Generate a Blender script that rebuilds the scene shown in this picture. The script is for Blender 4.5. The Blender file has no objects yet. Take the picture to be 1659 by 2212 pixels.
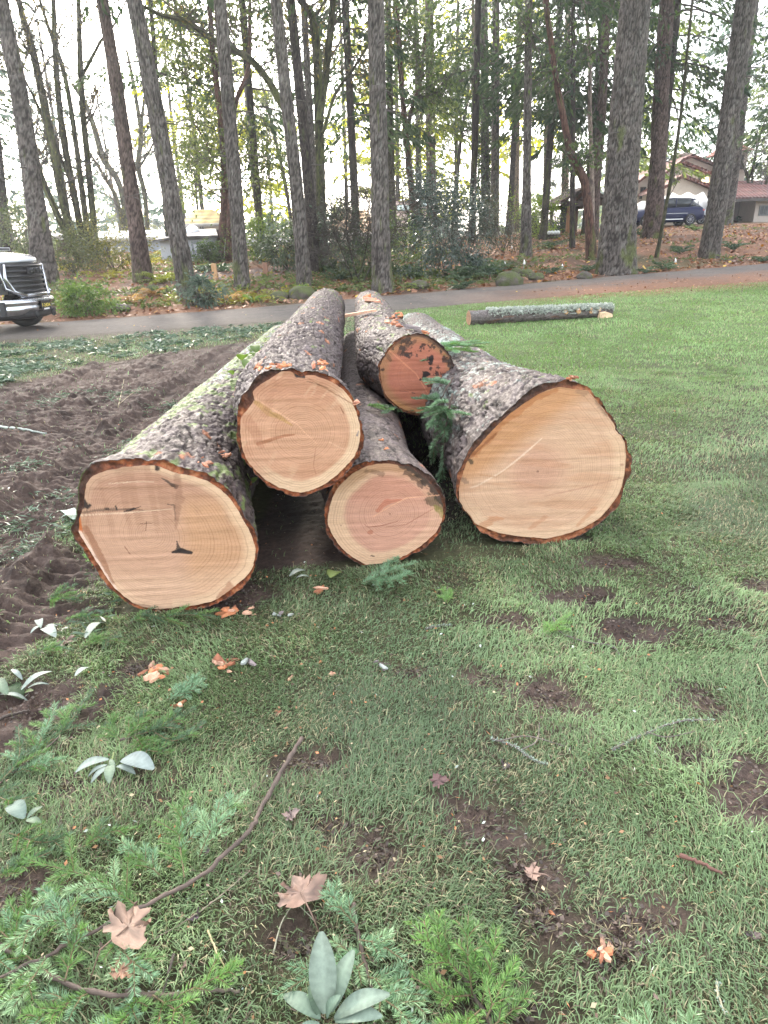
SUN_E = 2.0; SUN_ANGLE = 5.0; SKY_S = 0.12; SKY_SAT = 0.5; EXPO = 2.2
CLOUD_FILL = 5.0
HAZE = 0.0008

import bpy, math, random
import numpy as np
from mathutils import Vector, Matrix

rng = np.random.default_rng(11)
random.seed(11)
C = bpy.context.scene.collection
scene = bpy.context.scene
PI = math.pi

# ------------------------------------------------------------------ camera numbers (shared by the layout code)
F = 1440.0; CX, CY = 829.5, 1106.0; EYE = 1.5
PITCH = math.radians(21.5); ROLL = math.radians(1.5)
c_f = np.array([0, math.cos(PITCH), -math.sin(PITCH)])
_r0 = np.array([1.0, 0, 0]); _u0 = np.array([0, math.sin(PITCH), math.cos(PITCH)])
c_r = _r0 * math.cos(ROLL) - _u0 * math.sin(ROLL)
c_u = _r0 * math.sin(ROLL) + _u0 * math.cos(ROLL)
CAM = np.array([0, 0, EYE])

def ray(px, py):
    d = c_f + c_r * ((px - CX) / F) - c_u * ((py - CY) / F)
    return d / np.linalg.norm(d)

def depth_of(p):
    return float((np.asarray(p) - CAM) @ c_f)

# ------------------------------------------------------------------ numpy noise
def _hash(ix, iy, iz, s=0):
    with np.errstate(over='ignore'):
        h = (ix.astype(np.int64) * 374761393 + iy.astype(np.int64) * 668265263 + iz.astype(np.int64) * 2147483647 + s * 974711)
        h = (h ^ (h >> 13)) * 1274126177
        h = h ^ (h >> 16)
    return (h & 0xFFFFF).astype(np.float64) / float(0xFFFFF)

def vnoise(x, y, z=0.0, s=0):
    x = np.asarray(x, float); y = np.asarray(y, float); z = np.zeros_like(x) + z
    ix, iy, iz = np.floor(x), np.floor(y), np.floor(z)
    fx, fy, fz = x - ix, y - iy, z - iz
    fx = fx * fx * fx * (fx * (fx * 6 - 15) + 10); fy = fy * fy * fy * (fy * (fy * 6 - 15) + 10); fz = fz * fz * (3 - 2 * fz)
    r = 0
    for dz in (0, 1):
        wz = fz if dz else 1 - fz
        for dy in (0, 1):
            wy = fy if dy else 1 - fy
            for dx in (0, 1):
                wx = fx if dx else 1 - fx
                r = r + wx * wy * wz * _hash(ix + dx, iy + dy, iz + dz, s)
    return r * 2 - 1

def fbm(x, y, z=0.0, o=4, s=0, g=0.5):
    a, t, n = 1.0, 0.0, 0.0
    for k in range(o):
        t = t + a * vnoise(np.asarray(x) * 2 ** k, np.asarray(y) * 2 ** k, np.asarray(z) * 2 ** k, s + k * 17)
        n += a; a *= g
    return t / n

def cells(x, y, s=0, off=False):
    """2-D cellular noise: nearest distance, second nearest, id of the nearest cell (0..1)."""
    x = np.asarray(x, float); y = np.asarray(y, float)
    ix, iy = np.floor(x), np.floor(y)
    f1 = np.full(x.shape, 9.0); f2 = np.full(x.shape, 9.0); cid = np.zeros(x.shape); ox = np.zeros(x.shape); oy = np.zeros(x.shape)
    z = np.zeros_like(ix)
    for dy in (-1, 0, 1):
        for dx in (-1, 0, 1):
            jx, jy = ix + dx, iy + dy
            px = jx + _hash(jx, jy, z, s); py = jy + _hash(jx, jy, z, s + 5)
            d = np.hypot(px - x, py - y)
            hid = _hash(jx, jy, z, s + 9)
            near = d < f1
            f2 = np.where(near, f1, np.minimum(f2, d))
            cid = np.where(near, hid, cid)
            if off: ox = np.where(near, x - px, ox); oy = np.where(near, y - py, oy)
            f1 = np.where(near, d, f1)
    return (f1, f2, cid, ox, oy) if off else (f1, f2, cid)

def sstep(a, b, x):
    t = np.clip((np.asarray(x, float) - a) / (b - a), 0, 1)
    return t * t * (3 - 2 * t)

def mix(a, b, t):
    t = np.asarray(t)[..., None]
    return np.asarray(a, float) * (1 - t) + np.asarray(b, float) * t

def lin(r, g, b):
    """sRGB 0-255 to linear."""
    o = []
    for v in (r, g, b):
        v /= 255.0
        o.append(v / 12.92 if v <= 0.04045 else ((v + 0.055) / 1.055) ** 2.4)
    return tuple(o)

# ------------------------------------------------------------------ object helpers
def tag(o, label=None, cat=None, group=None, kind=None):
    if label: o['label'] = label
    if cat: o['category'] = cat
    if group: o['group'] = group
    if kind: o['kind'] = kind
    return o

def empty(name, loc=(0, 0, 0), rz=0.0, label=None, cat=None, group=None):
    o = bpy.data.objects.new(name, None); C.objects.link(o)
    o.empty_display_size = 0.2
    o.location = tuple(float(v) for v in loc); o.rotation_euler = (0, 0, rz)
    return tag(o, label, cat, group)

def link(name, me, mat=None, parent=None):
    o = bpy.data.objects.new(name, me); C.objects.link(o)
    if mat is not None:
        for m in (mat if isinstance(mat, (list, tuple)) else [mat]): me.materials.append(m)
    if parent is not None: o.parent = parent
    return o

def np_mesh(name, V, polys, col=None, attrs=None, smooth=True, mi=None):
    """V (n,3); polys: list of (m,k) index arrays; col (n,3) point colours; attrs {name: (n,)}; mi: material index per poly list."""
    me = bpy.data.meshes.new(name)
    V = np.ascontiguousarray(V, np.float32)
    polys = [np.asarray(p, np.int32) for p in polys if len(p)]
    me.vertices.add(len(V)); me.vertices.foreach_set('co', V.ravel())
    nl = sum(p.size for p in polys); npy = sum(len(p) for p in polys)
    me.loops.add(nl); me.polygons.add(npy)
    me.loops.foreach_set('vertex_index', np.concatenate([p.ravel() for p in polys]))
    starts, tot = [], 0
    for p in polys:
        starts.append(tot + np.arange(len(p)) * p.shape[1]); tot += p.size
    me.polygons.foreach_set('loop_start', np.concatenate(starts).astype(np.int32))
    if mi is not None:
        me.polygons.foreach_set('material_index', np.concatenate([np.full(len(p), m, np.int32) for p, m in zip(polys, mi)]))
    me.polygons.foreach_set('use_smooth', np.full(npy, bool(smooth)))
    if col is not None:
        a = me.attributes.new('col', 'FLOAT_COLOR', 'POINT')
        c4 = np.ones((len(V), 4), np.float32); c4[:, :3] = col
        a.data.foreach_set('color', c4.ravel())
    for k, v in (attrs or {}).items():
        a = me.attributes.new(k, 'FLOAT', 'POINT'); a.data.foreach_set('value', np.asarray(v, np.float32))
    me.update(calc_edges=True); me.validate(verbose=False)
    return me

class MB:
    """Collects pieces of one mesh."""
    def __init__(s): s.V, s.Q, s.T, s.c, s.n = [], [], [], [], 0
    def add(s, V, quads=None, tris=None, col=None):
        V = np.asarray(V, float).reshape(-1, 3)
        s.V.append(V)
        s.c.append(np.broadcast_to(np.asarray(col if col is not None else (0.5, 0.5, 0.5), float), (len(V), 3)))
        if quads is not None and len(quads): s.Q.append(np.asarray(quads, int) + s.n)
        if tris is not None and len(tris): s.T.append(np.asarray(tris, int) + s.n)
        s.n += len(V)
        return s
    def box(s, lo, hi, col=None, M=None):
        x0, y0, z0 = lo; x1, y1, z1 = hi
        V = np.array([(x0, y0, z0), (x1, y0, z0), (x1, y1, z0), (x0, y1, z0), (x0, y0, z1), (x1, y0, z1), (x1, y1, z1), (x0, y1, z1)], float)
        if M is not None: V = V @ np.asarray(M)[:3, :3].T + np.asarray(M)[:3, 3]
        return s.add(V, [(0, 3, 2, 1), (4, 5, 6, 7), (0, 1, 5, 4), (1, 2, 6, 5), (2, 3, 7, 6), (3, 0, 4, 7)], col=col)
    def tube(s, pts, rad, n=8, col=None, cap=True):
        V, Q, T = tube_geo(pts, rad, n, cap)
        if col is not None and np.ndim(col) == 2:      # colour per ring
            col = np.concatenate([np.repeat(np.asarray(col), n, 0)] + ([np.asarray(col)[[0, -1]]] if cap else []))
        return s.add(V, Q, T, col)
    def mesh(s, name, smooth=True):
        return np_mesh(name, np.concatenate(s.V), [np.concatenate(x) for x in (s.Q, s.T) if x], np.concatenate(s.c), smooth=smooth)
    def build(s, name, mat, parent=None, smooth=True):
        return link(name, s.mesh(name, smooth), mat, parent)

def frames(pts):
    pts = np.asarray(pts, float)
    t = np.gradient(pts, axis=0); t /= np.linalg.norm(t, axis=1)[:, None] + 1e-12
    a = np.array([1.0, 0, 0]) if abs(t[0][0]) < 0.9 else np.array([0, 1.0, 0])
    n = np.zeros_like(pts); b = np.zeros_like(pts)
    u = a - t[0] * (a @ t[0]); u /= np.linalg.norm(u)
    for i in range(len(pts)):
        u = u - t[i] * (u @ t[i]); u /= np.linalg.norm(u) + 1e-12
        n[i] = u; b[i] = np.cross(t[i], u)
    return t, n, b

def tube_geo(pts, rad, n=8, cap=True):
    pts = np.asarray(pts, float); m = len(pts)
    rad = np.broadcast_to(np.asarray(rad, float), (m,))
    t, u, b = frames(pts)
    th = np.arange(n) * 2 * PI / n
    V = pts[:, None, :] + rad[:, None, None] * (np.cos(th)[None, :, None] * u[:, None, :] + np.sin(th)[None, :, None] * b[:, None, :])
    V = V.reshape(-1, 3)
    i = np.arange(m - 1)[:, None] * n; j = np.arange(n)[None, :]; k = (j + 1) % n
    Q = np.stack([i + j, i + k, i + n + k, i + n + j], -1).reshape(-1, 4)
    T = None
    if cap:
        V = np.concatenate([V, pts[[0]], pts[[-1]]]); e = m * n
        jj = np.arange(n); kk = (jj + 1) % n
        T = np.concatenate([np.stack([np.full(n, e), kk, jj], 1), np.stack([np.full(n, e + 1), (m - 1) * n + jj, (m - 1) * n + kk], 1)])
    return V, Q, T

def spline(pts, n):
    """Catmull-Rom through pts, n samples."""
    P = np.asarray(pts, float)
    if len(P) == 2: return P[0] + (P[1] - P[0]) * np.linspace(0, 1, n)[:, None]
    Q = np.vstack([2 * P[0] - P[1], P, 2 * P[-1] - P[-2]])
    s = np.linspace(0, len(P) - 1 - 1e-9, n); i = s.astype(int); f = (s - i)[:, None]
    a, b, c, d = Q[i], Q[i + 1], Q[i + 2], Q[i + 3]
    return 0.5 * ((2 * b) + (c - a) * f + (2 * a - 5 * b + 4 * c - d) * f ** 2 + (3 * b - a - 3 * c + d) * f ** 3)

# ------------------------------------------------------------------ materials
def node_mat(name):
    m = bpy.data.materials.new(name); m.use_nodes = True
    nt = m.node_tree; nt.nodes.clear()
    out = nt.nodes.new('ShaderNodeOutputMaterial')
    bs = nt.nodes.new('ShaderNodeBsdfPrincipled')
    nt.links.new(bs.outputs[0], out.inputs[0])
    return m, nt, bs, out

def N(nt, typ, **kw):
    n = nt.nodes.new(typ)
    for k, v in kw.items():
        if k.startswith('i_'):
            n.inputs[k[2:].replace('_', ' ')].default_value = v
        else:
            setattr(n, k, v)
    return n

def surf(name, color=None, rough=0.7, scale=8.0, vary=0.25, bump=0.3, bdist=0.01, bscale=None, stretch=(1, 1, 1), metal=0.0, trans=0.0,
         spec=0.5, coat=0.0, detail=6.0, rvary=0.0, coords='Object'):
    """General surface: 'col' attribute (or a fixed colour) broken up by two noises, with bump."""
    m, nt, bs, out = node_mat(name)
    L = nt.links.new
    tc = N(nt, 'ShaderNodeTexCoord'); mp = N(nt, 'ShaderNodeMapping'); mp.inputs['Scale'].default_value = stretch
    L(tc.outputs[coords], mp.inputs[0])
    if color is None:
        src = N(nt, 'ShaderNodeAttribute', attribute_name='col').outputs['Color']
    else:
        rgb = N(nt, 'ShaderNodeRGB'); rgb.outputs[0].default_value = (*color, 1); src = rgb.outputs[0]
    n1 = N(nt, 'ShaderNodeTexNoise', i_Scale=scale, i_Detail=detail, i_Roughness=0.62); L(mp.outputs[0], n1.inputs['Vector'])
    n2 = N(nt, 'ShaderNodeTexNoise', i_Scale=scale * 0.17, i_Detail=3.0); L(mp.outputs[0], n2.inputs['Vector'])
    add = N(nt, 'ShaderNodeMath', operation='ADD'); L(n1.outputs[0], add.inputs[0]); L(n2.outputs[0], add.inputs[1])
    mr = N(nt, 'ShaderNodeMapRange'); mr.inputs[1].default_value = 0.6; mr.inputs[2].default_value = 1.4
    mr.inputs[3].default_value = 1 - vary * 1.6; mr.inputs[4].default_value = 1 + vary * 1.6
    L(add.outputs[0], mr.inputs[0])
    hs = N(nt, 'ShaderNodeHueSaturation'); L(mr.outputs[0], hs.inputs['Value']); L(src, hs.inputs['Color'])
    L(hs.outputs[0], bs.inputs['Base Color'])
    bs.inputs['Roughness'].default_value = rough; bs.inputs['Metallic'].default_value = metal
    bs.inputs['Specular IOR Level'].default_value = spec; bs.inputs['Coat Weight'].default_value = coat
    if rvary:
        r2 = N(nt, 'ShaderNodeMapRange'); r2.inputs[1].default_value = 0.3; r2.inputs[2].default_value = 0.7
        r2.inputs[3].default_value = max(0.02, rough - rvary); r2.inputs[4].default_value = min(1, rough + rvary)
        L(n1.outputs[0], r2.inputs[0]); L(r2.outputs[0], bs.inputs['Roughness'])
    if bump:
        nb = N(nt, 'ShaderNodeTexNoise', i_Scale=bscale or scale * 2, i_Detail=6.0, i_Roughness=0.6); L(mp.outputs[0], nb.inputs['Vector'])
        bp = N(nt, 'ShaderNodeBump', i_Strength=bump, i_Distance=bdist); L(nb.outputs[0], bp.inputs['Height'])
        L(bp.outputs[0], bs.inputs['Normal'])
    if trans:
        tr = N(nt, 'ShaderNodeBsdfTranslucent'); L(hs.outputs[0], tr.inputs[0])
        mx = N(nt, 'ShaderNodeMixShader'); mx.inputs[0].default_value = trans
        L(bs.outputs[0], mx.inputs[1]); L(tr.outputs[0], mx.inputs[2]); L(mx.outputs[0], out.inputs[0])
    return m

def leaf_mat(name, rough=0.5, trans=0.4, spec=0.4):
    m, nt, bs, out = node_mat(name); L = nt.links.new
    col = N(nt, 'ShaderNodeAttribute', attribute_name='col').outputs['Color']
    L(col, bs.inputs['Base Color']); bs.inputs['Roughness'].default_value = rough; bs.inputs['Specular IOR Level'].default_value = spec
    tr = N(nt, 'ShaderNodeBsdfTranslucent'); hs = N(nt, 'ShaderNodeHueSaturation', i_Saturation=1.15, i_Value=1.25); L(col, hs.inputs['Color']); L(hs.outputs[0], tr.inputs[0])
    mx = N(nt, 'ShaderNodeMixShader'); mx.inputs[0].default_value = trans
    L(bs.outputs[0], mx.inputs[1]); L(tr.outputs[0], mx.inputs[2]); L(mx.outputs[0], out.inputs[0])
    return m


# ------------------------------------------------------------------ the lie of the land
def road_near(x): return 16.3 + 0.33 * np.asarray(x, float)
ROAD_W = 4.0
def z_near(x): return np.interp(x, [-12, -5, -3, 0, 2, 5, 8, 12, 20, 40], [0, 0.0, 0.04, 0.14, 0.21, 0.29, 0.35, 0.42, 0.5, 0.6])
def z_far(x): return np.interp(x, [-12, -8, -6, -4, 0, 2, 5, 9, 14, 20, 40], [0, 0, 0.04, 0.09, 0.24, 0.31, 0.43, 0.57, 0.73, 0.88, 1.1])

def terrain(x, y):
    x = np.asarray(x, float); y = np.asarray(y, float)
    yn = road_near(x); t = y - yn
    zl = z_near(x) * sstep(-8.0, -0.3, t)
    u = np.clip(t / ROAD_W, 0, 1)
    zr = z_near(x) * (1 - u) + z_far(x) * u
    d = np.maximum(t - ROAD_W, 0)
    xs = x * 24 / np.maximum(y, 24)          # widen the slope pattern with distance
    k = np.interp(xs, [-12, -6, -2, 2, 5, 9, 14], [0.085, 0.09, 0.085, 0.080, 0.085, 0.088, 0.092])
    rise = k * 18 * (1 - np.exp(-(np.maximum(d - 0.2, 0)) / 18.0)) * 1.45
    bumps = 0.07 * fbm(x * 0.6, y * 0.6, 3.3, 3) * sstep(0.3, 2.5, d)
    fall = np.maximum(y - 62, 0) * 0.035
    z = np.where(t < 0, zl, zr) + rise + bumps - fall
    return np.maximum(z, -6.0)

def tz(x, y): return float(terrain(np.array([x]), np.array([y]))[0])

def hit(px, py, far=140.0):
    """Where the line of sight through a picture point meets the ground."""
    d = ray(px, py)
    s = np.geomspace(0.9, far, 1600)
    P = CAM + d * s[:, None]
    h = P[:, 2] - terrain(P[:, 0], P[:, 1])
    i = np.argmax(h < 0) if (h < 0).any() else len(s) - 1
    if i > 0 and h[i] < 0:
        f = h[i - 1] / (h[i - 1] - h[i] + 1e-12); p = P[i - 1] + (P[i] - P[i - 1]) * f
    else: p = P[i]
    if p[1] > 56: p = CAM + d * (56 / d[1])
    p = np.array([p[0], p[1], tz(p[0], p[1])])
    return p

def at_depth(px, py, y):
    """Point on the line of sight at world distance y."""
    d = ray(px, py); return CAM + d * (y / d[1])

def hit_poly(pts): return np.array([hit(*p)[:2] for p in pts])

def poly_sd(x, y, poly):
    """Signed distance to a polygon, positive inside."""
    x = np.asarray(x, float); y = np.asarray(y, float)
    d = np.full(x.shape, 1e9); ins = np.zeros(x.shape, bool)
    n = len(poly)
    for i in range(n):
        ax, ay = poly[i]; bx, by = poly[(i + 1) % n]
        ex, ey = bx - ax, by - ay
        t = np.clip(((x - ax) * ex + (y - ay) * ey) / (ex * ex + ey * ey + 1e-12), 0, 1)
        d = np.minimum(d, np.hypot(x - ax - t * ex, y - ay - t * ey))
        c = ((ay > y) != (by > y)) & (x < (bx - ax) * (y - ay) / (by - ay + 1e-12) + ax)
        ins ^= c
    return np.where(ins, d, -d)

# ------------------------------------------------------------------ the log pile
AX = ray(755, 541); AX[2] = 0; AX /= np.linalg.norm(AX)
XR = np.array([AX[1], -AX[0], 0.0])

def wood_material(name, rings, ring_dark=0.78):
    m, nt, bs, out = node_mat(name); L = nt.links.new
    col = N(nt, 'ShaderNodeAttribute', attribute_name='col').outputs['Color']
    rf = N(nt, 'ShaderNodeAttribute', attribute_name='ring').outputs['Fac']
    stn = N(nt, 'ShaderNodeAttribute', attribute_name='stain').outputs['Fac']
    tc = N(nt, 'ShaderNodeTexCoord')
    n0 = N(nt, 'ShaderNodeTexNoise', i_Scale=4.0, i_Detail=5.0); L(tc.outputs['Object'], n0.inputs['Vector'])
    # years: unequal spacing, wavering outline
    ma = N(nt, 'ShaderNodeMath', operation='MULTIPLY_ADD'); ma.inputs[1].default_value = 0.055; L(n0.outputs[0], ma.inputs[0]); L(rf, ma.inputs[2])
    sc = N(nt, 'ShaderNodeMath', operation='MULTIPLY'); sc.inputs[1].default_value = rings; L(ma.outputs[0], sc.inputs[0])
    fr = N(nt, 'ShaderNodeMath', operation='FRACT'); L(sc.outputs[0], fr.inputs[0])
    cr = N(nt, 'ShaderNodeValToRGB'); e = cr.color_ramp
    e.elements[0].position = 0.0; e.elements[0].color = (1.04, 1.04, 1.04, 1)
    e.elements[1].position = 1.0; e.elements[1].color = (1.0, 1.0, 1.0, 1)
    k = e.elements.new(0.55); k.color = (1.0, 1.0, 1.0, 1)
    k = e.elements.new(0.86); k.color = (ring_dark, ring_dark * 0.93, ring_dark * 0.86, 1)
    L(fr.outputs[0], cr.inputs[0])
    # each year weighs differently
    wn = N(nt, 'ShaderNodeTexNoise', noise_dimensions='1D', i_Scale=1.0, i_Detail=2.0); L(sc.outputs[0], wn.inputs['W'])
    wr = N(nt, 'ShaderNodeMapRange'); wr.inputs[1].default_value = 0.35; wr.inputs[2].default_value = 0.7; L(wn.outputs[0], wr.inputs[0])
    m1 = N(nt, 'ShaderNodeMix', data_type='RGBA', blend_type='MULTIPLY'); L(wr.outputs[0], m1.inputs[0]); L(col, m1.inputs[6]); L(cr.outputs[0], m1.inputs[7])
    # saw marks and fibres
    mp = N(nt, 'ShaderNodeMapping'); mp.inputs['Scale'].default_value = (14, 1, 160); mp.inputs['Rotation'].default_value = (0, 0.5, 0); L(tc.outputs['Object'], mp.inputs[0])
    sn = N(nt, 'ShaderNodeTexNoise', i_Scale=1.0, i_Detail=5.0); L(mp.outputs[0], sn.inputs['Vector'])
    n3 = N(nt, 'ShaderNodeTexNoise', i_Scale=110.0, i_Detail=6.0, i_Roughness=0.8); L(tc.outputs['Object'], n3.inputs['Vector'])
    av = N(nt, 'ShaderNodeMath', operation='ADD'); L(sn.outputs[0], av.inputs[0]); L(n3.outputs[0], av.inputs[1])
    mr = N(nt, 'ShaderNodeMapRange'); mr.inputs[1].default_value = 0.6; mr.inputs[2].default_value = 1.4; mr.inputs[3].default_value = 0.78; mr.inputs[4].default_value = 1.2
    L(av.outputs[0], mr.inputs[0])
    hs = N(nt, 'ShaderNodeHueSaturation'); L(mr.outputs[0], hs.inputs['Value']); L(m1.outputs[2], hs.inputs['Color'])
    L(hs.outputs[0], bs.inputs['Base Color'])
    bs.inputs['Roughness'].default_value = 0.62; bs.inputs['Specular IOR Level'].default_value = 0.3
    bp = N(nt, 'ShaderNodeBump', i_Strength=0.35, i_Distance=0.002); L(av.outputs[0], bp.inputs['Height'])
    L(bp.outputs[0], bs.inputs['Normal'])
    return m

def bark_material(name, scale=1.0, rough=0.60):
    m, nt, bs, out = node_mat(name); L = nt.links.new
    col = N(nt, 'ShaderNodeAttribute', attribute_name='col').outputs['Color']
    tc = N(nt, 'ShaderNodeTexCoord'); mp = N(nt, 'ShaderNodeMapping'); mp.inputs['Scale'].default_value = (1, 0.55, 1); L(tc.outputs['Object'], mp.inputs[0])
    n1 = N(nt, 'ShaderNodeTexNoise', i_Scale=45 * scale, i_Detail=7.0, i_Roughness=0.68); L(mp.outputs[0], n1.inputs['Vector'])
    n2 = N(nt, 'ShaderNodeTexNoise', i_Scale=190 * scale, i_Detail=3.0, i_Roughness=0.6); L(mp.outputs[0], n2.inputs['Vector'])
    mr = N(nt, 'ShaderNodeMapRange'); mr.inputs[1].default_value = 0.34; mr.inputs[2].default_value = 0.66; mr.inputs[3].default_value = 0.55; mr.inputs[4].default_value = 1.28
    L(n1.outputs[0], mr.inputs[0])
    hs = N(nt, 'ShaderNodeHueSaturation'); L(mr.outputs[0], hs.inputs['Value']); L(col, hs.inputs['Color']); L(hs.outputs[0], bs.inputs['Base Color'])
    rr = N(nt, 'ShaderNodeMapRange'); rr.inputs[1].default_value = 0.35; rr.inputs[2].default_value = 0.65; rr.inputs[3].default_value = rough + 0.22; rr.inputs[4].default_value = rough - 0.1
    L(n1.outputs[0], rr.inputs[0]); L(rr.outputs[0], bs.inputs['Roughness'])
    ad = N(nt, 'ShaderNodeMath', operation='MULTIPLY_ADD'); ad.inputs[1].default_value = 0.3; L(n2.outputs[0], ad.inputs[0]); L(n1.outputs[0], ad.inputs[2])
    bp = N(nt, 'ShaderNodeBump', i_Strength=0.7, i_Distance=0.007); L(ad.outputs[0], bp.inputs['Height']); L(bp.outputs[0], bs.inputs['Normal'])
    bs.inputs['Specular IOR Level'].default_value = 0.25
    return m

def to_pic(pts, ox, oy, k): return [((ox + x / k) * 0.6636, (oy + y / k) * 0.6636) for x, y in pts]

def on_face(px, py, dep):
    d = ray(px, py); P = CAM + d * ((dep - CAM @ AX) / (d @ AX))
    return P @ XR, P[2]

def radial(pts, c, th, smooth=2):
    """Outline as radius over angle about centre c."""
    p = np.asarray(pts) - c
    # densify, then take the outermost radius in each direction
    q = np.vstack([p, p[:1]]); d = np.concatenate([q[i] + (q[i + 1] - q[i]) * np.linspace(0, 1, 24, endpoint=False)[:, None] for i in range(len(p))])
    a = np.arctan2(d[:, 1], d[:, 0]) % (2 * PI); r = np.hypot(d[:, 0], d[:, 1]); o = np.argsort(a)
    a, r = a[o], r[o]
    rr = np.interp(th, np.concatenate([a - 2 * PI, a, a + 2 * PI]), np.tile(r, 3))
    for _ in range(smooth): rr = 0.25 * np.roll(rr, 1) + 0.5 * rr + 0.25 * np.roll(rr, -1)
    return rr

def seg_dist(x, y, line):
    d = np.full(x.shape, 1e9); tt = np.zeros(x.shape); acc = 0.0
    L_ = np.asarray(line, float); tot = np.hypot(*np.diff(L_, axis=0).T).sum() + 1e-9 if len(L_) > 1 else 1
    if len(L_) == 1: return np.hypot(x - L_[0, 0], y - L_[0, 1]), tt
    for (ax, ay), (bx, by) in zip(L_[:-1], L_[1:]):
        ex, ey = bx - ax, by - ay; l2 = ex * ex + ey * ey + 1e-12
        t = np.clip(((x - ax) * ex + (y - ay) * ey) / l2, 0, 1)
        e = np.hypot(x - ax - t * ex, y - ay - t * ey)
        tt = np.where(e < d, (acc + t * math.sqrt(l2)) / tot, tt); d = np.minimum(d, e); acc += math.sqrt(l2)
    return d, tt

def make_log(name, label, crop, outer, inner, pith, dep, length, mid, far, flare, wood, stains, bark, wmat, bmat, seed, seg=320, rise=0.0):
    ox, oy, kk = crop
    P2 = lambda pts: np.array([on_face(*q, dep) for q in to_pic(pts, ox, oy, kk)])
    O, I = P2(outer), P2(inner); pc = P2([pith])[0]
    cen = np.array([(O[:, 0].min() + O[:, 0].max()) / 2, (O[:, 1].min() + O[:, 1].max()) / 2])
    th = np.arange(seg) * 2 * PI / seg
    ro = radial(O, cen, th); ri = radial(I, cen, th)
    rag = 0.011 * fbm(np.cos(th) * 6, np.sin(th) * 6, 1.0, 5, seed, 0.75) + 0.010 * np.minimum(0, vnoise(np.cos(th) * 13, np.sin(th) * 13, 0, seed + 3) + 0.25)
    ro = ro + rag; ri = np.minimum(ri + 0.003 * fbm(np.cos(th) * 14, np.sin(th) * 14, 5.0, 3, seed + 8), ro - 0.006)
    base = cen[0] * XR + dep * AX; base[2] = 0
    root = empty(name, base, 0, label, 'log', 'felled logs in the pile')
    cs, sn = np.cos(th), np.sin(th)
    # ---- wood
    NR = 96
    bd = np.stack([cen[0] + ri * cs, cen[1] + ri * sn], 1) - pc
    bl = np.hypot(bd[:, 0], bd[:, 1]); rm = bl.mean() * 0.9; dr = bd / bl[:, None]
    f = np.linspace(0.004, 1, NR); g = np.clip(f, 0, 1) ** 1.3
    ab = pc + f[:, None, None] * ((1 - g)[:, None, None] * rm * dr[None] + g[:, None, None] * bd[None])
    a, b = ab[..., 0].ravel(), ab[..., 1].ravel(); ff = np.repeat(f, seg); ang = np.tile(th, NR)
    relief = 0.0025 * fbm(a * 7, b * 7, 0.5, 3, seed) + 0.0012 * vnoise(a * 3, b * 60, 0, seed + 2)
    V = (a - cen[0])[:, None] * XR + b[:, None] * np.array([0, 0, 1.0]) + relief[:, None] * AX
    i = np.arange(NR - 1)[:, None] * seg; j = np.arange(seg)[None]; k = (j + 1) % seg
    Q = np.stack([i + j, i + k, i + seg + k, i + seg + j], -1).reshape(-1, 4)
    cap_c = ((pc[0] - cen[0]) * XR + np.array([0, 0, pc[1]]))
    V = np.vstack([V, cap_c]); T = np.stack([np.full(seg, len(V) - 1), (np.arange(seg) + 1) % seg, np.arange(seg)], 1)
    # colour of the face, in face metres
    nz = fbm(a * 9, b * 9, 2.0, 4, seed + 21)
    col = wood(ff, ang, a - pc[0], b - pc[1], nz)
    u2, v2 = a, b
    for (line, rad, c, st, rough_) in stains:
        ln = P2(line); sc = abs(P2([(0, 0), (100, 0)])[1][0] - P2([(0, 0), (100, 0)])[0][0]) / 100
        d, t = seg_dist(u2, v2, ln)
        w = np.interp(t, np.linspace(0, 1, len(rad)), rad) * sc if np.ndim(rad) else rad * sc
        n_ = rough_ * fbm(u2 * 38, v2 * 38, 7.0, 4, seed + 31, 0.65)
        mk = sstep(1.15, 0.75, d / (w + 1e-9) + n_) * st
        col = mix(col, c, mk)
    col = col * np.array((0.735, 0.695, 0.73)); gr_ = col.mean(1, keepdims=True); col = gr_ + (col - gr_) * 0.96
    col = np.vstack([np.clip(col, 0, 1), col[0]]); ringv = np.append(ff, 0.0)
    me = np_mesh('cut_face', V, [Q[:, ::-1], T[:, ::-1]], col, {'ring': ringv, 'stain': ringv * 0})
    link('cut_face', me, wmat, root)
    # ---- bark: rim on the cut, then the length
    s = np.concatenate([np.arange(0, 2.2, 0.009), 2.2 + np.cumsum(np.linspace(0.010, 0.035, 400))]); s = s[s < length]
    s = np.append(s, length)
    w = np.exp(-(s / flare) ** 1.25)[:, None]
    ctr = np.stack([np.interp(s, [0, flare * 2.2, length], [cen[0], mid[0], far[0]]), np.interp(s, [0, flare * 2.2, length], [cen[1], mid[1], far[1]])], 1)
    rc = np.interp(s, [0, flare * 2.2, length], [mid[2], mid[2], far[2]])[:, None]
    ctr = w * cen + (1 - w) * ctr
    lump = 0.012 * fbm(np.cos(th)[None] * 1.6 + 0 * s[:, None], np.sin(th)[None] * 1.6 + s[:, None] * 0.9, 0.0, 3, seed + 40)
    r = w * ro[None] + (1 - w) * rc + lump * (1 - w * 0.7)
    uu = th[None] * np.mean(rc) + 0 * s[:, None]; vv = s[:, None] + 0 * th[None]
    Lc = 2 * PI * np.mean(rc)
    # wrap the pattern: cells counted in whole numbers round the stem
    nc = max(8, int(round(Lc / bark['cell'][0]))); cu = th[None] / (2 * PI) * nc
    wx = 0.55 * fbm(np.cos(th)[None] * 5 + 0 * s[:, None], vv * 11, np.sin(th)[None] * 5, 3, seed + 50)
    wy = 0.55 * fbm(np.cos(th)[None] * 5 + 9 + 0 * s[:, None], vv * 11, np.sin(th)[None] * 5, 3, seed + 51)
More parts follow.
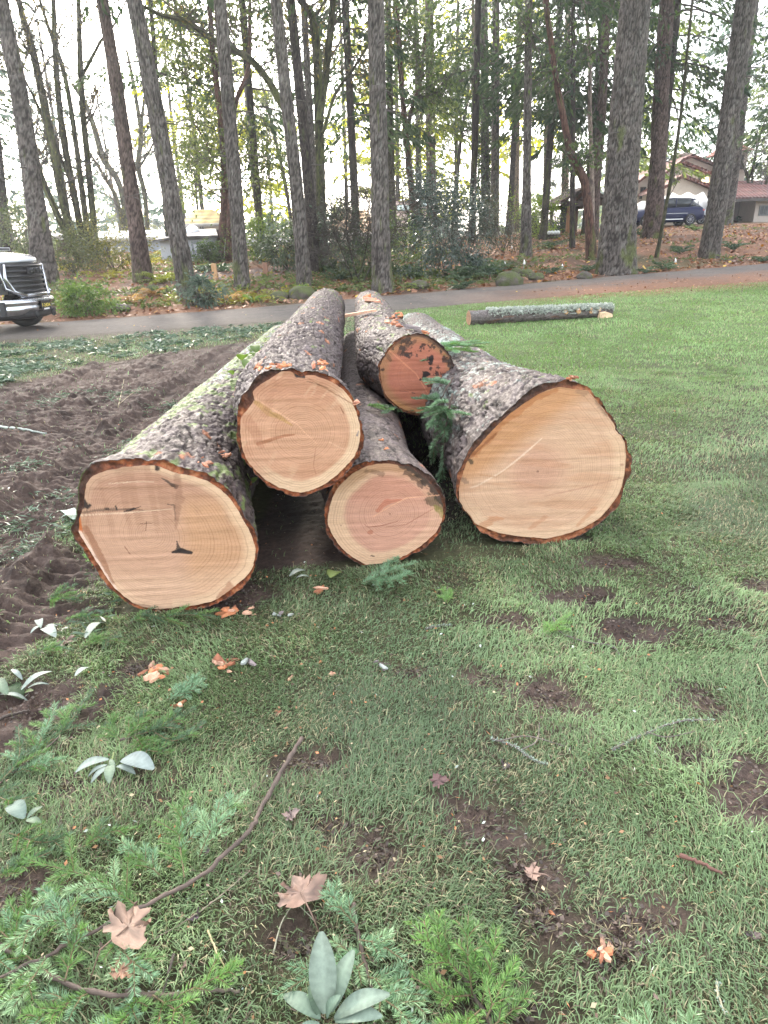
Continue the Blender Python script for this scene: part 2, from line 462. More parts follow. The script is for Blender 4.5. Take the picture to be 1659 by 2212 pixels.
    f1, f2, cid, ox_, oy_ = cells(cu + wx + 0.13, vv / bark['cell'][1] + wy, seed, True)
    g1, g2, gid, gx_, gy_ = cells(np.mod(np.round(2.3 * nc), 1e9) / nc * (cu + 0.8 * wx) + 3.3, 2.6 * (vv / bark['cell'][1] + 0.8 * wy), seed + 7, True)
    fine = fbm(np.cos(th)[None] * 16 + 0 * s[:, None], vv * 26, np.sin(th)[None] * 16, 4, seed + 52, 0.6)
    broad = fbm(np.cos(th)[None] * 2.2 + 0 * s[:, None], vv * 2.0, np.sin(th)[None] * 2.2, 4, seed + 53)
    # plates lie like shingles: each tilts its own way, so one edge stands up and shades the next
    til = ox_ * np.cos(cid * 40) + oy_ * np.sin(cid * 40); til2 = gx_ * np.cos(gid * 40) + gy_ * np.sin(gid * 40)
    open_ = sstep(-0.25, 0.35, fbm(np.cos(th)[None] * 7 + 0 * s[:, None], vv * 9, np.sin(th)[None] * 7, 3, seed + 55) + 0.5 * broad)
    crack = (1 - sstep(0.02, 0.13 + 0.14 * open_, f2 - f1 + 0.08 * fine)) * (0.25 + 0.75 * open_)
    crack = np.maximum(crack, (1 - sstep(0.02, 0.14, g2 - g1)) * open_ * 0.6 * (gid > 0.35)); pit = sstep(0.22, 0.36, fine) * open_
    crack = np.clip(np.maximum(crack, pit * 0.9), 0, 1)
    disp = bark['deep'] * (-crack * (0.6 + 0.5 * cid) + 0.55 * til + 0.35 * til2 * (gid > 0.3) + 0.45 * (gid - 0.5) * (cid > 0.3) + 0.3 * fine + 0.45 * broad) * sstep(0, 0.03, s)[:, None]
    r = r + disp
    up = np.sin(th)[None] + 0 * vv
    col = bark['color'](up, np.cos(th)[None] + 0 * vv, vv, cid, crack, fine, broad, th)
    Vb = ctr[:, None, 0:1] * 0 + ((ctr[:, 0:1] - cen[0] + r * cs[None])[..., None] * XR + (ctr[:, 1:2] + r * sn[None])[..., None] * np.array([0, 0, 1.0]) + s[:, None, None] * AX)
    # rim: rows from the wood out to the bark's edge
    NB = 9; fb = np.linspace(0, 1, NB)[:-1, None]
    rr_ = ri[None] * (1 - fb) + ro[None] * fb
    dz = (0.006 + 0.010 * fbm(np.cos(th)[None] * rr_ * 40, np.sin(th)[None] * rr_ * 40, 3.0, 3, seed + 60)) * np.sin(fb * PI) ** 0.5
    Vr = (rr_ * cs[None])[..., None] * XR + (cen[1] + rr_ * sn[None])[..., None] * np.array([0, 0, 1.0]) + dz[..., None] * AX
    rn = fbm(np.cos(th)[None] * rr_ * 30, np.sin(th)[None] * rr_ * 30, 8.0, 4, seed + 61, 0.65)
    colr = bark['rim'](fb + 0 * rr_, th[None] + 0 * fb, rn)
    VV = np.concatenate([Vr.reshape(-1, 3), Vb.reshape(-1, 3)]); cc = np.concatenate([colr.reshape(-1, 3), col.reshape(-1, 3)])
    rows = NB - 1 + len(s); i = np.arange(rows - 1)[:, None] * seg
    Q = np.stack([i + j, i + k, i + seg + k, i + seg + j], -1).reshape(-1, 4)
    me = np_mesh('bark', VV, [Q[:, ::-1]], np.clip(cc, 0, 1))
    link('bark', me, bmat, root)
    # far end
    e = (rows - 1) * seg; ring = VV[e:e + seg]; m_ = ring.mean(0)
    NF = 10; fV = np.concatenate([m_ + (ring - m_) * q for q in np.linspace(0.02, 0.999, NF)])
    i = np.arange(NF - 1)[:, None] * seg
    Qf = np.stack([i + j, i + seg + j, i + seg + k, i + k], -1).reshape(-1, 4)
    Tf = np.stack([(np.arange(seg) + 1) % seg, np.full(seg, NF * seg), np.arange(seg)], 1)
    me = np_mesh('cut_face', np.vstack([fV, m_]), [Qf[:, ::-1], Tf[:, ::-1]], np.tile(np.array(lin(196, 150, 108)), (NF * seg + 1, 1)), {'ring': np.append(np.repeat(np.linspace(0, 1, NF), seg), 0), 'stain': np.zeros(NF * seg + 1)})
    link('cut_face', me, wmat, root)
    return dict(root=root, cen=cen, dep=dep, ctr=ctr, r=rc, s=s, base=base, bark=(Vb, th))

def ang_w(th, deg, width):
    d = np.abs((th - math.radians(deg) + PI) % (2 * PI) - PI)
    return sstep(math.radians(width), math.radians(width) * 0.4, d)

# --- colours
TAN = lin(214, 170, 130); PALE = lin(232, 200, 158); PINK = lin(206, 148, 116); GOLD = lin(204, 158, 114); BROWN = lin(176, 128, 98)
RED = lin(186, 106, 74); BLK = lin(44, 38, 36); DKB = lin(96, 62, 46)
def wood_L(f, an, a, b, n):
    c = np.tile(np.array(lin(206, 164, 130)), (len(f), 1))
    c = mix(c, lin(186, 142, 112), sstep(0.05, 0.2, b + 0.04 * n) * 0.75)                       # older brown half
    c = mix(c, GOLD, sstep(0.10, 0.2, a + 0.02 * n) * sstep(0.22, 0.1, b) * 0.85)
    c = mix(c, lin(170, 122, 92), sstep(-0.22, -0.30, a + 0.02 * n) * 0.7)
    st = fbm(a * 26, b * 1.5, 0, 3, 5)
    c = mix(c, lin(168, 124, 94), sstep(0.05, 0.5, st) * 0.4 * sstep(-0.05, 0.1, b))
    c = mix(c, lin(224, 188, 150), sstep(-0.12, -0.25, b + 0.03 * n) * 0.55)
    c = mix(c, PALE, sstep(0.86, 0.97, f + 0.02 * n) * ((a > 0.05) * 0.75 + (a <= 0.05) * 0.25))
    return c
def wood_U(f, an, a, b, n):
    c = np.tile(np.array(lin(208, 160, 122)), (len(f), 1))
    c = mix(c, lin(196, 144, 106), sstep(-0.1, 0.5, n) * 0.5)
    c = mix(c, lin(190, 134, 100), sstep(0.11, 0.2, b + 0.02 * n) * 0.5)
    sap = sstep(0.80, 0.86, f + 0.015 * n) * np.clip(sstep(-0.5, 0.4, a / 0.25 - b / 0.25), 0, 1)
    c = mix(c, PALE, sap * 0.85)
    st = fbm(a * 8 + b * 9, (b * 0.8 - a) * 34, 0, 3, 7)
    c = mix(c, PALE, sstep(0.2, 0.6, st) * 0.3 * sstep(0.5, 0.8, f))
    return c
def wood_M(f, an, a, b, n):
    c = np.tile(np.array(lin(208, 158, 128)), (len(f), 1))
    c = mix(c, lin(200, 140, 110), sstep(0.02, 0.12, b + 0.03 * n) * 0.6)
    sap = sstep(0.73, 0.82, f + 0.03 * n) * (0.35 + 0.65 * np.clip(sstep(0.6, -0.4, a / 0.3 + b / 0.6), 0, 1))
    c = mix(c, lin(228, 192, 150), sap * 0.9)
    c = mix(c, lin(186, 142, 98), sstep(0.80, 0.9, f + 0.03 * n) * sstep(0.1, 0.2, b) * 0.7)
    return c
def wood_UR(f, an, a, b, n):
    c = np.tile(np.array(lin(186, 116, 86)), (len(f), 1))
    c = mix(c, lin(206, 132, 94), sstep(0, 0.6, n) * 0.5)
    rim = sstep(0.74, 0.95, f + 0.10 * n)
    c = mix(c, lin(176, 130, 84), rim * 0.8)
    fl = fbm(a * 22, b * 22, 0, 5, 77, 0.68)
    zone = np.clip(sstep(0.02, 0.2, a + 0.5 * b + 0.04 * n) * 0.9 + sstep(0.06, 0.16, b) * 0.75 + sstep(0.85, 1.0, f) * 0.3, 0, 1)
    c = mix(c, lin(52, 42, 36), sstep(0.30, 0.42, fl + 0.34 * zone - 0.10) * 0.88 * (zone > 0.02))
    c = mix(c, lin(80, 64, 50), sstep(0.93, 0.99, f + 0.05 * n) * sstep(-0.5, 0.6, b / 0.25 + a / 0.25) * 0.8)
    return c
def wood_R(f, an, a, b, n):
    c = np.tile(np.array(lin(216, 178, 140)), (len(f), 1))
    c = mix(c, lin(204, 158, 126), sstep(0.55, 0.2, f + 0.08 * n) * 0.8)
    e = sstep(0.15, 0.30, b - a * 0.75 + 0.02 * n)
    c = mix(c, lin(196, 140, 84), e * 0.75)
    st = fbm((a - b) * 3, (a + b) * 3 + b * 20, 0, 3, 15)
    c = mix(c, lin(198, 146, 104), sstep(0.1, 0.5, st) * 0.35)
    c = mix(c, PALE, sstep(0.84, 0.95, f + 0.03 * n) * sstep(0.1, -0.1, b - a * 0.6) * 0.6)
    return c

def bark_color(lich, moss, dry=0.0, tone=(0.150, 0.122, 0.118), fleck=0.03, sd=0):
    def fn(up, side, v, cid, crack, fine, broad, th):
        c = np.empty(up.shape + (3,)); c[:] = np.array(tone) * np.array((0.47, 0.43, 0.41))
        c = mix(c, (0.104, 0.080, 0.080), sstep(0.35, 0.95, cid) * 0.7)
        c = mix(c, (0.085, 0.062, 0.052), sstep(0.3, 0.0, cid) * 0.6)
        fl = vnoise(th[None] * 9 + 0 * v, v * 16, cid * 7, 91 + sd)
        c = mix(c, (0.34, 0.125, 0.055), ((cid * 977) % 1 < fleck) * 0.8 * sstep(-0.2, 0.3, fl))
        c = mix(c, (0.022, 0.015, 0.012), np.clip(crack * 1.25, 0, 1))
        lw = lich(up, side, v, th)
        lm = sstep(0.10, 0.34, broad * 0.55 + fine * 0.75 + lw)
        c = mix(c, (0.26, 0.315, 0.275), lm * 0.86 * (1 - 0.7 * crack))
        mw = moss(up, side, v, th)
        ms = sstep(0.12, 0.3, -broad * 0.5 + fbm(th[None] * 6 + 0 * v, v * 9, 4.0, 4, 71 + sd) + mw)
        c = mix(c, (0.120, 0.165, 0.050), ms * 0.85 * (1 - 0.5 * crack))
        return c
    return fn

def rim_color(dark_at=(90, 80), red=(0.25, 0.070, 0.026), dk=(0.040, 0.018, 0.011)):
    def fn(fb, th, n):
        c = np.empty(fb.shape + (3,)); c[:] = red
        c = mix(c, (0.36, 0.16, 0.075), sstep(0.1, 0.5, n) * 0.6)
        c = mix(c, dk, sstep(0.15, -0.25, n) * 0.75)
        c = mix(c, (0.022, 0.017, 0.015), ang_w(th, *dark_at) * sstep(-0.35, 0.2, n + fb * 0.5) * 0.85)
        return c
    return fn

bmat = bark_material('wet_fir_bark')
wm_l = wood_material('cut_wood_broad', 36, 0.68); wm_s = wood_material('cut_wood_narrow', 27, 0.64); wm_r = wood_material('cut_wood_fine', 44, 0.74)

LOG = {}
LOG['L'] = make_log('felled_log', 'lowest log at the left of the pile, brown cut with black crack and hole', (200, 1450, 2.37),
    [(215,150),(300,125),(450,105),(560,100),(680,110),(800,105),(900,165),(1000,185),(1100,205),(1200,265),(1280,330),(1350,420),(1420,540),(1480,620),(1520,720),(1525,800),(1490,930),(1480,990),(1420,1080),(1300,1170),(1190,1235),(1050,1265),(900,1290),(760,1295),(620,1270),(520,1230),(430,1160),(370,1110),(290,1010),(220,890),(160,790),(90,710),(65,640),(110,580),(120,500),(120,400),(140,280),(165,220)],
    [(225,240),(330,200),(480,165),(600,155),(720,150),(850,200),(920,220),(1020,240),(1130,275),(1230,340),(1310,420),(1380,530),(1440,640),(1480,730),(1500,810),(1480,940),(1420,1020),(1330,1090),(1200,1190),(1060,1230),(900,1250),(760,1265),(650,1250),(550,1215),(470,1150),(400,1090),(330,990),(260,880),(190,760),(130,670),(140,540),(170,480),(180,370),(190,300)],
    (680, 690), 2.70, 6.4, (-0.935, 0.345, 0.345), (-0.90, 0.31, 0.31), 0.30, wood_L,
    [([(140,520),(300,500),(560,490),(680,508)], [10,12,9,3], BLK, 0.55, 0.9), ([(480,512),(560,490),(610,470)], [4,9,3], BLK, 0.9, 0.8), ([(340,490),(360,488)], 10, BLK, 0.9, 0.3), ([(418,470),(428,495)], 7, BLK, 0.9, 0.3),
     ([(140,540),(500,520),(860,490)], [4,5,2], lin(236,206,170), 0.9, 0.3), ([(370,295),(560,280),(720,280)], [3,5,2], lin(232,200,164), 0.8, 0.4),
     ([(855,825),(930,812),(1000,828)], [8,26,16], BLK, 0.97, 0.35), ([(890,740),(905,800)], [5,18], BLK, 0.85, 0.7), ([(780,255),(880,320)], [8,20], BLK, 0.8, 0.9),
     ([(150,440),(200,470),(235,460)], [44,30,5], BLK, 0.95, 0.6), ([(735,150),(738,180)], [16,20], lin(60,46,40), 0.95, 0.3), ([(820,455),(870,460),(880,570)], [7,6,4], BLK, 0.6, 0.9),
     ([(655,590),(650,660)], 3, DKB, 0.8, 0.2), ([(610,604),(700,600)], 3, DKB, 0.7, 0.2), ([(890,180),(910,420),(880,640)], [22,34,10], lin(150,108,82), 0.5, 0.9),
     ([(130,560),(150,660)], [20,14], lin(196,104,40), 0.9, 0.4), ([(140,670),(250,850),(330,980),(430,1120)], [18,22,20,10], lin(238,206,178), 0.92, 0.25), ([(190,640),(300,860),(400,1060)], [26,34,14], lin(150,96,62), 0.6, 0.6),
     ([(1300,1080),(1200,1180)], [30,16], lin(150,84,48), 0.5, 0.6), ([(490,780),(530,840)], 5, lin(140,96,74), 0.7, 0.2), ([(560,1220),(680,1245)], [10,22], lin(120,90,66), 0.55, 1.0)],
    dict(cell=(0.046, 0.105), deep=0.013, rim=rim_color((150, 40)), color=bark_color(
        lambda up, side, v, th: -0.42 + 0.62 * sstep(0.75, 0.0, up) * sstep(0.1, -0.5, side) + 0.50 * sstep(0.5, 2.0, v) * sstep(-0.2, 0.4, up) * sstep(0.55, -0.2, side),
        lambda up, side, v, th: -0.26 + 0.40 * sstep(0.3, 0.9, up) * sstep(0.4, 1.4, v) + 0.25 * sstep(0.2, -0.6, side), sd=1)),
    wm_l, bmat, 101)
LOG['U'] = make_log('felled_log', 'log on top at the left of the pile, warm tan cut with strong rings', (740, 1150, 3.318),
    [(365,205),(480,175),(600,170),(700,160),(800,200),(950,190),(1080,235),(1200,290),(1300,390),(1370,500),(1430,640),(1475,780),(1485,900),(1470,1020),(1420,1120),(1340,1230),(1250,1330),(1150,1420),(1000,1490),(880,1530),(780,1550),(650,1530),(540,1480),(440,1430),(340,1340),(240,1220),(150,1120),(115,1000),(90,880),(95,760),(110,640),(115,540),(140,460),(220,360),(250,300),(310,250)],
    [(450,280),(590,190),(690,195),(800,255),(880,230),(980,250),(1150,320),(1250,390),(1340,500),(1390,620),(1430,760),(1440,880),(1415,1020),(1370,1120),(1290,1210),(1180,1320),(1060,1410),(930,1470),(820,1505),(700,1490),(560,1450),(430,1380),(330,1290),(230,1180),(170,1060),(150,930),(140,800),(150,680),(240,580),(295,500),(270,420),(330,360)],
    (825, 855), 2.93, 6.3, (-0.365, 0.765, 0.275), (-0.335, 0.80, 0.245), 0.25, wood_U,
    [([(310,530),(450,640),(560,690),(700,780)], [26,44,32,8], lin(190,148,86), 0.75, 0.5), ([(400,600),(540,690)], [8,14], lin(150,116,60), 0.6, 0.5), ([(330,980),(480,930),(620,890),(720,880)], [24,22,16,10], lin(164,108,70), 0.8, 0.35),
     ([(300,490),(500,610),(760,770),(830,850),(960,970)], [8,10,9,7,5], lin(232,182,140), 0.8, 0.25), ([(1100,960),(1300,1060)], [6,4], lin(232,190,150), 0.6, 0.3), ([(780,215),(830,260)], [60,14], BLK, 0.97, 0.6),
     ([(250,480),(290,500)], [36,10], BLK, 0.97, 0.5), ([(860,260),(1100,400),(1340,540)], [4,9,6], lin(150,104,70), 0.7, 0.5), ([(860,300),(1100,380)], [5,4], lin(90,64,40), 0.6, 0.6), ([(1400,890),(1420,840)], [10,5], lin(120,116,120), 0.8, 0.5),
     ([(1220,580),(1260,650)], [3,6], lin(120,76,50), 0.8, 0.3), ([(960,1000),(930,1200),(960,1330)], [3,5,2], lin(150,98,70), 0.5, 0.7), ([(400,650),(540,300)], [50,30], lin(184,130,96), 0.35, 0.9), ([(220,700),(360,1000)], [60,40], lin(182,126,92), 0.45, 0.9)],
    dict(cell=(0.040, 0.095), deep=0.015, rim=rim_color((120, 38)), color=bark_color(
        lambda up, side, v, th: -0.50 + 0.40 * sstep(0.5, -0.1, up) * sstep(-0.2, 0.8, side) + 0.34 * sstep(2.4, 4.0, v) * sstep(0.2, -0.7, side),
        lambda up, side, v, th: -0.44 + 0.25 * sstep(4.0, 6.0, v), sd=2)),
    wm_s, bmat, 202)
LOG['M'] = make_log('felled_log', 'small log at the bottom middle, pink cut with pale ring and black mould', (1040, 1450, 3.687),
    [(500,220),(620,190),(750,180),(900,190),(1050,210),(1180,260),(1290,340),(1390,420),(1460,520),(1510,640),(1525,760),(1500,880),(1470,1000),(1440,1060),(1350,1160),(1250,1250),(1100,1320),(950,1380),(780,1430),(650,1450),(520,1445),(420,1400),(300,1320),(210,1230),(130,1130),(80,1030),(50,940),(45,840),(65,730),(110,600),(170,490),(250,380),(340,300),(420,255)],
    [(560,250),(700,215),(860,215),(980,250),(1060,240),(1180,330),(1290,420),(1370,500),(1440,590),(1480,720),(1490,830),(1450,950),(1400,1040),(1300,1140),(1180,1230),(1050,1310),(900,1370),(740,1415),(560,1430),(440,1370),(330,1290),(230,1190),(160,1080),(105,960),(98,850),(120,740),(165,600),(230,490),(330,390),(440,310)],
    (850, 820), 3.066, 6.0, (0.045, 0.285, 0.275), (0.055, 0.26, 0.25), 0.25, wood_M,
    [([(1060,250),(1250,380),(1400,520),(1480,680)], [34,60,70,50], lin(48,42,38), 0.9, 0.9), ([(1040,330),(1180,420),(1230,510)], [30,50,12], lin(66,50,40), 0.7, 1.3), ([(1330,640),(1460,760)], [60,50], lin(70,62,40), 0.7, 1.2), ([(1400,740),(1490,830)], [40,40], lin(150,140,60), 0.6, 1.0),
     ([(640,860),(830,740),(1050,630),(1460,595)], [6,12,8,7], lin(228,172,132), 0.8, 0.25), ([(580,980),(760,960),(940,910)], [4,6,3], lin(130,76,52), 0.85, 0.25), ([(580,980),(540,945)], 4, lin(130,76,52), 0.8, 0.2), ([(780,980),(1040,950),(1380,750)], [2,5,4], lin(140,86,62), 0.75, 0.4),
     ([(700,780),(800,680),(980,650)], [30,36,10], lin(196,112,80), 0.6, 0.5), ([(610,1040)], 36, lin(170,96,64), 0.6, 0.6), ([(845,823)], 10, DKB, 0.9, 0.3), ([(620,1320),(655,1330)], 8, BLK, 0.9, 0.3), ([(260,965)], 8, DKB, 0.8, 0.3), ([(560,300),(760,350)], [34,24], lin(110,80,58), 0.5, 1.4), ([(960,240),(1000,265)], 26, BLK, 0.8, 0.9)],
    dict(cell=(0.046, 0.09), deep=0.006, rim=rim_color((45, 55)), color=bark_color(
        lambda up, side, v, th: -0.75, lambda up, side, v, th: -0.8, tone=(0.20, 0.165, 0.155), fleck=0.02, sd=3)),
    wm_s, bmat, 303)
LOG['UR'] = make_log('felled_log', 'log on top at the right of the pile, orange cut spotted with mould', (1200, 1050, 5.53),
    [(400,400),(500,310),(600,255),(720,210),(850,185),(960,200),(1080,240),(1180,300),(1280,390),(1400,480),(1490,590),(1540,720),(1565,880),(1570,1020),(1550,1150),(1500,1270),(1410,1390),(1300,1490),(1170,1580),(1050,1640),(900,1670),(780,1665),(650,1620),(530,1560),(420,1460),(330,1390),(260,1290),(220,1160),(200,1040),(180,920),(175,780),(215,660),(280,560),(340,480)],
    [(440,430),(540,350),(640,290),(740,250),(850,230),(950,240),(1060,275),(1150,330),(1250,420),(1370,510),(1460,610),(1510,730),(1535,880),(1540,1020),(1520,1140),(1470,1250),(1385,1365),(1280,1460),(1160,1545),(1040,1600),(900,1625),(785,1618),(660,1580),(545,1520),(440,1430),(350,1360),(285,1270),(248,1150),(228,1035),(210,920),(207,790),(245,680),(310,580),(370,500)],
    (870, 950), 4.5, 4.9, (0.275, 0.715, 0.262), (0.24, 0.80, 0.20), 0.25, wood_UR,
    [([(370,500),(470,590),(620,720),(850,920),(1100,1330),(1200,1420)], [14,16,14,10,9,5], lin(224,150,108), 0.7, 0.3), ([(1030,930),(1000,990)], [62,40], lin(34,30,30), 0.97, 0.8), ([(1120,640),(1115,730)], [44,36], lin(40,34,32), 0.95, 0.8), ([(930,1030)], 30, lin(40,34,32), 0.9, 0.9), ([(1070,1140),(1200,1150)], [40,30], lin(40,34,32), 0.8, 1.1),
     ([(1500,700),(1530,950)], [90,70], lin(50,44,40), 0.85, 1.0), ([(690,590),(730,630)], 26, lin(50,40,34), 0.85, 1.0), ([(560,560),(620,480),(850,320)], [40,50,40], lin(70,56,44), 0.6, 1.3), ([(330,600),(400,680)], [40,30], lin(110,80,52), 0.7, 1.0), ([(780,1265),(830,1275)], 9, BLK, 0.9, 0.3), ([(560,1230),(720,1250)], 4, DKB, 0.8, 0.3),
     ([(440,1420),(700,1550),(980,1600)], [34,40,20], lin(206,150,92), 0.8, 0.4), ([(250,900),(240,1100)], [40,36], lin(160,112,72), 0.7, 0.9)],
    dict(cell=(0.036, 0.085), deep=0.011, rim=rim_color((55, 70), red=(0.20, 0.075, 0.035)), color=bark_color(
        lambda up, side, v, th: -0.62 + 0.30 * sstep(0.2, 0.9, side), lambda up, side, v, th: -0.45 + 0.25 * sstep(0.2, 0.8, up), fleck=0.05, sd=4)),
    wm_s, bmat, 404)
LOG['R'] = make_log('felled_log', 'widest log, flared butt at the right with clean pale cut, whitish bark', (1450, 1200, 2.552),
    [(740,150),(850,110),(930,120),(1000,90),(1100,120),(1190,155),(1270,240),(1340,330),(1400,430),(1450,530),(1510,600),(1530,680),(1560,760),(1545,870),(1500,950),(1480,1060),(1430,1160),(1350,1230),(1250,1310),(1150,1370),(1060,1410),(950,1460),(850,1445),(790,1470),(650,1450),(500,1445),(410,1420),(300,1370),(260,1320),(200,1240),(130,1150),(95,1080),(80,1000),(90,900),(130,820),(150,740),(210,640),(280,560),(380,450),(480,370),(580,290),(660,210)],
    [(760,220),(850,180),(940,150),(1050,165),(1180,180),(1250,260),(1320,340),(1380,430),(1440,520),(1490,620),(1500,720),(1490,850),(1470,960),(1440,1040),(1380,1130),(1280,1240),(1150,1320),(1020,1370),(840,1415),(700,1400),(560,1385),(430,1360),(320,1320),(230,1280),(160,1180),(115,1090),(110,990),(140,880),(180,760),(230,690),(320,590),(420,480),(540,370),(650,290)],
    (765, 855), 3.237, 6.2, (0.84, 0.40, 0.392), (0.86, 0.35, 0.335), 0.58, wood_R,
    [([(180,1000),(260,975),(480,850),(640,720),(800,580)], [4,7,9,9,5], lin(236,206,172), 0.85, 0.25), ([(820,1060),(1100,1000),(1480,905)], [4,7,6], lin(180,132,102), 0.55, 0.5), ([(320,1300),(420,1240),(480,1250)], [40,34,10], lin(198,136,88), 0.55, 0.8), ([(700,1330),(820,1240)], [20,30], lin(190,134,92), 0.45, 0.9),
     ([(1100,1300),(1240,1160)], [16,24], lin(196,134,86), 0.45, 0.9), ([(240,700),(500,430),(760,240),(920,180)], [40,34,30,16], lin(176,112,58), 0.65, 0.8), ([(200,740),(420,540)], [16,10], lin(128,72,36), 0.6, 0.8), ([(200,760),(215,775)], 18, lin(60,56,40), 0.8, 1.0), ([(150,930),(165,940)], 26, lin(140,112,88), 0.7, 1.1),
     ([(280,880),(420,900),(560,800)], [8,6,4], lin(192,142,98), 0.6, 0.5), ([(765,855)], 9, DKB, 0.7, 0.3), ([(1090,190),(1180,200)], [18,24], lin(140,110,84), 0.5, 1.3), ([(1250,270),(1330,380)], [14,18], lin(120,96,74), 0.5, 1.4), ([(1465,800)], 16, lin(160,116,86), 0.6, 1.0)],
    dict(cell=(0.052, 0.12), deep=0.016, rim=rim_color((125, 60), red=(0.25, 0.085, 0.036)), color=bark_color(
        lambda up, side, v, th: -0.30 + 0.34 * sstep(-0.3, 0.5, up) * sstep(0.15, 0.6, v) + 0.12 * sstep(0.5, -0.4, side),
        lambda up, side, v, th: -0.62 + 0.2 * sstep(0.0, 0.4, v) * sstep(0.9, 0.3, v), tone=(0.19, 0.165, 0.16), sd=5)),
    wm_r, bmat, 505, seg=360)

# ------------------------------------------------------------------ ground, road, grass
def grow(a, b, d0, k):
    out = [a]; d = d0
    while out[-1] < b: out.append(out[-1] + d); d *= k
    return np.array(out)
gx = np.concatenate([-grow(4.2, 420, 0.03, 1.07)[::-1], np.arange(-4.17, 3.6, 0.022), grow(3.6, 420, 0.03, 1.07)])
gy = np.concatenate([-grow(3, 60, 1, 1.5)[::-1], np.linspace(-2.5, 0.5, 8), np.arange(0.55, 7.0, 0.020), grow(7.0, 24, 0.022, 1.008), grow(24.3, 640, 0.35, 1.05)])
GX, GY = np.meshgrid(gx, gy)
GT = GY - road_near(GX)

MUD = hit_poly([(-260, 880), (0, 835), (150, 795), (330, 768), (470, 745), (600, 722), (640, 735), (590, 765), (520, 845), (420, 905), (320, 950), (215, 1010), (180, 1110), (185, 1200), (250, 1318), (185, 1350), (130, 1410), (60, 1445), (130, 1500), (60, 1570), (-80, 1620), (-400, 1560)])
RIDGE = hit_poly([(100, 1640), (150, 1560), (215, 1480), (262, 1480), (255, 1530), (190, 1600), (125, 1650)])
def ell(cx, cy, rx, ry, rot=0):
    c, s = math.cos(math.radians(rot)), math.sin(math.radians(rot))
    return hit_poly([(cx + rx * math.cos(t) * c - ry * math.sin(t) * s, cy + rx * math.cos(t) * s + ry * math.sin(t) * c) for t in np.linspace(0, 2 * PI, 14)[:-1]])
BARE = [ell(*a) for a in [(1372, 1368, 78, 28, 5), (1195, 1505, 62, 24, 18), (1065, 1470, 40, 14, 10), (1512, 1512, 58, 26, 25), (1618, 1705, 62, 66, 30), (1040, 1790, 100, 34, 38), (1125, 1880, 80, 50, 20),
        (1165, 1975, 56, 34, 30), (1370, 1990, 90, 30, -5), (812, 1842, 42, 40, 0), (725, 1795, 40, 18, 0), (1330, 2060, 60, 30, -20), (1250, 1290, 60, 14, 0), (1560, 1350, 40, 14, 0), (20, 1945, 60, 40, 0), (1050, 2190, 70, 26, 0),
        (520, 1290, 70, 20, -10), (300, 1440, 34, 14, 0), (640, 2040, 40, 20, 0), (90, 1500, 70, 40, 0), (140, 1700, 40, 16, 0), (1090, 1345, 40, 10, 0), (1330, 1215, 50, 12, 0), (880, 1450, 40, 9, 0), (1640, 1260, 40, 14, 0), (1500, 1630, 46, 14, 0), (660, 1650, 60, 12, -10)]]

def masks(X, Y):
    w = 0.16 * fbm(X * 2.2, Y * 2.2, 0, 4, 61)
    mud = sstep(-0.10, 0.16, poly_sd(X, Y, MUD) + w * 1.8)
    mud = np.maximum(mud, sstep(-0.03, 0.05, poly_sd(X, Y, RIDGE) + w * 0.35))
    w2 = 0.07 * fbm(X * 7, Y * 7, 1, 4, 62)
    bare = np.zeros(X.shape)
    for b in BARE:
        c = b.mean(0); near = np.hypot(X - c[0], Y - c[1]) < 1.2
        if near.any():
            v = np.zeros(X.shape); v[near] = sstep(-0.09, 0.03, poly_sd(X[near], Y[near], b) + w2[near]); bare = np.maximum(bare, v)
    thin = sstep(0.18, 0.42, fbm(X * 3.1, Y * 3.1, 2, 4, 63)) * 0.7
    dark = np.clip(sstep(0.05, 0.2, (X + 1.0) * 0.0 + (0.18 - np.abs(X - 0.3 + 0.05 * Y) * 0 )) * 0, 0, 1)
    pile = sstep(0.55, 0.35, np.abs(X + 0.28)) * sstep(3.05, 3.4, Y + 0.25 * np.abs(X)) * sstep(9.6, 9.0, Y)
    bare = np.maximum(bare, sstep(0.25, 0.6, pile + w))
    return mud, bare, thin

LAY = GY < 14
mud = np.zeros(GX.shape); bare = np.zeros(GX.shape); thin = np.zeros(GX.shape)
sel = (GY > 0.4) & (GY < 15.5) & (GX > -12) & (GX < 8)
mud[sel], bare[sel], thin[sel] = masks(GX[sel], GY[sel])
GZ = terrain(GX, GY)
# mud relief: wheel ruts, tread bars, clods
ra = hit(30, 1230)[:2]; rb = hit(500, 800)[:2]; rd = (rb - ra) / np.linalg.norm(rb - ra); rn = np.array([-rd[1], rd[0]])
U = (GX - ra[0]) * rd[0] + (GY - ra[1]) * rd[1]; Vv = (GX - ra[0]) * rn[0] + (GY - ra[1]) * rn[1] + 0.07 * vnoise(GX * 0.9, GY * 0.9, 0, 64)
det = np.zeros(GX.shape); tread = np.zeros(GX.shape)
for c0, wd, pit in ((-0.45, 0.30, 0.085), (0.28, 0.26, 0.075), (1.0, 0.32, 0.09), (1.85, 0.28, 0.08), (2.6, 0.3, 0.085)):
    q = np.abs(Vv - c0) / wd; ins = sstep(1.0, 0.75, q)
    ph = (U + 0.06 * np.sign(Vv - c0) + 0.02 * vnoise(GX * 6, GY * 6, 0, 65)) / pit
    bar = sstep(-0.3, 0.5, np.sin(ph * 2 * PI)) * (0.6 + 0.6 * fbm(GX * 5, GY * 5, 0, 2, 66))
    det += ins * (-0.045 + 0.042 * bar); tread = np.maximum(tread, ins)
    det += 0.028 * np.exp(-((q - 1.25) / 0.25) ** 2) * np.clip(0.35 + 1.6 * fbm(GX * 6, GY * 6, 0, 4, 67, 0.7), 0, 2)
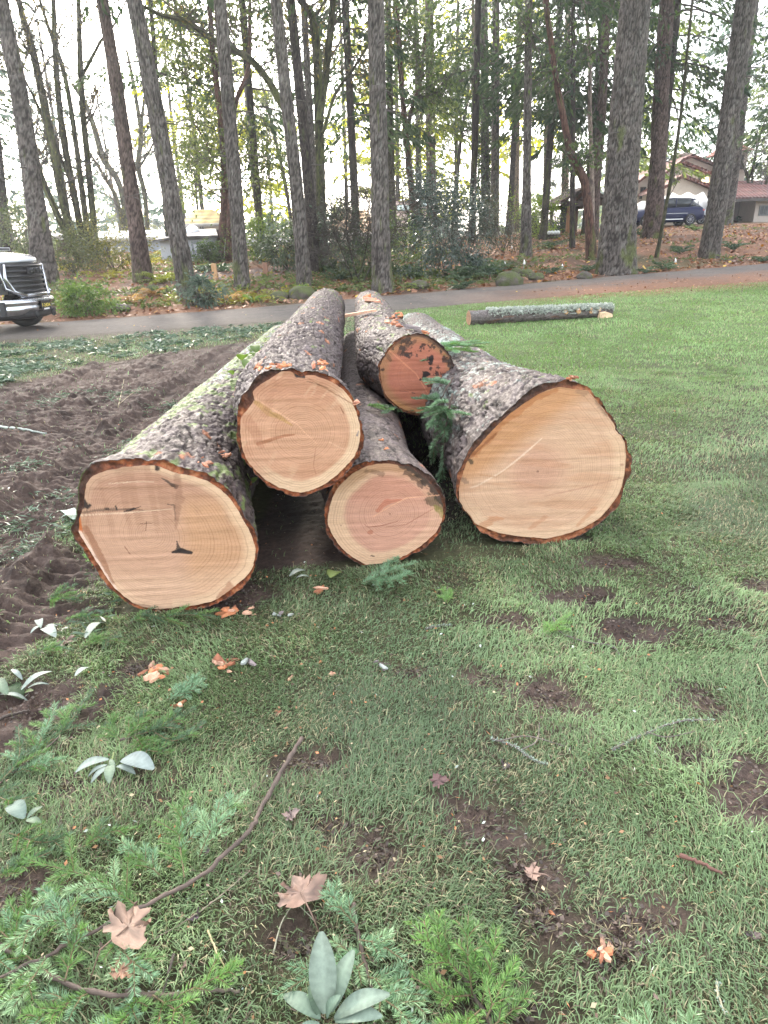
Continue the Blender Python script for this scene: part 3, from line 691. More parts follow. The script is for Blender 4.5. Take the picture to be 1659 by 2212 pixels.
f1, f2, cid = cells(GX / 0.085 + 0.5 * vnoise(GX * 9, GY * 9, 0, 3), GY / 0.085 + 0.5 * vnoise(GX * 9, GY * 9, 4, 3), 68)
clod = np.clip(1 - f1 * 1.3, 0, 1) * (cid > 0.35) * cid * 0.6
h1, h2, hid = cells(GX / 0.13 + 0.6 * vnoise(GX * 7, GY * 7, 2, 3), GY / 0.10 + 0.6 * vnoise(GX * 7, GY * 7, 6, 3), 78)
k1, k2, kid = cells(GX / 0.05 + 0.4 * vnoise(GX * 15, GY * 15, 2, 3), GY / 0.045 + 0.4 * vnoise(GX * 15, GY * 15, 6, 3), 79)
block = (hid - 0.4) * sstep(0.0, 0.10, h2 - h1) * 0.055 + (kid - 0.45) * sstep(0.0, 0.12, k2 - k1) * 0.028
fine = fbm(GX * 14, GY * 14, 0, 4, 69, 0.6)
det += (1 - tread * 0.75) * (0.050 * clod + 0.02 * fbm(GX * 3, GY * 3, 0, 3, 70)) + 0.030 * fine
fadeD = sstep(16, 9, GY)
GZ = GZ + mud * (det + block * (1 - 0.6 * tread)) * fadeD + bare * (-0.012 + 0.014 * fine + 0.35 * block) * sstep(12, 6, GY)
GZ = GZ + (1 - mud) * (1 - bare) * 0.022 * fbm(GX * 2.6, GY * 2.6, 9, 3, 71) * sstep(16, 8, GY) * (GY > 0.4)
rdm = sstep(-0.1, 0.25, GT) * sstep(ROAD_W + 0.05, ROAD_W - 0.3, GT)
GZ = GZ - 0.06 * rdm * ((GX > -45) & (GX < 55))
# colours
c = np.empty(GX.shape + (3,)); c[:] = (0.062, 0.062, 0.030)
nn = fbm(GX * 1.7, GY * 1.7, 0, 4, 72)
c = mix(c, (0.040, 0.034, 0.020), sstep(-0.1, 0.5, fine + 0.5 * nn) * 0.7)
far_lawn = sstep(6, 11, GY) * (GT < 0)
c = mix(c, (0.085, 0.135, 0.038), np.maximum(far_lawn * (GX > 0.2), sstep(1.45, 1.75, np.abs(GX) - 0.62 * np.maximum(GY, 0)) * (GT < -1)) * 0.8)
mc = np.array((0.68, 0.62, 0.60)) * mix(mix(np.broadcast_to(np.array((0.098, 0.072, 0.060)), c.shape), (0.050, 0.035, 0.028), sstep(0.0, 0.5, fbm(GX * 4, GY * 4, 3, 4, 73))), (0.135, 0.105, 0.090), sstep(0.2, 0.6, fbm(GX * 8, GY * 8, 5, 3, 74)) * 0.5)
c = mix(c, mc, mud); c = mix(c, mc * 1.15, bare); c = mix(c, (0.020, 0.016, 0.013), sstep(0.75, 0.5, np.abs(GX + 0.1)) * sstep(3.3, 3.8, GY) * sstep(9.6, 9.0, GY)); c = mix(c, mc * 0.8, thin * 0.4 * (GT < -1))  # gap under the pile painted near black, its shade put into the soil colour
# shoulder of the road: brown needles on the right, grey dirt on the left
sh = sstep(-2.1 - 0.5 * nn, -0.5, GT) * (GT < 0.5)
c = mix(c, (0.17, 0.085, 0.045), sh * sstep(1, 7, GX) * sstep(-0.5, 0.3, nn + 0.2) * 0.85); c = mix(c, (0.085, 0.070, 0.052), sh * sstep(2, -2, GX) * 0.85)
bk = GT > ROAD_W - 0.3
lit = fbm(GX * 1.1, GY * 1.1, 0, 4, 75)
bc = mix(mix(np.broadcast_to(np.array((0.165, 0.082, 0.046)), c.shape), (0.075, 0.046, 0.032), sstep(-0.1, 0.4, lit)), (0.055, 0.062, 0.025), sstep(0.15, 0.45, fbm(GX * 0.6, GY * 0.6, 3, 3, 76)) * 0.6)
path = sstep(2.2, 0.8, np.abs(GT - 11 - 0.4 * (GX + 5))) * sstep(-9, -7, GX) * sstep(-1.0, -3.0, GX)
bc = mix(bc, (0.115, 0.080, 0.070), path * 0.9)
c = np.where(bk[..., None], bc, c)
c = mix(c, (0.06, 0.075, 0.04), sstep(48, 60, GY))
nx, ny = len(gx), len(gy); i = np.arange(ny - 1)[:, None] * nx; j = np.arange(nx - 1)[None]
Q = np.stack([i + j, i + j + 1, i + nx + j + 1, i + nx + j], -1).reshape(-1, 4)

m_ground, nt, bs, out = node_mat('earth'); L = nt.links.new
col = N(nt, 'ShaderNodeAttribute', attribute_name='col').outputs['Color']; wet = N(nt, 'ShaderNodeAttribute', attribute_name='wet').outputs['Fac']
tc = N(nt, 'ShaderNodeTexCoord')
n1 = N(nt, 'ShaderNodeTexNoise', i_Scale=35.0, i_Detail=8.0, i_Roughness=0.7); L(tc.outputs['Object'], n1.inputs['Vector'])
n2 = N(nt, 'ShaderNodeTexNoise', i_Scale=150.0, i_Detail=4.0, i_Roughness=0.7); L(tc.outputs['Object'], n2.inputs['Vector'])
mr = N(nt, 'ShaderNodeMapRange'); mr.inputs[1].default_value = 0.3; mr.inputs[2].default_value = 0.7; mr.inputs[3].default_value = 0.55; mr.inputs[4].default_value = 1.5
L(n1.outputs[0], mr.inputs[0]); hs = N(nt, 'ShaderNodeHueSaturation'); L(mr.outputs[0], hs.inputs['Value']); L(col, hs.inputs['Color']); L(hs.outputs[0], bs.inputs['Base Color'])
ro = N(nt, 'ShaderNodeMapRange'); ro.inputs[3].default_value = 0.95; ro.inputs[4].default_value = 0.75; L(wet, ro.inputs[0]); L(ro.outputs[0], bs.inputs['Roughness'])
bs.inputs['Specular IOR Level'].default_value = 0.22
ad = N(nt, 'ShaderNodeMath', operation='MULTIPLY_ADD'); ad.inputs[1].default_value = 0.4; L(n2.outputs[0], ad.inputs[0]); L(n1.outputs[0], ad.inputs[2])
bp = N(nt, 'ShaderNodeBump', i_Strength=0.9, i_Distance=0.022); L(ad.outputs[0], bp.inputs['Height']); L(bp.outputs[0], bs.inputs['Normal'])
V = np.stack([GX, GY, GZ], -1).reshape(-1, 3)
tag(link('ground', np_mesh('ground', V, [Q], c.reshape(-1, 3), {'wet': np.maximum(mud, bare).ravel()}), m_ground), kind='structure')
def gz(x, y):
    """Height of the ground sheet itself."""
    x = np.atleast_1d(x); y = np.atleast_1d(y)
    ix = np.clip(np.searchsorted(gx, x) - 1, 0, nx - 2); iy = np.clip(np.searchsorted(gy, y) - 1, 0, ny - 2)
    fx = (x - gx[ix]) / (gx[ix + 1] - gx[ix]); fy = (y - gy[iy]) / (gy[iy + 1] - gy[iy])
    return GZ[iy, ix] * (1 - fx) * (1 - fy) + GZ[iy, ix + 1] * fx * (1 - fy) + GZ[iy + 1, ix] * (1 - fx) * fy + GZ[iy + 1, ix + 1] * fx * fy

# road sheet
rx = np.concatenate([-grow(13, 44, 0.2, 1.06)[::-1], np.arange(-12.9, 18, 0.08), grow(18, 54, 0.2, 1.06)]); rv = np.linspace(0, 1, 54)
RX, RV = np.meshgrid(rx, rv)
e0 = 0.16 * fbm(rx * 1.3, rx * 0, 0, 4, 81); e1 = 0.16 * fbm(rx * 1.3, rx * 0 + 7, 0, 4, 82)
RY = road_near(RX) + e0[None] * (1 - RV) + (ROAD_W + e1)[None] * RV
RZ = terrain(RX, RY) - 0.03 * np.maximum(0, 1 - np.minimum(RV, 1 - RV) / 0.03) + 0.02 * (1 - (2 * RV - 1) ** 2)
rn1 = fbm(RX * 1.2, RY * 3, 0, 4, 83); rn2 = fbm(RX * 9, RY * 9, 0, 3, 84)
c = np.empty(RX.shape + (3,)); c[:] = (0.100, 0.086, 0.076)
c = mix(c, (0.074, 0.065, 0.058), sstep(-0.1, 0.5, rn1) * 0.7); c = mix(c, (0.15, 0.135, 0.12), sstep(0.2, 0.6, rn2) * 0.4)
litter = sstep(0.72, 0.12, RV + 0.30 * rn1 + 0.2 * rn2) * sstep(0.5, 6.5, RX)
c = mix(c, (0.175, 0.085, 0.048), litter * 0.85)
dirt = sstep(0.34, 0.02, RV + 0.15 * rn1) * sstep(3, -1, RX); c = mix(c, (0.085, 0.072, 0.058), dirt * 0.7)
c = mix(c, (0.13, 0.075, 0.045), sstep(0.9, 1.0, RV + 0.06 * rn2) * 0.7)
nxr, nyr = len(rx), len(rv); i = np.arange(nyr - 1)[:, None] * nxr; j = np.arange(nxr - 1)[None]
Q = np.stack([i + j, i + j + 1, i + nxr + j + 1, i + nxr + j], -1).reshape(-1, 4)
m_road = surf('worn_asphalt', None, rough=0.95, spec=0.2, scale=60, vary=0.22, bump=0.5, bdist=0.006, bscale=220)
tag(link('road', np_mesh('road', np.stack([RX, RY, RZ], -1).reshape(-1, 3), [Q], c.reshape(-1, 3)), m_road), kind='structure')

# grass: short blades, matted in drifts
m_grass = leaf_mat('grass_blades', 0.5, 0.3, 0.35)
def scatter_grass(n, y0, y1, hgt, wid, lean, seed, xmax=None):
    rg = np.random.default_rng(seed)
    y = y0 + (y1 - y0) * np.sqrt(rg.random(n) * (1 - (0.25 if y0 < 2 else 0.55)) + (0.25 if y0 < 2 else 0.55)) if False else rg.uniform(y0, y1, n)
    half = 0.62 * y + 1.7
    x = rg.uniform(-1, 1, n) * half
    m, b, t = masks(x, y)
    keep = rg.random(n) < np.clip(1 - 1.02 * m, 0.025, 1) * np.clip(1 - 1.0 * b, 0.03, 1) * (1 - 0.75 * t) * (half / half.max())
    tt = y - road_near(x); keep &= tt < -0.15 - 1.6 * rg.random(n) * np.where(x > 1, 1.1, 1.3)
    for q in LOG.values():
        a = x * XR[0] + y * XR[1]; dd = x * AX[0] + y * AX[1]
        if q['cen'][1] < 0.6: keep &= ~((np.abs(a - q['cen'][0]) < 0.30) & (dd > q['dep'] - 0.005) & (dd < q['dep'] + 6))
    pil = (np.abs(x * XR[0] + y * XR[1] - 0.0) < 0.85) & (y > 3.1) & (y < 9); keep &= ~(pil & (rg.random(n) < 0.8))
    x, y = x[keep], y[keep]; n = len(x); z = gz(x, y)
    flow = fbm(x * 1.3, y * 1.3, 0, 3, 91) * 5 + rg.normal(0, 1.0, n)
    ld = np.stack([np.cos(flow), np.sin(flow), 0 * x], 1); k = np.clip(lean + rg.normal(0, 0.3, n), 0.05, 1.6)
    patch = fbm(x * 2.0, y * 2.0, 5, 3, 92)
    h = hgt * (0.55 + 0.75 * rg.random(n)) * (1 + 0.5 * patch); w = wid * (0.6 + 0.8 * rg.random(n))
    sd = np.stack([-ld[:, 1], ld[:, 0], 0 * x], 1) + rg.normal(0, 0.35, (n, 3)); sd /= np.linalg.norm(sd, axis=1)[:, None]
    P0 = np.stack([x, y, z - 0.004], 1); up = np.array([0, 0, 1.0])
    a1 = k * 0.5; P1 = P0 + (ld * np.sin(a1)[:, None] + up * np.cos(a1)[:, None]) * (h * 0.5)[:, None]
    a2 = np.minimum(k * 1.5, 1.75); P2 = P1 + (ld * np.sin(a2)[:, None] + up * np.cos(a2)[:, None]) * (h * 0.55)[:, None]
    P2[:, 2] = np.maximum(P2[:, 2], z + 0.003)
    hw = (w / 2)[:, None] * sd
    V = np.stack([P0 - hw, P0 + hw, P1 + hw * 0.85, P1 - hw * 0.85, P2], 1).reshape(-1, 3); o = np.arange(n)[:, None] * 5
    Q = o + np.array([[0, 1, 2, 3]]); T = o + np.array([[3, 2, 4]])
    br = np.clip(0.5 + 0.7 * patch + rg.normal(0, 0.28, n), 0, 1)
    c = mix(np.tile(np.array((0.085, 0.138, 0.044)), (n, 1)), (0.260, 0.372, 0.158), br)
    hue = fbm(x * 1.1, y * 1.1, 8, 3, 93); c = mix(c, np.array((0.170, 0.255, 0.135)), np.clip(0.5 + hue, 0, 1) * 0.5)
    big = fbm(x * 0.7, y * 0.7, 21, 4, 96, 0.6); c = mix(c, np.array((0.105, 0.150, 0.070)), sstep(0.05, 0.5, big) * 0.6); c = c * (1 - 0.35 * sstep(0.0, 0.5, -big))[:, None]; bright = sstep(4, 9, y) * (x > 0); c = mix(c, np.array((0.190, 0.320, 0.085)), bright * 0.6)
    straw = rg.random(n) < 0.09 + 0.16 * sstep(0.1, 0.5, fbm(x * 2.4, y * 2.4, 11, 3, 94)); c[straw] = np.array((0.34, 0.31, 0.17)) * rg.uniform(0.6, 1.2, (straw.sum(), 1))
    dead = rg.random(n) < 0.05 + 0.12 * sstep(0.0, 0.5, fbm(x * 3.3, y * 3.3, 14, 3, 95)); c[dead] = np.array((0.12, 0.09, 0.06)) * rg.uniform(0.6, 1.5, (dead.sum(), 1))
    gm = c.mean(1, keepdims=True); c = (gm + (c - gm) * 0.9) * 1.1
    return V, Q, T, np.repeat(c, 5, 0)
parts = [scatter_grass(330000, 0.45, 2.2, 0.037, 0.0029, 1.0, 1), scatter_grass(280000, 2.2, 4.2, 0.037, 0.0038, 0.95, 2), scatter_grass(230000, 4.2, 8.5, 0.040, 0.0060, 0.8, 3), scatter_grass(170000, 8.5, 19.5, 0.045, 0.012, 0.7, 4)]
k = 0; Vs, Qs, Ts, cs = [], [], [], []
for V, Q, T, c in parts: Vs.append(V); Qs.append(Q + k); Ts.append(T + k); cs.append(c); k += len(V)
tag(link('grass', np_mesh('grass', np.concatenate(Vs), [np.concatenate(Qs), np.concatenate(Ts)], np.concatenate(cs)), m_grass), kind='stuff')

# ------------------------------------------------------------------ standing trees
def trunk_bark(name, scale=1.0):
    m, nt, bs, out = node_mat(name); L = nt.links.new
    col = N(nt, 'ShaderNodeAttribute', attribute_name='col').outputs['Color']
    tc = N(nt, 'ShaderNodeTexCoord'); mp = N(nt, 'ShaderNodeMapping'); mp.inputs['Scale'].default_value = (1, 1, 0.22); L(tc.outputs['Object'], mp.inputs[0])
    n1 = N(nt, 'ShaderNodeTexNoise', i_Scale=34 * scale, i_Detail=7.0, i_Roughness=0.7); L(mp.outputs[0], n1.inputs['Vector'])
    n2 = N(nt, 'ShaderNodeTexNoise', i_Scale=1.3, i_Detail=4.0); L(tc.outputs['Object'], n2.inputs['Vector'])
    mr = N(nt, 'ShaderNodeMapRange'); mr.inputs[1].default_value = 0.33; mr.inputs[2].default_value = 0.68; mr.inputs[3].default_value = 0.4; mr.inputs[4].default_value = 1.6
    L(n1.outputs[0], mr.inputs[0])
    m2 = N(nt, 'ShaderNodeMapRange'); m2.inputs[1].default_value = 0.3; m2.inputs[2].default_value = 0.7; m2.inputs[3].default_value = 0.75; m2.inputs[4].default_value = 1.25
    L(n2.outputs[0], m2.inputs[0])
    mu = N(nt, 'ShaderNodeMath', operation='MULTIPLY'); L(mr.outputs[0], mu.inputs[0]); L(m2.outputs[0], mu.inputs[1])
    hs = N(nt, 'ShaderNodeHueSaturation'); L(mu.outputs[0], hs.inputs['Value']); L(col, hs.inputs['Color']); L(hs.outputs[0], bs.inputs['Base Color'])
    bp = N(nt, 'ShaderNodeBump', i_Strength=0.9, i_Distance=0.03); L(n1.outputs[0], bp.inputs['Height']); L(bp.outputs[0], bs.inputs['Normal'])
    bs.inputs['Roughness'].default_value = 0.9; bs.inputs['Specular IOR Level'].default_value = 0.2
    return m

m_trunk = trunk_bark('standing_tree_bark'); m_needle = leaf_mat('conifer_needles', 0.55, 0.55); m_leaf = leaf_mat('broad_leaves', 0.45, 0.45)
m_twig = surf('twig_bark', None, rough=0.85, scale=30, vary=0.3, bump=0.3, bdist=0.005)

def sky_pts(base_px, way):
    """Base on the ground and way points in the upright plane that faces the camera there."""
    B = hit(*base_px); h = B[:2] / np.linalg.norm(B[:2]); n = np.array([h[0], h[1], 0])
    out = [B]
    for q in way:
        d = ray(*q); t = (n @ (B - CAM)) / (n @ d); out.append(CAM + d * t)
    return np.array(out)

TRUNK_COL = {  # plate, furrow, extra tint on one side or near the ground
    'grey': ((0.160, 0.138, 0.122), (0.050, 0.040, 0.034)), 'red': ((0.150, 0.108, 0.092), (0.055, 0.034, 0.028)),
    'dark': ((0.075, 0.060, 0.052), (0.026, 0.020, 0.018)), 'moss': ((0.085, 0.080, 0.045), (0.028, 0.026, 0.016)),
    'madrone': ((0.145, 0.078, 0.058), (0.06, 0.03, 0.022)), 'pale': ((0.33, 0.26, 0.21), (0.16, 0.12, 0.10)), 'sun': ((0.30, 0.22, 0.15), (0.10, 0.07, 0.05)),  # sun style has the sunlight painted into its bark colours
}

def trunk_mesh(pts, rad, style, seed, n=36, relief=0.02, step=0.07, flare=0.25, mossy=0.0):
    """pts/rad: coarse axis. Returns V, Q, col for a furrowed trunk."""
    P = np.asarray(pts, float); seg = np.r_[0, np.cumsum(np.linalg.norm(np.diff(P, axis=0), axis=1))]
    s = np.r_[np.arange(-0.25, min(9.5, seg[-1]), step), np.arange(min(9.5, seg[-1]), seg[-1], 0.5), seg[-1]]
    tot = np.linspace(0, len(P) - 1, 160); sp = spline(P, 160); sl = np.r_[0, np.cumsum(np.linalg.norm(np.diff(sp, axis=0), axis=1))]
    sl *= seg[-1] / sl[-1]
    ax = np.stack([np.interp(s, sl, sp[:, k]) for k in range(3)], 1)
    below = s < 0; ax[below] = sp[0] + (sp[0] - sp[1]) / (np.linalg.norm(sp[1] - sp[0]) + 1e-9) * (-s[below])[:, None]
    r = np.interp(s, seg, rad)[:, None]
    th = (np.arange(n) * 2 * PI / n)[None]
    c_, s_ = np.cos(th) + 0 * r, np.sin(th) + 0 * r; v = s[:, None] + 0 * th
    k = max(6, int(round(2 * PI * rad[0] / (0.055 if rad[0] < 0.5 else 0.075))))
    w = 0.8 * fbm(c_ * 1.7, v * 0.9, s_ * 1.7, 3, seed)
    f1, f2, cid = cells(th / (2 * PI) * k + w, v / 0.24 + 0.8 * w, seed)
    fi = fbm(c_ * 7, v * 5, s_ * 7, 3, seed + 1, 0.6); br = fbm(c_ * 1.2, v * 0.5, s_ * 1.2, 3, seed + 2)
    fur = 1 - sstep(0.04, 0.34, f2 - f1 + 0.12 * fi)
    amp = relief * np.clip(r / rad[0], 0.3, 1)
    fl = flare * np.exp(-np.maximum(s, 0) / (1.6 * rad[0] + 0.1))[:, None] * (1 + 0.35 * np.sin(th * 5 + seed) + 0.25 * np.sin(th * 3 + 2 * seed))
    R = r * (1 + fl + 0.05 * br) + amp * (-fur + 0.5 * fi + 0.5 * (cid - 0.5))
    t, u, b = frames(ax)
    V = ax[:, None] + R[..., None] * (np.cos(th)[..., None] * u[:, None] + np.sin(th)[..., None] * b[:, None])
    pc, fc = TRUNK_COL[style]; pc = tuple(0.72 * v for v in pc); fc = tuple(0.6 * v for v in fc)
    c = np.empty(R.shape + (3,)); c[:] = pc
    c = mix(c, np.array(pc) * 1.25, sstep(0.5, 1.0, cid) * 0.7); c = mix(c, np.array(pc) * 0.75, sstep(0.35, 0.0, cid) * 0.6)
    c = mix(c, fc, fur)
    lich = sstep(0.12, 0.35, fbm(c_ * 6, v * 5, s_ * 6, 4, seed + 3) - 0.05)
    if style in ('grey',): c = mix(c, (0.17, 0.175, 0.155), lich * 0.35 * (1 - fur))
    low = np.clip(1.3 - s / 1.2, 0, 1)[:, None]
    ms = sstep(0.0, 0.3, fbm(c_ * 2, v * 1.6, s_ * 2, 4, seed + 4) + mossy * 0.55 - 0.35 + 0.30 * low)
    c = mix(c, (0.085, 0.100, 0.030), ms * 0.75)
    rows = len(s); i = np.arange(rows - 1)[:, None] * n; j = np.arange(n)[None]; kk = (j + 1) % n
    Q = np.stack([i + j, i + kk, i + n + kk, i + n + j], -1).reshape(-1, 4)
    return V.reshape(-1, 3), Q, c.reshape(-1, 3)

def sprays(Pc, Dc, L, W, col, droop=0.3, rg=rng):
    """One pointed leaf-clump quad per row: centre-base Pc, direction Dc, length L, width W."""
    n = len(Pc)
    side = np.cross(Dc, rg.normal(size=(n, 3))); side /= np.linalg.norm(side, axis=1)[:, None] + 1e-9
    tip = Pc + Dc * L[:, None] - np.array([0, 0, 1]) * (droop * L)[:, None]
    midp = Pc + Dc * (0.45 * L)[:, None] - np.array([0, 0, 1]) * (0.12 * droop * L)[:, None]
    V = np.stack([Pc, midp + side * (W / 2)[:, None], tip, midp - side * (W / 2)[:, None]], 1).reshape(-1, 3)
    Q = np.arange(n * 4).reshape(n, 4)
    return V, Q, np.repeat(col, 4, 0)

def conifer_crown(axis, h0, h1, Lmax, nbr, ns, col0, col1, seed, droop=0.35, size=(0.16, 0.34), wid=0.30, taper=0.75, hang=0.5, side_bias=None):
    """axis(h) -> points. Whorls of drooping boughs, each a spray of clumps. Returns limb tubes + foliage arrays."""
    rg = np.random.default_rng(seed)
    hb = np.sort(h0 + (h1 - h0) * rg.random(nbr) ** 1.05); az = rg.random(nbr) * 2 * PI
    if side_bias is not None: az = side_bias[0] + rg.normal(0, side_bias[1], nbr)
    q = (hb - h0) / max(h1 - h0, 0.1)
    Lb = Lmax * (1 - taper * q) * (0.55 + 0.6 * rg.random(nbr))
    p0 = axis(hb); d = np.stack([np.cos(az), np.sin(az), 0 * az], 1)
    up = 0.25 * rg.random(nbr) - 0.05
    def at(t):      # t (nbr,m)
        return p0[:, None] + d[:, None] * (t * Lb[:, None])[..., None] + np.array([0, 0, 1.0]) * ((up[:, None] * t - droop * t ** 1.8) * Lb[:, None])[..., None]
    mb = MB()
    for i in range(nbr):
        t = np.linspace(0, 1, 5)[None]
        pts = at(np.repeat(t, nbr, 0))[i] if False else p0[i] + d[i] * (t[0] * Lb[i])[:, None] + np.array([0, 0, 1.0]) * ((up[i] * t[0] - droop * t[0] ** 1.8) * Lb[i])[:, None]
        mb.tube(pts, np.linspace(0.035, 0.008, 5) * (0.5 + Lb[i] / 4), 3, (0.05, 0.04, 0.032), cap=False)
    cnt = np.maximum(6, (ns * Lb / Lmax)).astype(int); idx = np.repeat(np.arange(nbr), cnt); m = len(idx)
    t = 0.18 + 0.84 * rg.random(m) ** 0.8
    lat = np.stack([-d[idx, 1], d[idx, 0], 0 * az[idx]], 1); sg = rg.choice([-1, 1], m)
    wl = wid * Lb[idx] * np.sin(np.clip(t, 0, 1) * PI * 0.8 + 0.35) * rg.random(m) ** 0.7
    P = p0[idx] + d[idx] * (t * Lb[idx])[:, None] + lat * (sg * wl)[:, None]
    P[:, 2] += (up[idx] * t - droop * t ** 1.8) * Lb[idx] - hang * wl * rg.random(m) - 0.05 * rg.random(m)
    Dv = d[idx] * (0.6 + 0.4 * rg.random(m))[:, None] + lat * (sg * (0.3 + 0.7 * rg.random(m)))[:, None] + rg.normal(0, 0.3, (m, 3)); Dv[:, 2] -= hang * 0.7
    Dv /= np.linalg.norm(Dv, axis=1)[:, None]
    L = size[0] + (size[1] - size[0]) * rg.random(m); W = L * (0.28 + 0.22 * rg.random(m))
    k = np.clip(0.5 + 0.5 * fbm(P[:, 0] * 0.8, P[:, 1] * 0.8, P[:, 2] * 0.8, 2, seed) * 1.6 + rg.normal(0, 0.22, m), 0, 1)
    col = mix(np.tile(np.array(col0), (m, 1)), col1, k)
    V, Q, cc = sprays(P, Dv, L, W, col, 0.25, rg)
    return mb, (V, Q, cc)

def twiggy(start, direction, length, rad, depth, rg, out, spread=0.6, upward=0.15, kids=(2, 4), shrink=0.62, wob=0.12):
    """Recursive bare branches; appends (points, radii) to out and returns tip positions."""
    d = np.asarray(direction, float); d /= np.linalg.norm(d); n = 5
    pts = [np.asarray(start, float)]
    for i in range(n):
        d = d + rg.normal(0, wob, 3) + np.array([0, 0, upward * 0.3]); d /= np.linalg.norm(d); pts.append(pts[-1] + d * length / n)
    pts = np.array(pts); out.append((pts, np.linspace(rad, rad * 0.5, n + 1)))
    tips = [pts[-1]]
    if depth > 0:
        for _ in range(rg.integers(*kids) + 1):
            f = rg.uniform(0.3, 1.0); i = int(f * n); p = pts[i]
            nd = (pts[min(i + 1, n)] - pts[max(i - 1, 0)]); nd = nd / np.linalg.norm(nd) + rg.normal(0, spread, 3)
            tips += twiggy(p, nd, length * shrink * rg.uniform(0.7, 1.2), rad * 0.55, depth - 1, rg, out, spread, upward, kids, shrink, wob)
    return tips

def leaves_at(P, size, c0, c1, rg, per=6, scatter=0.25, flat=0.5):
    P = np.repeat(np.asarray(P), per, 0) + rg.normal(0, scatter, (len(P) * per, 3)); n = len(P)
    D = rg.normal(0, 1, (n, 3)); D[:, 2] -= flat; D /= np.linalg.norm(D, axis=1)[:, None]
    L = size * (0.6 + 0.8 * rg.random(n)); col = mix(np.tile(np.array(c0), (n, 1)), c1, np.clip(rg.normal(0.5, 0.35, n), 0, 1))
    return sprays(P, D, L, L * 0.55, col, 0.1, rg)

def add_crown(root, mb, fol, mat2, name='crown'):
    """Limbs and foliage as one child mesh with two materials."""
    Vl, Ql, cl = [], [], []
    n0 = 0
    if mb is not None and mb.n:
        Vl.append(np.concatenate(mb.V)); cl.append(np.concatenate(mb.c)); n0 = mb.n
        q1 = np.concatenate(mb.Q) if mb.Q else np.zeros((0, 4), int)
        t1 = np.concatenate(mb.T) if mb.T else np.zeros((0, 3), int)
    else: q1 = np.zeros((0, 4), int); t1 = np.zeros((0, 3), int)
    fv = [f for f in fol if f is not None]; q2 = []
    for V, Q, c in fv: Vl.append(V); cl.append(c); q2.append(Q + n0); n0 += len(V)
    q2 = np.concatenate(q2) if q2 else np.zeros((0, 4), int)
    V = np.concatenate(Vl) - np.array(root.location); polys, mi = [], []
    for p, m in ((q1, 0), (t1, 0), (q2, 1)):
        if len(p): polys.append(p); mi.append(m)
    me = np_mesh(name, V, polys, np.concatenate(cl), mi=mi, smooth=True)
    return link(name, me, [m_twig, mat2], root)

GREEN = dict(fir=((0.026, 0.048, 0.022), (0.075, 0.110, 0.040)), hem=((0.018, 0.036, 0.018), (0.055, 0.085, 0.032)), lit=((0.17, 0.20, 0.025), (0.46, 0.46, 0.06)),  # lit foliage carries the backlight glow in its colour
             blue=((0.045, 0.075, 0.060), (0.095, 0.140, 0.105)), mid=((0.055, 0.088, 0.022), (0.17, 0.21, 0.05)))

def fir(name, label, base, way, wpx, style='grey', cat='tree', H=27, n=36, relief=0.02, crown=None, seed=0, flare=0.22, group='tree trunks across the road', mossy=0.0, extra=None):
    """wpx: trunk width in picture points at the base and each way point."""
    P = sky_pts(base, way); B = P[0]
    rad = [w / F * depth_of(p) / 2 for w, p in zip(wpx, P)]
    if H:
        d = P[-1] - P[-2]; d /= np.linalg.norm(d); top = P[-1] + d * max(1.0, (B[2] + H - P[-1][2]) / max(d[2], 0.3))
        P = np.vstack([P, top]); rad = rad + [0.05]
    root = empty(name, B, 0, label, cat, group)
    V, Q, c = trunk_mesh(P, rad, style, seed, n, relief, flare=flare, mossy=mossy)
    link('trunk', np_mesh('trunk', V - B, [Q], c), m_trunk, root)
    seg = np.r_[0, np.cumsum(np.linalg.norm(np.diff(P, axis=0), axis=1))]
    axis = lambda h: np.stack([np.interp(h, P[:, 2] - B[2], P[:, k]) for k in range(3)], 1)
    if crown:
        cr = dict(h0=10, h1=H - 0.5, Lmax=4.0, nbr=44, ns=70, col='fir'); cr.update(crown)
        g = GREEN[cr.pop('col')]
        mb, fol = conifer_crown(axis, cr.pop('h0'), cr.pop('h1'), cr.pop('Lmax'), cr.pop('nbr'), cr.pop('ns'), g[0], g[1], seed + 500, **cr)
        # a few dead stubs under the crown
        rg = np.random.default_rng(seed + 900)
        for _ in range(9):
            h = rg.uniform(2.5, 10); a = rg.uniform(0, 2 * PI); p = axis(np.array([h]))[0]; L = rg.uniform(0.3, 1.6)
            mb.tube(p + np.array([math.cos(a), math.sin(a), 0])[None] * np.linspace(0.1, L, 4)[:, None] + np.array([0, 0, -0.12 * L]) * (np.linspace(0, 1, 4) ** 2)[:, None], np.linspace(0.022, 0.006, 4), 4, (0.06, 0.05, 0.042), cap=False)
        add_crown(root, mb, [fol] + (extra(axis, rg) if extra else []), m_needle)
    return root, P

HI = dict(h0=8.6, Lmax=3.6, nbr=42, ns=70)
fir('fir_tree', 'grey fir trunk rising just behind the white pickup truck', (100, 612), [(75, 430), (38, 180), (0, 0)], [50, 40, 35, 33], seed=1, crown=HI, relief=0.028)
fir('fir_tree', 'dark trunk cut by the left edge behind the truck', (14, 556), [(4, 440), (-20, 200)], [27, 24, 20], 'dark', seed=2, crown=HI, group=None)
fir('fir_tree', 'reddish smooth fir trunk, second from the left along the road', (311, 608), [(282, 400), (246, 150), (221, 0)], [38, 31, 28, 26], 'red', seed=3, crown=HI)
fir('fir_tree', 'deeply furrowed grey fir trunk leaning left in front of the shed', (407, 640), [(372, 440), (325, 180), (290, 0)], [40, 38, 36, 34], seed=4, crown=HI, relief=0.036, n=48)
fir('fir_tree', 'grey fir trunk beside the low wooden garden posts', (524, 623), [(509, 420), (490, 180), (475, 0)], [31, 30, 29, 28], seed=5, crown=HI)
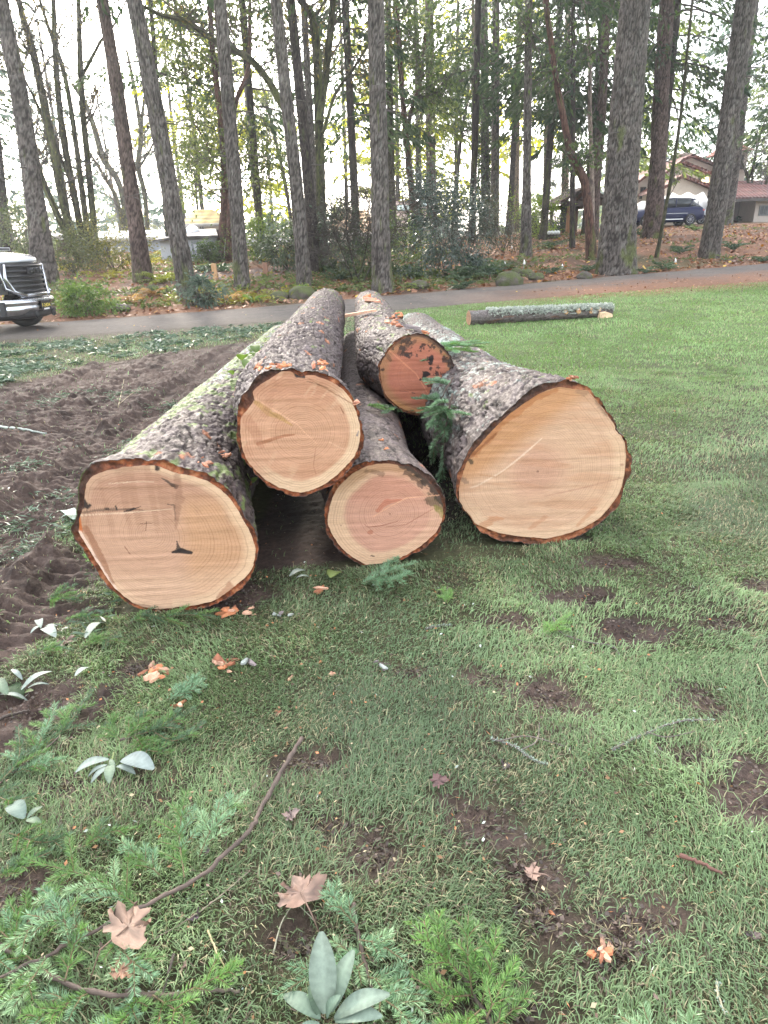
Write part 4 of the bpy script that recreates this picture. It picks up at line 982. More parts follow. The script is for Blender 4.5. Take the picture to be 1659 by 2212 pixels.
fir('fir_tree', 'slim grey fir trunk beside the mossy boulders, left of the pile end', (659, 618), [(640, 400), (615, 180), (596, 0)], [31, 29, 27, 25], seed=6, crown=HI)
fir('fir_tree', 'thick grey fir trunk straight behind the far end of the log pile', (825, 632), [(821, 430), (816, 200), (812, 0)], [41, 38, 37, 36], seed=7, crown=HI, relief=0.024, n=48)
fir('fir_tree', 'brown fir trunk close behind the slim fir by the boulders', (681, 590), [(668, 420), (648, 200), (628, 0)], [26, 24, 22, 20], 'dark', seed=8, crown=HI)
fir('fir_tree', 'thin pale grey trunk seen between the mossy maple stems', (690, 560), [(679, 420), (667, 200), (655, 0)], [16, 15, 15, 14], seed=9, crown=dict(h0=9, Lmax=3, nbr=30, ns=50))
fir('fir_tree', 'dark straight trunk rising out of the holly bush', (934, 520), [(931, 350), (929, 180), (927, 0)], [24, 21, 20, 18], 'red', seed=10, crown=dict(h0=7.5, Lmax=3.6, nbr=44, ns=70), relief=0.014)
fir('fir_tree', 'brown trunk right beside the ivy clad trunk', (1067, 512), [(1070, 350), (1071, 180), (1071, 0)], [21, 18, 17, 16], 'grey', seed=12, crown=dict(h0=7, Lmax=3.4, nbr=44, ns=70, col='hem'))
fir('fir_tree', 'slender dark trunk leaning right beyond the ferns', (1098, 505), [(1106, 380), (1115, 200), (1125, 0)], [14, 12, 11, 10], 'dark', seed=13, crown=dict(h0=6, Lmax=3, nbr=40, ns=60, col='hem'))
fir('fir_tree', 'straight grey trunk standing in brown leaves left of the leaning madrone', (1135, 554), [(1138, 380), (1140, 200), (1142, 0)], [25, 18, 17, 16], 'grey', seed=14, crown=dict(h0=6.4, Lmax=3.6, nbr=50, ns=80, col='hem'))
fir('fir_tree', 'thin dark trunk between the pavilion and the leaning madrone', (1236, 536), [(1237, 350), (1238, 180), (1238, 0)], [12, 11, 10, 9], 'dark', seed=15, crown=dict(h0=5.6, Lmax=3.2, nbr=54, ns=80, col='hem', droop=0.55, hang=0.9))
fir('fir_tree', 'brown fir trunk leaning right close behind the madrone', (1282, 520), [(1288, 400), (1299, 250), (1312, 0)], [20, 19, 19, 18], 'red', seed=16, crown=dict(h0=6.0, Lmax=3.8, nbr=56, ns=90, col='hem', droop=0.5, hang=0.8))
fir('fir_tree', 'widest trunk of all, huge grey furrowed fir beside the road', (1328, 590), [(1340, 420), (1352, 250), (1373, 0)], [76, 70, 67, 65], seed=17, crown=dict(h0=9.5, Lmax=5, nbr=60, ns=90), relief=0.05, n=90, flare=0.16)
fir('fir_tree', 'rust brown furrowed fir trunk in front of the dark blue car', (1408, 514), [(1419, 380), (1428, 200), (1441, 0)], [40, 34, 32, 31], 'red', seed=18, crown=dict(h0=9, Lmax=4.5, nbr=50, ns=80), relief=0.05, n=60, flare=0.2)
fir('fir_tree', 'big grey fir trunk leaning right, in front of the white house tower', (1531, 556), [(1556, 400), (1581, 220), (1611, 0)], [40, 40, 41, 42], seed=19, crown=dict(h0=9, Lmax=4.5, nbr=50, ns=80), relief=0.04, n=64, flare=0.14)
fir('fir_tree', 'grey trunk half hidden behind the big leaning fir by the tower', (1566, 486), [(1586, 350), (1606, 180), (1627, 0)], [27, 25, 24, 24], seed=20, crown=dict(h0=8, Lmax=4, nbr=44, ns=70))
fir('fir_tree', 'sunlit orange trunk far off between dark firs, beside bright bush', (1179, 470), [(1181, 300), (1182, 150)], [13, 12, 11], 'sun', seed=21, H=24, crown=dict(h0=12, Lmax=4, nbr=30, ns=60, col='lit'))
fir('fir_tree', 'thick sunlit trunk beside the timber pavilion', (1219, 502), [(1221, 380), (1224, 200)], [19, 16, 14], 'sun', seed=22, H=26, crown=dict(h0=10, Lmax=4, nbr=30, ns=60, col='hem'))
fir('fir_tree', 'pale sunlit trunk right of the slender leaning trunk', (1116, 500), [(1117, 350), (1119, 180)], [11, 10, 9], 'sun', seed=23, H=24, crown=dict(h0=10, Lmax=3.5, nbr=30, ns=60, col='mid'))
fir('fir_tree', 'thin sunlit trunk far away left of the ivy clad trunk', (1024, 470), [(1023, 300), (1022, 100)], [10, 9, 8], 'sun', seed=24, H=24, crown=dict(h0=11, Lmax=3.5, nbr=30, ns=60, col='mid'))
fir('fir_tree', 'dark brown trunk showing behind the furrowed leaning fir by the shed', (370, 560), [(356, 420), (340, 200), (325, 0)], [16, 13, 11, 9], 'dark', seed=25, crown=dict(h0=7, Lmax=3, nbr=34, ns=60))
fir('fir_tree', 'dark trunk hidden behind the thick fir at the pile end', (850, 540), [(846, 400), (842, 200)], [20, 16, 14], 'moss', seed=26, crown=dict(h0=7, Lmax=3.4, nbr=40, ns=70, col='hem', side_bias=(2.9, 0.9)))

# ivy clad trunk
def ivy(axis, rg):
    h = rg.uniform(0.2, 9.5, 5200); a = rg.uniform(0, 2 * PI, len(h)); p = axis(h)
    R = 0.36 + 0.16 * vnoise(h * 0.9, a * 0.6, 0, 3) + 0.05 * rg.random(len(h))
    P = p + np.stack([np.cos(a) * R, np.sin(a) * R, 0 * a], 1)
    D = np.stack([np.cos(a), np.sin(a), -0.8 + 0 * a], 1) + rg.normal(0, 0.5, (len(h), 3)); D /= np.linalg.norm(D, axis=1)[:, None]
    col = mix(np.tile(np.array((0.020, 0.040, 0.016)), (len(h), 1)), (0.075, 0.11, 0.03), np.clip(rg.normal(0.4, 0.35, len(h)), 0, 1))
    return [sprays(P, D, 0.09 + 0.08 * rg.random(len(h)), 0.07 + 0.05 * rg.random(len(h)), col, 0.2, rg)]
fir('fir_tree', 'trunk wrapped in dark green ivy behind the ferns', (1050, 508), [(1048, 350), (1047, 180), (1046, 0)], [22, 18, 17, 16], 'dark', seed=11, crown=dict(h0=8, Lmax=3.4, nbr=40, ns=70, col='hem'), extra=ivy)

# bare and broad-leaved trees: stems given as picture paths
def stems_tree(name, label, stems, style, seed, twig_len=1.6, depth=3, leaves=None, group=None, mossy=0.3, n=16, ktw=5, cat='tree', tw_col=(0.055, 0.045, 0.036), up=0.3, relief=0.012):
    rg = np.random.default_rng(seed); B = None; Vs, Qs, cs, k = [], [], [], 0; mb = MB(); tips = []
    for path, wpx in stems:
        if B is None: P = sky_pts(path[0], path[1:]); B = P[0]; nrm = np.array([B[0], B[1], 0]) / np.hypot(B[0], B[1]); d0 = nrm @ (B - CAM)
        else: P = np.array([CAM + ray(*q) * ((d0 + rg.uniform(-0.5, 0.5)) / (nrm @ ray(*q))) for q in path])
        rad = [w / F * depth_of(p) / 2 for w, p in zip(wpx, P)]
        if path[-1][1] < 60:
            d = P[-1] - P[-2]; d /= np.linalg.norm(d); P = np.vstack([P, P[-1] + d * 4.0 + np.array([0, 0, 1.0])]); rad.append(rad[-1] * 0.35)
        V, Q, c = trunk_mesh(P, rad, style, seed + len(Vs), n, relief, step=0.12, flare=0.15 if not Vs else 0.0, mossy=mossy)
        Vs.append(V); Qs.append(Q + k); cs.append(c); k += len(V)
        sp = spline(P, 40); rr = np.interp(np.linspace(0, 1, 40), np.linspace(0, 1, len(rad)), rad)
        for _ in range(ktw):
            i = int(rg.uniform(10, 38)); a = rg.uniform(0, 2 * PI)
            d = np.array([math.cos(a), math.sin(a) * 0.6, up + rg.uniform(0, 0.8)])
            out = []; tips += twiggy(sp[i], d, twig_len * rg.uniform(0.6, 1.3), max(0.012, rr[i] * 0.32), depth, rg, out)
            for p_, r_ in out: mb.tube(p_, np.maximum(r_, 0.006), 3, tw_col, cap=False)
    root = empty(name, B, 0, label, cat, group)
    link('trunk', np_mesh('trunk', np.concatenate(Vs) - B, [np.concatenate(Qs)], np.concatenate(cs)), m_trunk, root)
    fol = []
    if leaves: fol = [leaves_at(tips, leaves[0], leaves[1], leaves[2], rg, leaves[3], leaves[4])]
    if mb.n: add_crown(root, mb, fol, m_leaf)
    return root

cl = lambda pts: [(x * 0.36, y * 0.36) for x, y in pts]
stems_tree('maple_tree', 'clump of dark mossy bare maple stems behind the truck', [
    (cl([(500, 1575), (400, 1300), (330, 950), (250, 550), (190, 280), (110, 0)]), [20, 19, 19, 17, 15, 12]),
    (cl([(470, 1575), (350, 1300), (230, 1000), (130, 550), (50, 180)]), [14, 14, 13, 11, 8]),
    (cl([(525, 1575), (450, 1200), (370, 750), (330, 300), (320, 0)]), [16, 15, 14, 12, 10]),
    (cl([(550, 1575), (500, 1200), (440, 750), (380, 420), (270, 100)]), [14, 13, 11, 10, 7]),
    (cl([(582, 1570), (540, 1100), (500, 700), (480, 350), (470, 0)]), [15, 14, 13, 12, 9]),
    (cl([(430, 1100), (300, 800), (210, 600), (120, 420)]), [8, 8, 6, 4]),
    (cl([(495, 450), (560, 330), (610, 240), (700, 120)]), [8, 7, 6, 4])], 'moss', 301, ktw=8, depth=3, twig_len=1.9, leaves=(0.10, (0.10, 0.07, 0.02), (0.16, 0.15, 0.04), 1, 0.15))
stems_tree('maple_tree', 'leaning bare maple stems close left of the reddish fir', [
    (cl([(790, 1480), (720, 1120), (620, 950), (560, 750), (500, 600), (430, 500)]), [14, 13, 14, 12, 10, 7]),
    (cl([(765, 1480), (700, 1200), (620, 1050), (540, 920)]), [10, 10, 8, 5])], 'moss', 321, ktw=7, twig_len=1.6, leaves=(0.10, (0.12, 0.06, 0.02), (0.2, 0.12, 0.04), 1, 0.15))
stems_tree('maple_tree', 'crooked dark bare tree between the reddish and the furrowed fir', [
    (cl([(890, 1480), (870, 1180), (830, 1000), (845, 800), (800, 500), (760, 300)]), [11, 10, 12, 10, 8, 5]),
    (cl([(845, 800), (860, 640), (890, 520), (1010, 420)]), [8, 7, 6, 4]), (cl([(840, 1000), (900, 900), (1000, 700)]), [6, 5, 3])], 'moss', 331, ktw=9, twig_len=1.7, leaves=(0.10, (0.10, 0.09, 0.02), (0.20, 0.2, 0.05), 2, 0.18))
c2 = lambda pts: [(531 + x * 0.36, y * 0.36) for x, y in pts]
stems_tree('maple_tree', 'forked mossy maple stems standing behind the mossy boulders', [
    (c2([(465, 1620), (450, 1150), (435, 600), (425, 300), (385, 60), (300, -30)]), [24, 21, 20, 20, 15, 10]),
    (c2([(445, 700), (475, 480), (500, 250), (520, 0)]), [16, 17, 16, 14]),
    (c2([(475, 760), (540, 560), (640, 420), (760, 230)]), [8, 7, 6, 4]),
    ([(606, 220), (578, 172), (536, 125), (470, 92), (400, 45), (310, 14)], [17, 16, 15, 14, 11, 7])], 'moss', 341, ktw=7, twig_len=1.8, mossy=0.55, leaves=(0.10, (0.10, 0.07, 0.02), (0.2, 0.15, 0.04), 1, 0.15))
stems_tree('madrone_tree', 'dark red madrone stems left of the fir by the posts', [
    (cl([(1310, 1560), (1345, 1250), (1340, 900), (1300, 500), (1275, 300), (1255, 0)]), [18, 17, 15, 13, 12, 10]),
    (cl([(1370, 1580), (1378, 1300), (1380, 1000)]), [16, 14, 12]),
    (cl([(1345, 900), (1420, 600), (1490, 400), (1500, 0)]), [10, 10, 10, 8])], 'madrone', 351, ktw=8, twig_len=2.0, mossy=-0.2, leaves=(0.16, (0.035, 0.055, 0.02), (0.13, 0.16, 0.04), 5, 0.35))
stems_tree('madrone_tree', 'dark forked madrone right of the thick central fir', [
    (c2([(1030, 1500), (1000, 1200), (960, 800), (930, 450), (905, 0)]), [17, 15, 13, 12, 10]), (c2([(975, 740), (1010, 600), (1050, 480), (1075, 200)]), [10, 9, 8, 6])], 'madrone', 361, ktw=9, twig_len=1.6, mossy=-0.1, leaves=(0.16, (0.03, 0.05, 0.02), (0.10, 0.14, 0.04), 5, 0.35))
stems_tree('young_tree', 'small leafy tree with a thin dark stem left of the ivy trunk', [
    (c2([(1240, 1360), (1270, 1050), (1295, 800), (1330, 600), (1335, 500)]), [10, 8, 7, 6, 4]), (c2([(1295, 800), (1285, 650), (1285, 520)]), [6, 5, 3])], 'dark', 371, ktw=10, twig_len=1.3, leaves=(0.15, (0.03, 0.055, 0.02), (0.10, 0.15, 0.04), 6, 0.3))
stems_tree('young_tree', 'thin stemmed sunlit leafy tree in front of the yellow roofed house', [
    (cl([(1215, 1400), (1180, 1200), (1180, 1000), (1200, 800)]), [6, 5, 5, 3])], 'dark', 381, ktw=14, twig_len=1.6, leaves=(0.16, (0.07, 0.11, 0.02), (0.24, 0.27, 0.05), 6, 0.35))
stems_tree('young_tree', 'thin curving dark stem close left of the slim fir', [
    ([(636, 524), (616, 396), (596, 306), (576, 220), (560, 160)], [8, 8, 7, 5, 4])], 'dark', 391, ktw=12, twig_len=1.6, leaves=(0.15, (0.04, 0.06, 0.02), (0.15, 0.18, 0.05), 5, 0.35))
c3 = lambda pts: [(1062 + x * 0.36, y * 0.36) for x, y in pts]
stems_tree('madrone_tree', 'red barked madrone leaning left with a mossy foot beside the huge fir', [
    (c3([(600, 1555), (585, 1300), (562, 1120), (545, 1060), (470, 900), (430, 700), (385, 470), (350, 200), (325, 0)]), [24, 19, 18, 19, 16, 14, 13, 12, 13])], 'madrone', 401, ktw=5, twig_len=1.4, mossy=0.15, n=24, leaves=(0.15, (0.03, 0.05, 0.02), (0.09, 0.13, 0.04), 5, 0.3))
stems_tree('dead_tree', 'pale barkless dead trunk rising behind the leaning madrone', [
    (c3([(605, 1480), (600, 1000), (590, 700), (588, 330), (560, 20), (552, -30)]), [12, 10, 9, 8, 7, 6])], 'pale', 411, ktw=3, twig_len=0.8, depth=1, mossy=-0.5)
stems_tree('young_tree', 'thin mossy sapling leaning right in front of the garage', [
    (c3([(990, 1545), (1035, 1300), (1072, 1100), (1112, 850), (1145, 600), (1205, 0)]), [9, 8, 8, 7, 7, 6])], 'moss', 421, ktw=6, twig_len=1.2, depth=2, mossy=0.1)
stems_tree('vine_maple', 'bare many stemmed shrub tree in front of the tiled house wing', [
    ([(1612, 456), (1616, 390), (1606, 360), (1596, 330)], [6, 6, 5, 3]), ([(1624, 456), (1626, 370), (1640, 300), (1660, 240)], [6, 5, 4, 3]), ([(1634, 462), (1648, 420), (1662, 380), (1700, 320)], [7, 6, 5, 4]), ([(1614, 400), (1632, 340), (1636, 280)], [4, 4, 3])], 'moss', 431, ktw=8, twig_len=1.5, mossy=0.1, tw_col=(0.07, 0.06, 0.05))
stems_tree('vine_maple', 'leafless wiry shrub in front of the tan roofed house', [
    ([(775, 610), (752, 520), (748, 440), (744, 360)], [4, 4, 3, 2]), ([(770, 612), (790, 540), (800, 460)], [4, 3, 2]), ([(782, 612), (812, 560), (846, 520)], [3, 3, 2]), ([(765, 612), (745, 560), (720, 500)], [3, 3, 2])], 'dark', 441, ktw=9, twig_len=1.3, mossy=0.0, leaves=None)
stems_tree('vine_maple', 'leafless arching shrub between the madrone and the holly bush', [
    ([(885, 545), (888, 480), (872, 440), (868, 400)], [5, 4, 3, 2]), ([(888, 545), (905, 500), (930, 470), (960, 455)], [4, 3, 3, 2]), ([(882, 545), (862, 500), (850, 470)], [3, 3, 2])], 'dark', 451, ktw=8, twig_len=1.2, mossy=0.0, leaves=None)

# trees standing further back, crowns in view: (label, picture x, distance, height, crown from, reach, boughs, sprays, colour, trunk px)
BACK = [
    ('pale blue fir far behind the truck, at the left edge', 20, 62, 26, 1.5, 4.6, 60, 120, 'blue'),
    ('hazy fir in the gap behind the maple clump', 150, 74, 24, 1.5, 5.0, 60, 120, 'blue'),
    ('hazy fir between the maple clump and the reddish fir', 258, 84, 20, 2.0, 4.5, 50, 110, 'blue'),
    ('dark fir high at the left edge above the truck', -20, 40, 24, 4.0, 4.6, 60, 130, 'hem'),
    ('bluish fir showing right of the furrowed leaning fir', 400, 70, 24, 2.0, 5.0, 60, 120, 'blue'),
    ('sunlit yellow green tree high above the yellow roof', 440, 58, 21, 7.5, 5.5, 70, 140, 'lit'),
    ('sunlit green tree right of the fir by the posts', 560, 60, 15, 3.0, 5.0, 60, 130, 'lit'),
    ('dark fir with drooping boughs high right of the fir by the posts', 560, 34, 22, 5.5, 4.0, 60, 130, 'hem'),
    ('faint fir far off above the low grey roofed house', 590, 88, 20, 1.0, 4.5, 50, 110, 'blue'),
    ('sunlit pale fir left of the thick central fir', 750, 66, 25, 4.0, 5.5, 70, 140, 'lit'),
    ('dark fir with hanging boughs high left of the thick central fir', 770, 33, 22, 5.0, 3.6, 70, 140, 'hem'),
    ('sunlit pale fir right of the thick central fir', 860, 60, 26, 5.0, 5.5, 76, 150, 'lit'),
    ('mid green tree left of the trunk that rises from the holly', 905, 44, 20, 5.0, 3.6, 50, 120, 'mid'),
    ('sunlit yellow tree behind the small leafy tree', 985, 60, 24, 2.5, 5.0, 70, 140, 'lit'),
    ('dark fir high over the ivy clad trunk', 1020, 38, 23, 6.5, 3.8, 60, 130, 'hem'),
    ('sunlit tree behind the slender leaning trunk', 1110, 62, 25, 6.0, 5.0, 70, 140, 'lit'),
    ('dark hemlock with curtain boughs left of the leaning madrone', 1175, 37, 24, 5.2, 3.8, 84, 170, 'hem'),
    ('dark hemlock with hanging boughs right above the pavilion', 1265, 40, 25, 5.0, 4.2, 90, 180, 'hem'),
    ('green fir behind the widest trunk', 1325, 52, 26, 4.0, 5.0, 70, 150, 'mid'),
    ('pale fir left above the white house', 1400, 66, 24, 3.0, 5.5, 70, 140, 'mid'),
    ('dark hemlock with one hanging bough in front of the white house', 1417, 37, 24, 5.6, 4.6, 64, 170, 'hem'),
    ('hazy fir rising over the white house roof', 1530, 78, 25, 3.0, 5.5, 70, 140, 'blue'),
    ('dark fir crowding the top right corner', 1680, 44, 25, 5.0, 5.0, 70, 150, 'hem'),
    ('sunlit fir behind the tiled house wing', 1640, 78, 26, 5.0, 5.5, 70, 140, 'mid'),
]
for i, (lab, px, dist, H, h0, reach, nb, ns, colr) in enumerate(BACK):
    d = ray(px, 480); h = np.array([d[0], d[1]]) / d[1]; x, y = h * dist; z = tz(x, y)
    root = empty('fir_tree', (x, y, z), 0, lab, 'tree', 'firs standing further back')
    rg = np.random.default_rng(700 + i); P = np.array([(x, y, z), (x + rg.uniform(-0.3, 0.3), y, z + H * 0.5), (x + rg.uniform(-0.5, 0.5), y, z + H)])
    V, Q, c = trunk_mesh(P, [0.19, 0.15, 0.03], 'grey' if colr != 'hem' else 'dark', 700 + i, 12, 0.01, step=0.4)
    link('trunk', np_mesh('trunk', V - P[0], [Q], c), m_trunk, root)
    g = GREEN[colr]; axis = lambda hh: np.stack([np.interp(hh, P[:, 2] - z, P[:, k]) for k in range(3)], 1)
    far = dist > 50; hang = 0.9 if 'hang' in lab or 'curtain' in lab or 'droop' in lab else 0.4
    if far: ns = int(ns * 0.62)
    mb, fol = conifer_crown(axis, h0, H - 0.3, reach, nb, ns, g[0], g[1], 800 + i, droop=0.3 if far else 0.42, size=(0.26, 0.6) if far else (0.16, 0.36), wid=0.28, hang=hang)
    add_crown(root, mb, [fol], m_needle)

# the wood far behind, one mass
rg = np.random.default_rng(77); Vs, Qs, cs, k = [], [], [], 0
for i in range(60):
    x = rg.uniform(-85, 85); y = rg.uniform(96, 140); z = tz(x, y); H = rg.uniform(7, 16) * (1.1 if abs(x) > 34 else 0.6)
    ax_ = lambda hh: np.stack([0 * hh + x, 0 * hh + y, z + hh], 1)
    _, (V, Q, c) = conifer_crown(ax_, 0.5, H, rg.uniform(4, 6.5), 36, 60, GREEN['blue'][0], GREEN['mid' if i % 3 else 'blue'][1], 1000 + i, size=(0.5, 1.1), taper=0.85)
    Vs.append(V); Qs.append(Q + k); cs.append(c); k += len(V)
tag(link('far_wood', np_mesh('far_wood', np.concatenate(Vs), [np.concatenate(Qs)], np.concatenate(cs)), m_needle), kind='stuff')

# ------------------------------------------------------------------ houses, shed, pavilion
STUCCO = (0.50, 0.42, 0.35)
m_stucco = surf('stucco', None, rough=0.9, scale=6, vary=0.08, bump=0.2, bdist=0.01, bscale=60)
def tile_mat(name, sx=24.0, sz=18.0, col=None, rough=0.75):
    """Roof covering in courses: two crossed waves in object space."""
    m, nt, bs, out = node_mat(name); L = nt.links.new
    a = N(nt, 'ShaderNodeAttribute', attribute_name='col').outputs['Color']; tc = N(nt, 'ShaderNodeTexCoord')
    w1 = N(nt, 'ShaderNodeTexWave', i_Scale=sx / 20, i_Distortion=0.6, i_Detail=2.0); w1.bands_direction = 'X'; L(tc.outputs['Object'], w1.inputs['Vector'])
    w2 = N(nt, 'ShaderNodeTexWave', i_Scale=sz / 20, i_Distortion=0.4, i_Detail=2.0); w2.bands_direction = 'Z'; L(tc.outputs['Object'], w2.inputs['Vector'])
    n1 = N(nt, 'ShaderNodeTexNoise', i_Scale=2.2, i_Detail=6.0); L(tc.outputs['Object'], n1.inputs['Vector'])
    ad = N(nt, 'ShaderNodeMath', operation='ADD'); L(w1.outputs['Fac'], ad.inputs[0]); L(w2.outputs['Fac'], ad.inputs[1])
    mr = N(nt, 'ShaderNodeMapRange'); mr.inputs[2].default_value = 2.0; mr.inputs[3].default_value = 0.6; mr.inputs[4].default_value = 1.15; L(ad.outputs[0], mr.inputs[0])
    m2 = N(nt, 'ShaderNodeMapRange'); m2.inputs[1].default_value = 0.3; m2.inputs[2].default_value = 0.7; m2.inputs[3].default_value = 0.7; m2.inputs[4].default_value = 1.3; L(n1.outputs[0], m2.inputs[0])
    mu = N(nt, 'ShaderNodeMath', operation='MULTIPLY'); L(mr.outputs[0], mu.inputs[0]); L(m2.outputs[0], mu.inputs[1])
    hs = N(nt, 'ShaderNodeHueSaturation'); L(mu.outputs[0], hs.inputs['Value']); L(a, hs.inputs['Color']); L(hs.outputs[0], bs.inputs['Base Color'])
    bp = N(nt, 'ShaderNodeBump', i_Strength=0.8, i_Distance=0.06); L(ad.outputs[0], bp.inputs['Height']); L(bp.outputs[0], bs.inputs['Normal'])
    bs.inputs['Roughness'].default_value = rough
    return m
m_tile = tile_mat('clay_tiles'); m_shingle = tile_mat('weathered_shingles', 8, 26)
m_glass = surf('dark_window_glass', (0.03, 0.035, 0.04), rough=0.15, vary=0.05, bump=0, spec=0.35)
m_paint = surf('painted_wood', None, rough=0.6, scale=9, vary=0.08, bump=0.15, bdist=0.003)
m_wood = surf('weathered_timber', None, rough=0.8, scale=10, vary=0.25, bump=0.4, bdist=0.006, stretch=(1, 1, 0.15))
TILE = (0.165, 0.056, 0.042); BARGE = (0.16, 0.055, 0.038)

def XZ(px, py, y):
    p = at_depth(px, py, y); return p[0], p[2]

def gable(parent, y, dep, x0, x1, zb, ze, xp, zp, wall=STUCCO, roof=TILE, over=0.35, thick=0.22, rmat=None, ze1=None):
    """A wall block with a gable facing the camera and its two roof slabs."""
    ze1 = ze if ze1 is None else ze1
    o = np.array(parent.location)
    P = [(x0, zb), (x1, zb), (x1, ze1), (xp, zp), (x0, ze)]
    V = np.array([(a, y, b) for a, b in P] + [(a, y + dep, b) for a, b in P]) - o
    mb = MB(); mb.add(V, [(0, 1, 6, 5), (1, 2, 7, 6), (2, 3, 8, 7), (3, 4, 9, 8), (4, 0, 5, 9), (0, 4, 2, 1), (5, 6, 7, 9)], [(4, 3, 2), (7, 8, 9)], wall)
    mb.build('wall', m_stucco, parent, smooth=False)
    for (xa, za), (xb, zb_) in (((x0, ze), (xp, zp)), ((x1, ze1), (xp, zp))):
        k = over / max(abs(xb - xa), 0.2); ex, ez = xa + (xa - xb) * k, za + (za - zb_) * k
        s = 1 if xa < xb else -1
        A = np.array([(ex, ez + 0.03), (xb + 0.01 * s, zb_ + 0.03 + 0.01), (xb + 0.01 * s, zb_ + thick + 0.04), (ex, ez + thick)])
        V = np.array([(a, y - over, b) for a, b in A] + [(a, y + dep + over, b) for a, b in A]) - o
        q = [(0, 3, 2, 1), (4, 5, 6, 7), (0, 1, 5, 4), (1, 2, 6, 5), (2, 3, 7, 6), (3, 0, 4, 7)]
        c = MB(); c.add(V, [q[i] for i in (0, 1, 2, 3, 5)], col=BARGE); c.add(V, [q[4]], col=roof)
        # barrel ends along the verge
        n = max(4, int(np.hypot(xb - xa, zb_ - za) / 0.28))
        for t in np.linspace(0.03, 0.97, n):
            p = np.array([ex + (xb - ex) * t, y - over, ez + (zb_ - ez) * t + thick - 0.02]) - o
            c.tube([p, p + np.array([0, 0.6, 0])], 0.075, 6, roof)
        c.build('roof', rmat or m_tile, parent, smooth=False)

def window(parent, x0, x1, z0, z1, y, frame=(0.10, 0.075, 0.06), bars=1, fw=0.07):
    o = np.array(parent.location); f = MB()
    for lo, hi in (((x0, y - 0.05, z0), (x1, y + 0.05, z0 + fw)), ((x0, y - 0.05, z1 - fw), (x1, y + 0.05, z1)), ((x0, y - 0.05, z0 + fw), (x0 + fw, y + 0.05, z1 - fw)), ((x1 - fw, y - 0.05, z0 + fw), (x1, y + 0.05, z1 - fw))):
        f.box(np.array(lo) - o, np.array(hi) - o, frame)
    for b in range(bars):
        xm = x0 + (x1 - x0) * (b + 1) / (bars + 1); f.box(np.array((xm - 0.025, y - 0.045, z0 + fw)) - o, np.array((xm + 0.025, y + 0.045, z1 - fw)) - o, frame)
    w_ = f.build('window', m_paint, parent, smooth=False)
    p = MB(); p.box(np.array((x0 + fw, y - 0.012, z0 + fw)) - o, np.array((x1 - fw, y + 0.02, z1 - fw)) - o, (0.03, 0.035, 0.04)); p.build('pane', m_glass, w_, smooth=False)

def slope_roof(parent, pts, thick, col, mat, name='roof'):
    """A roof plane through four world corners, given thickness."""
    o = np.array(parent.location); A = np.array(pts, float) - o; B = A + np.array([0, 0, thick])
    mb = MB(); mb.add(np.vstack([A, B]), [(0, 3, 2, 1), (0, 1, 5, 4), (1, 2, 6, 5), (2, 3, 7, 6), (3, 0, 4, 7)], col=tuple(0.55 * v for v in col)); mb.add(B, [(0, 1, 2, 3)], col=col)
    return mb.build(name, mat, parent, smooth=False)

# white house with red tiles
YH = 54.0
xg, zg = XZ(1470, 452, YH); house = empty('white_house', (xg, YH, zg), 0, 'white stucco house with red tile roofs and a square tower', 'house')
zb = zg - 1.5
def gb(y, dep, x0, x1, ze_px, xp, zp_px, **k):
    a, _ = XZ(x0, ze_px, y); b, ze = XZ(x1, ze_px, y); p, zp = XZ(xp, zp_px, y); _, z0 = XZ(x0, ze_px, y); gable(house, y, dep, a, b, zb, ze, p, zp, **k); return a, b, ze
gb(YH + 6, 8, 1440, 1550, 363, 1493, 341)
gb(YH + 2.5, 7, 1436, 1523, 375, 1469, 354)
gb(YH, 6, 1431, 1530, 408, 1473, 385)
a, b_, ze = gb(YH + 4, 5, 1374, 1425, 398, 1400, 380)
o = np.array(house.location)
x0, z1 = XZ(1374, 404, YH + 4); x1, z0 = XZ(1396, 430, YH + 4); window(house, *XZ(1383, 404, YH + 4)[:1], XZ(1396, 404, YH + 4)[0], z0, z1, YH + 3.99, bars=1)
window(house, XZ(1443, 388, YH + 2.5)[0], XZ(1460, 388, YH + 2.5)[0], XZ(1443, 397, YH + 2.5)[1], XZ(1443, 387, YH + 2.5)[1], YH + 2.49)
window(house, XZ(1508, 380, YH + 2.5)[0], XZ(1519, 380, YH + 2.5)[0], XZ(1508, 393, YH + 2.5)[1], XZ(1508, 378, YH + 2.5)[1], YH + 2.49)
cx, cz = XZ(1475, 352, YH + 9); c1, c2z = XZ(1493, 334, YH + 9); mb = MB(); mb.box(np.array((cx, YH + 9, cz - 3)) - o, np.array((c1, YH + 10, c2z)) - o, (0.42, 0.34, 0.28)); mb.box(np.array((cx - 0.1, YH + 8.9, c2z)) - o, np.array((c1 + 0.1, YH + 10.1, c2z + 0.15)) - o, (0.34, 0.28, 0.24)); mb.build('chimney', m_stucco, house, False)
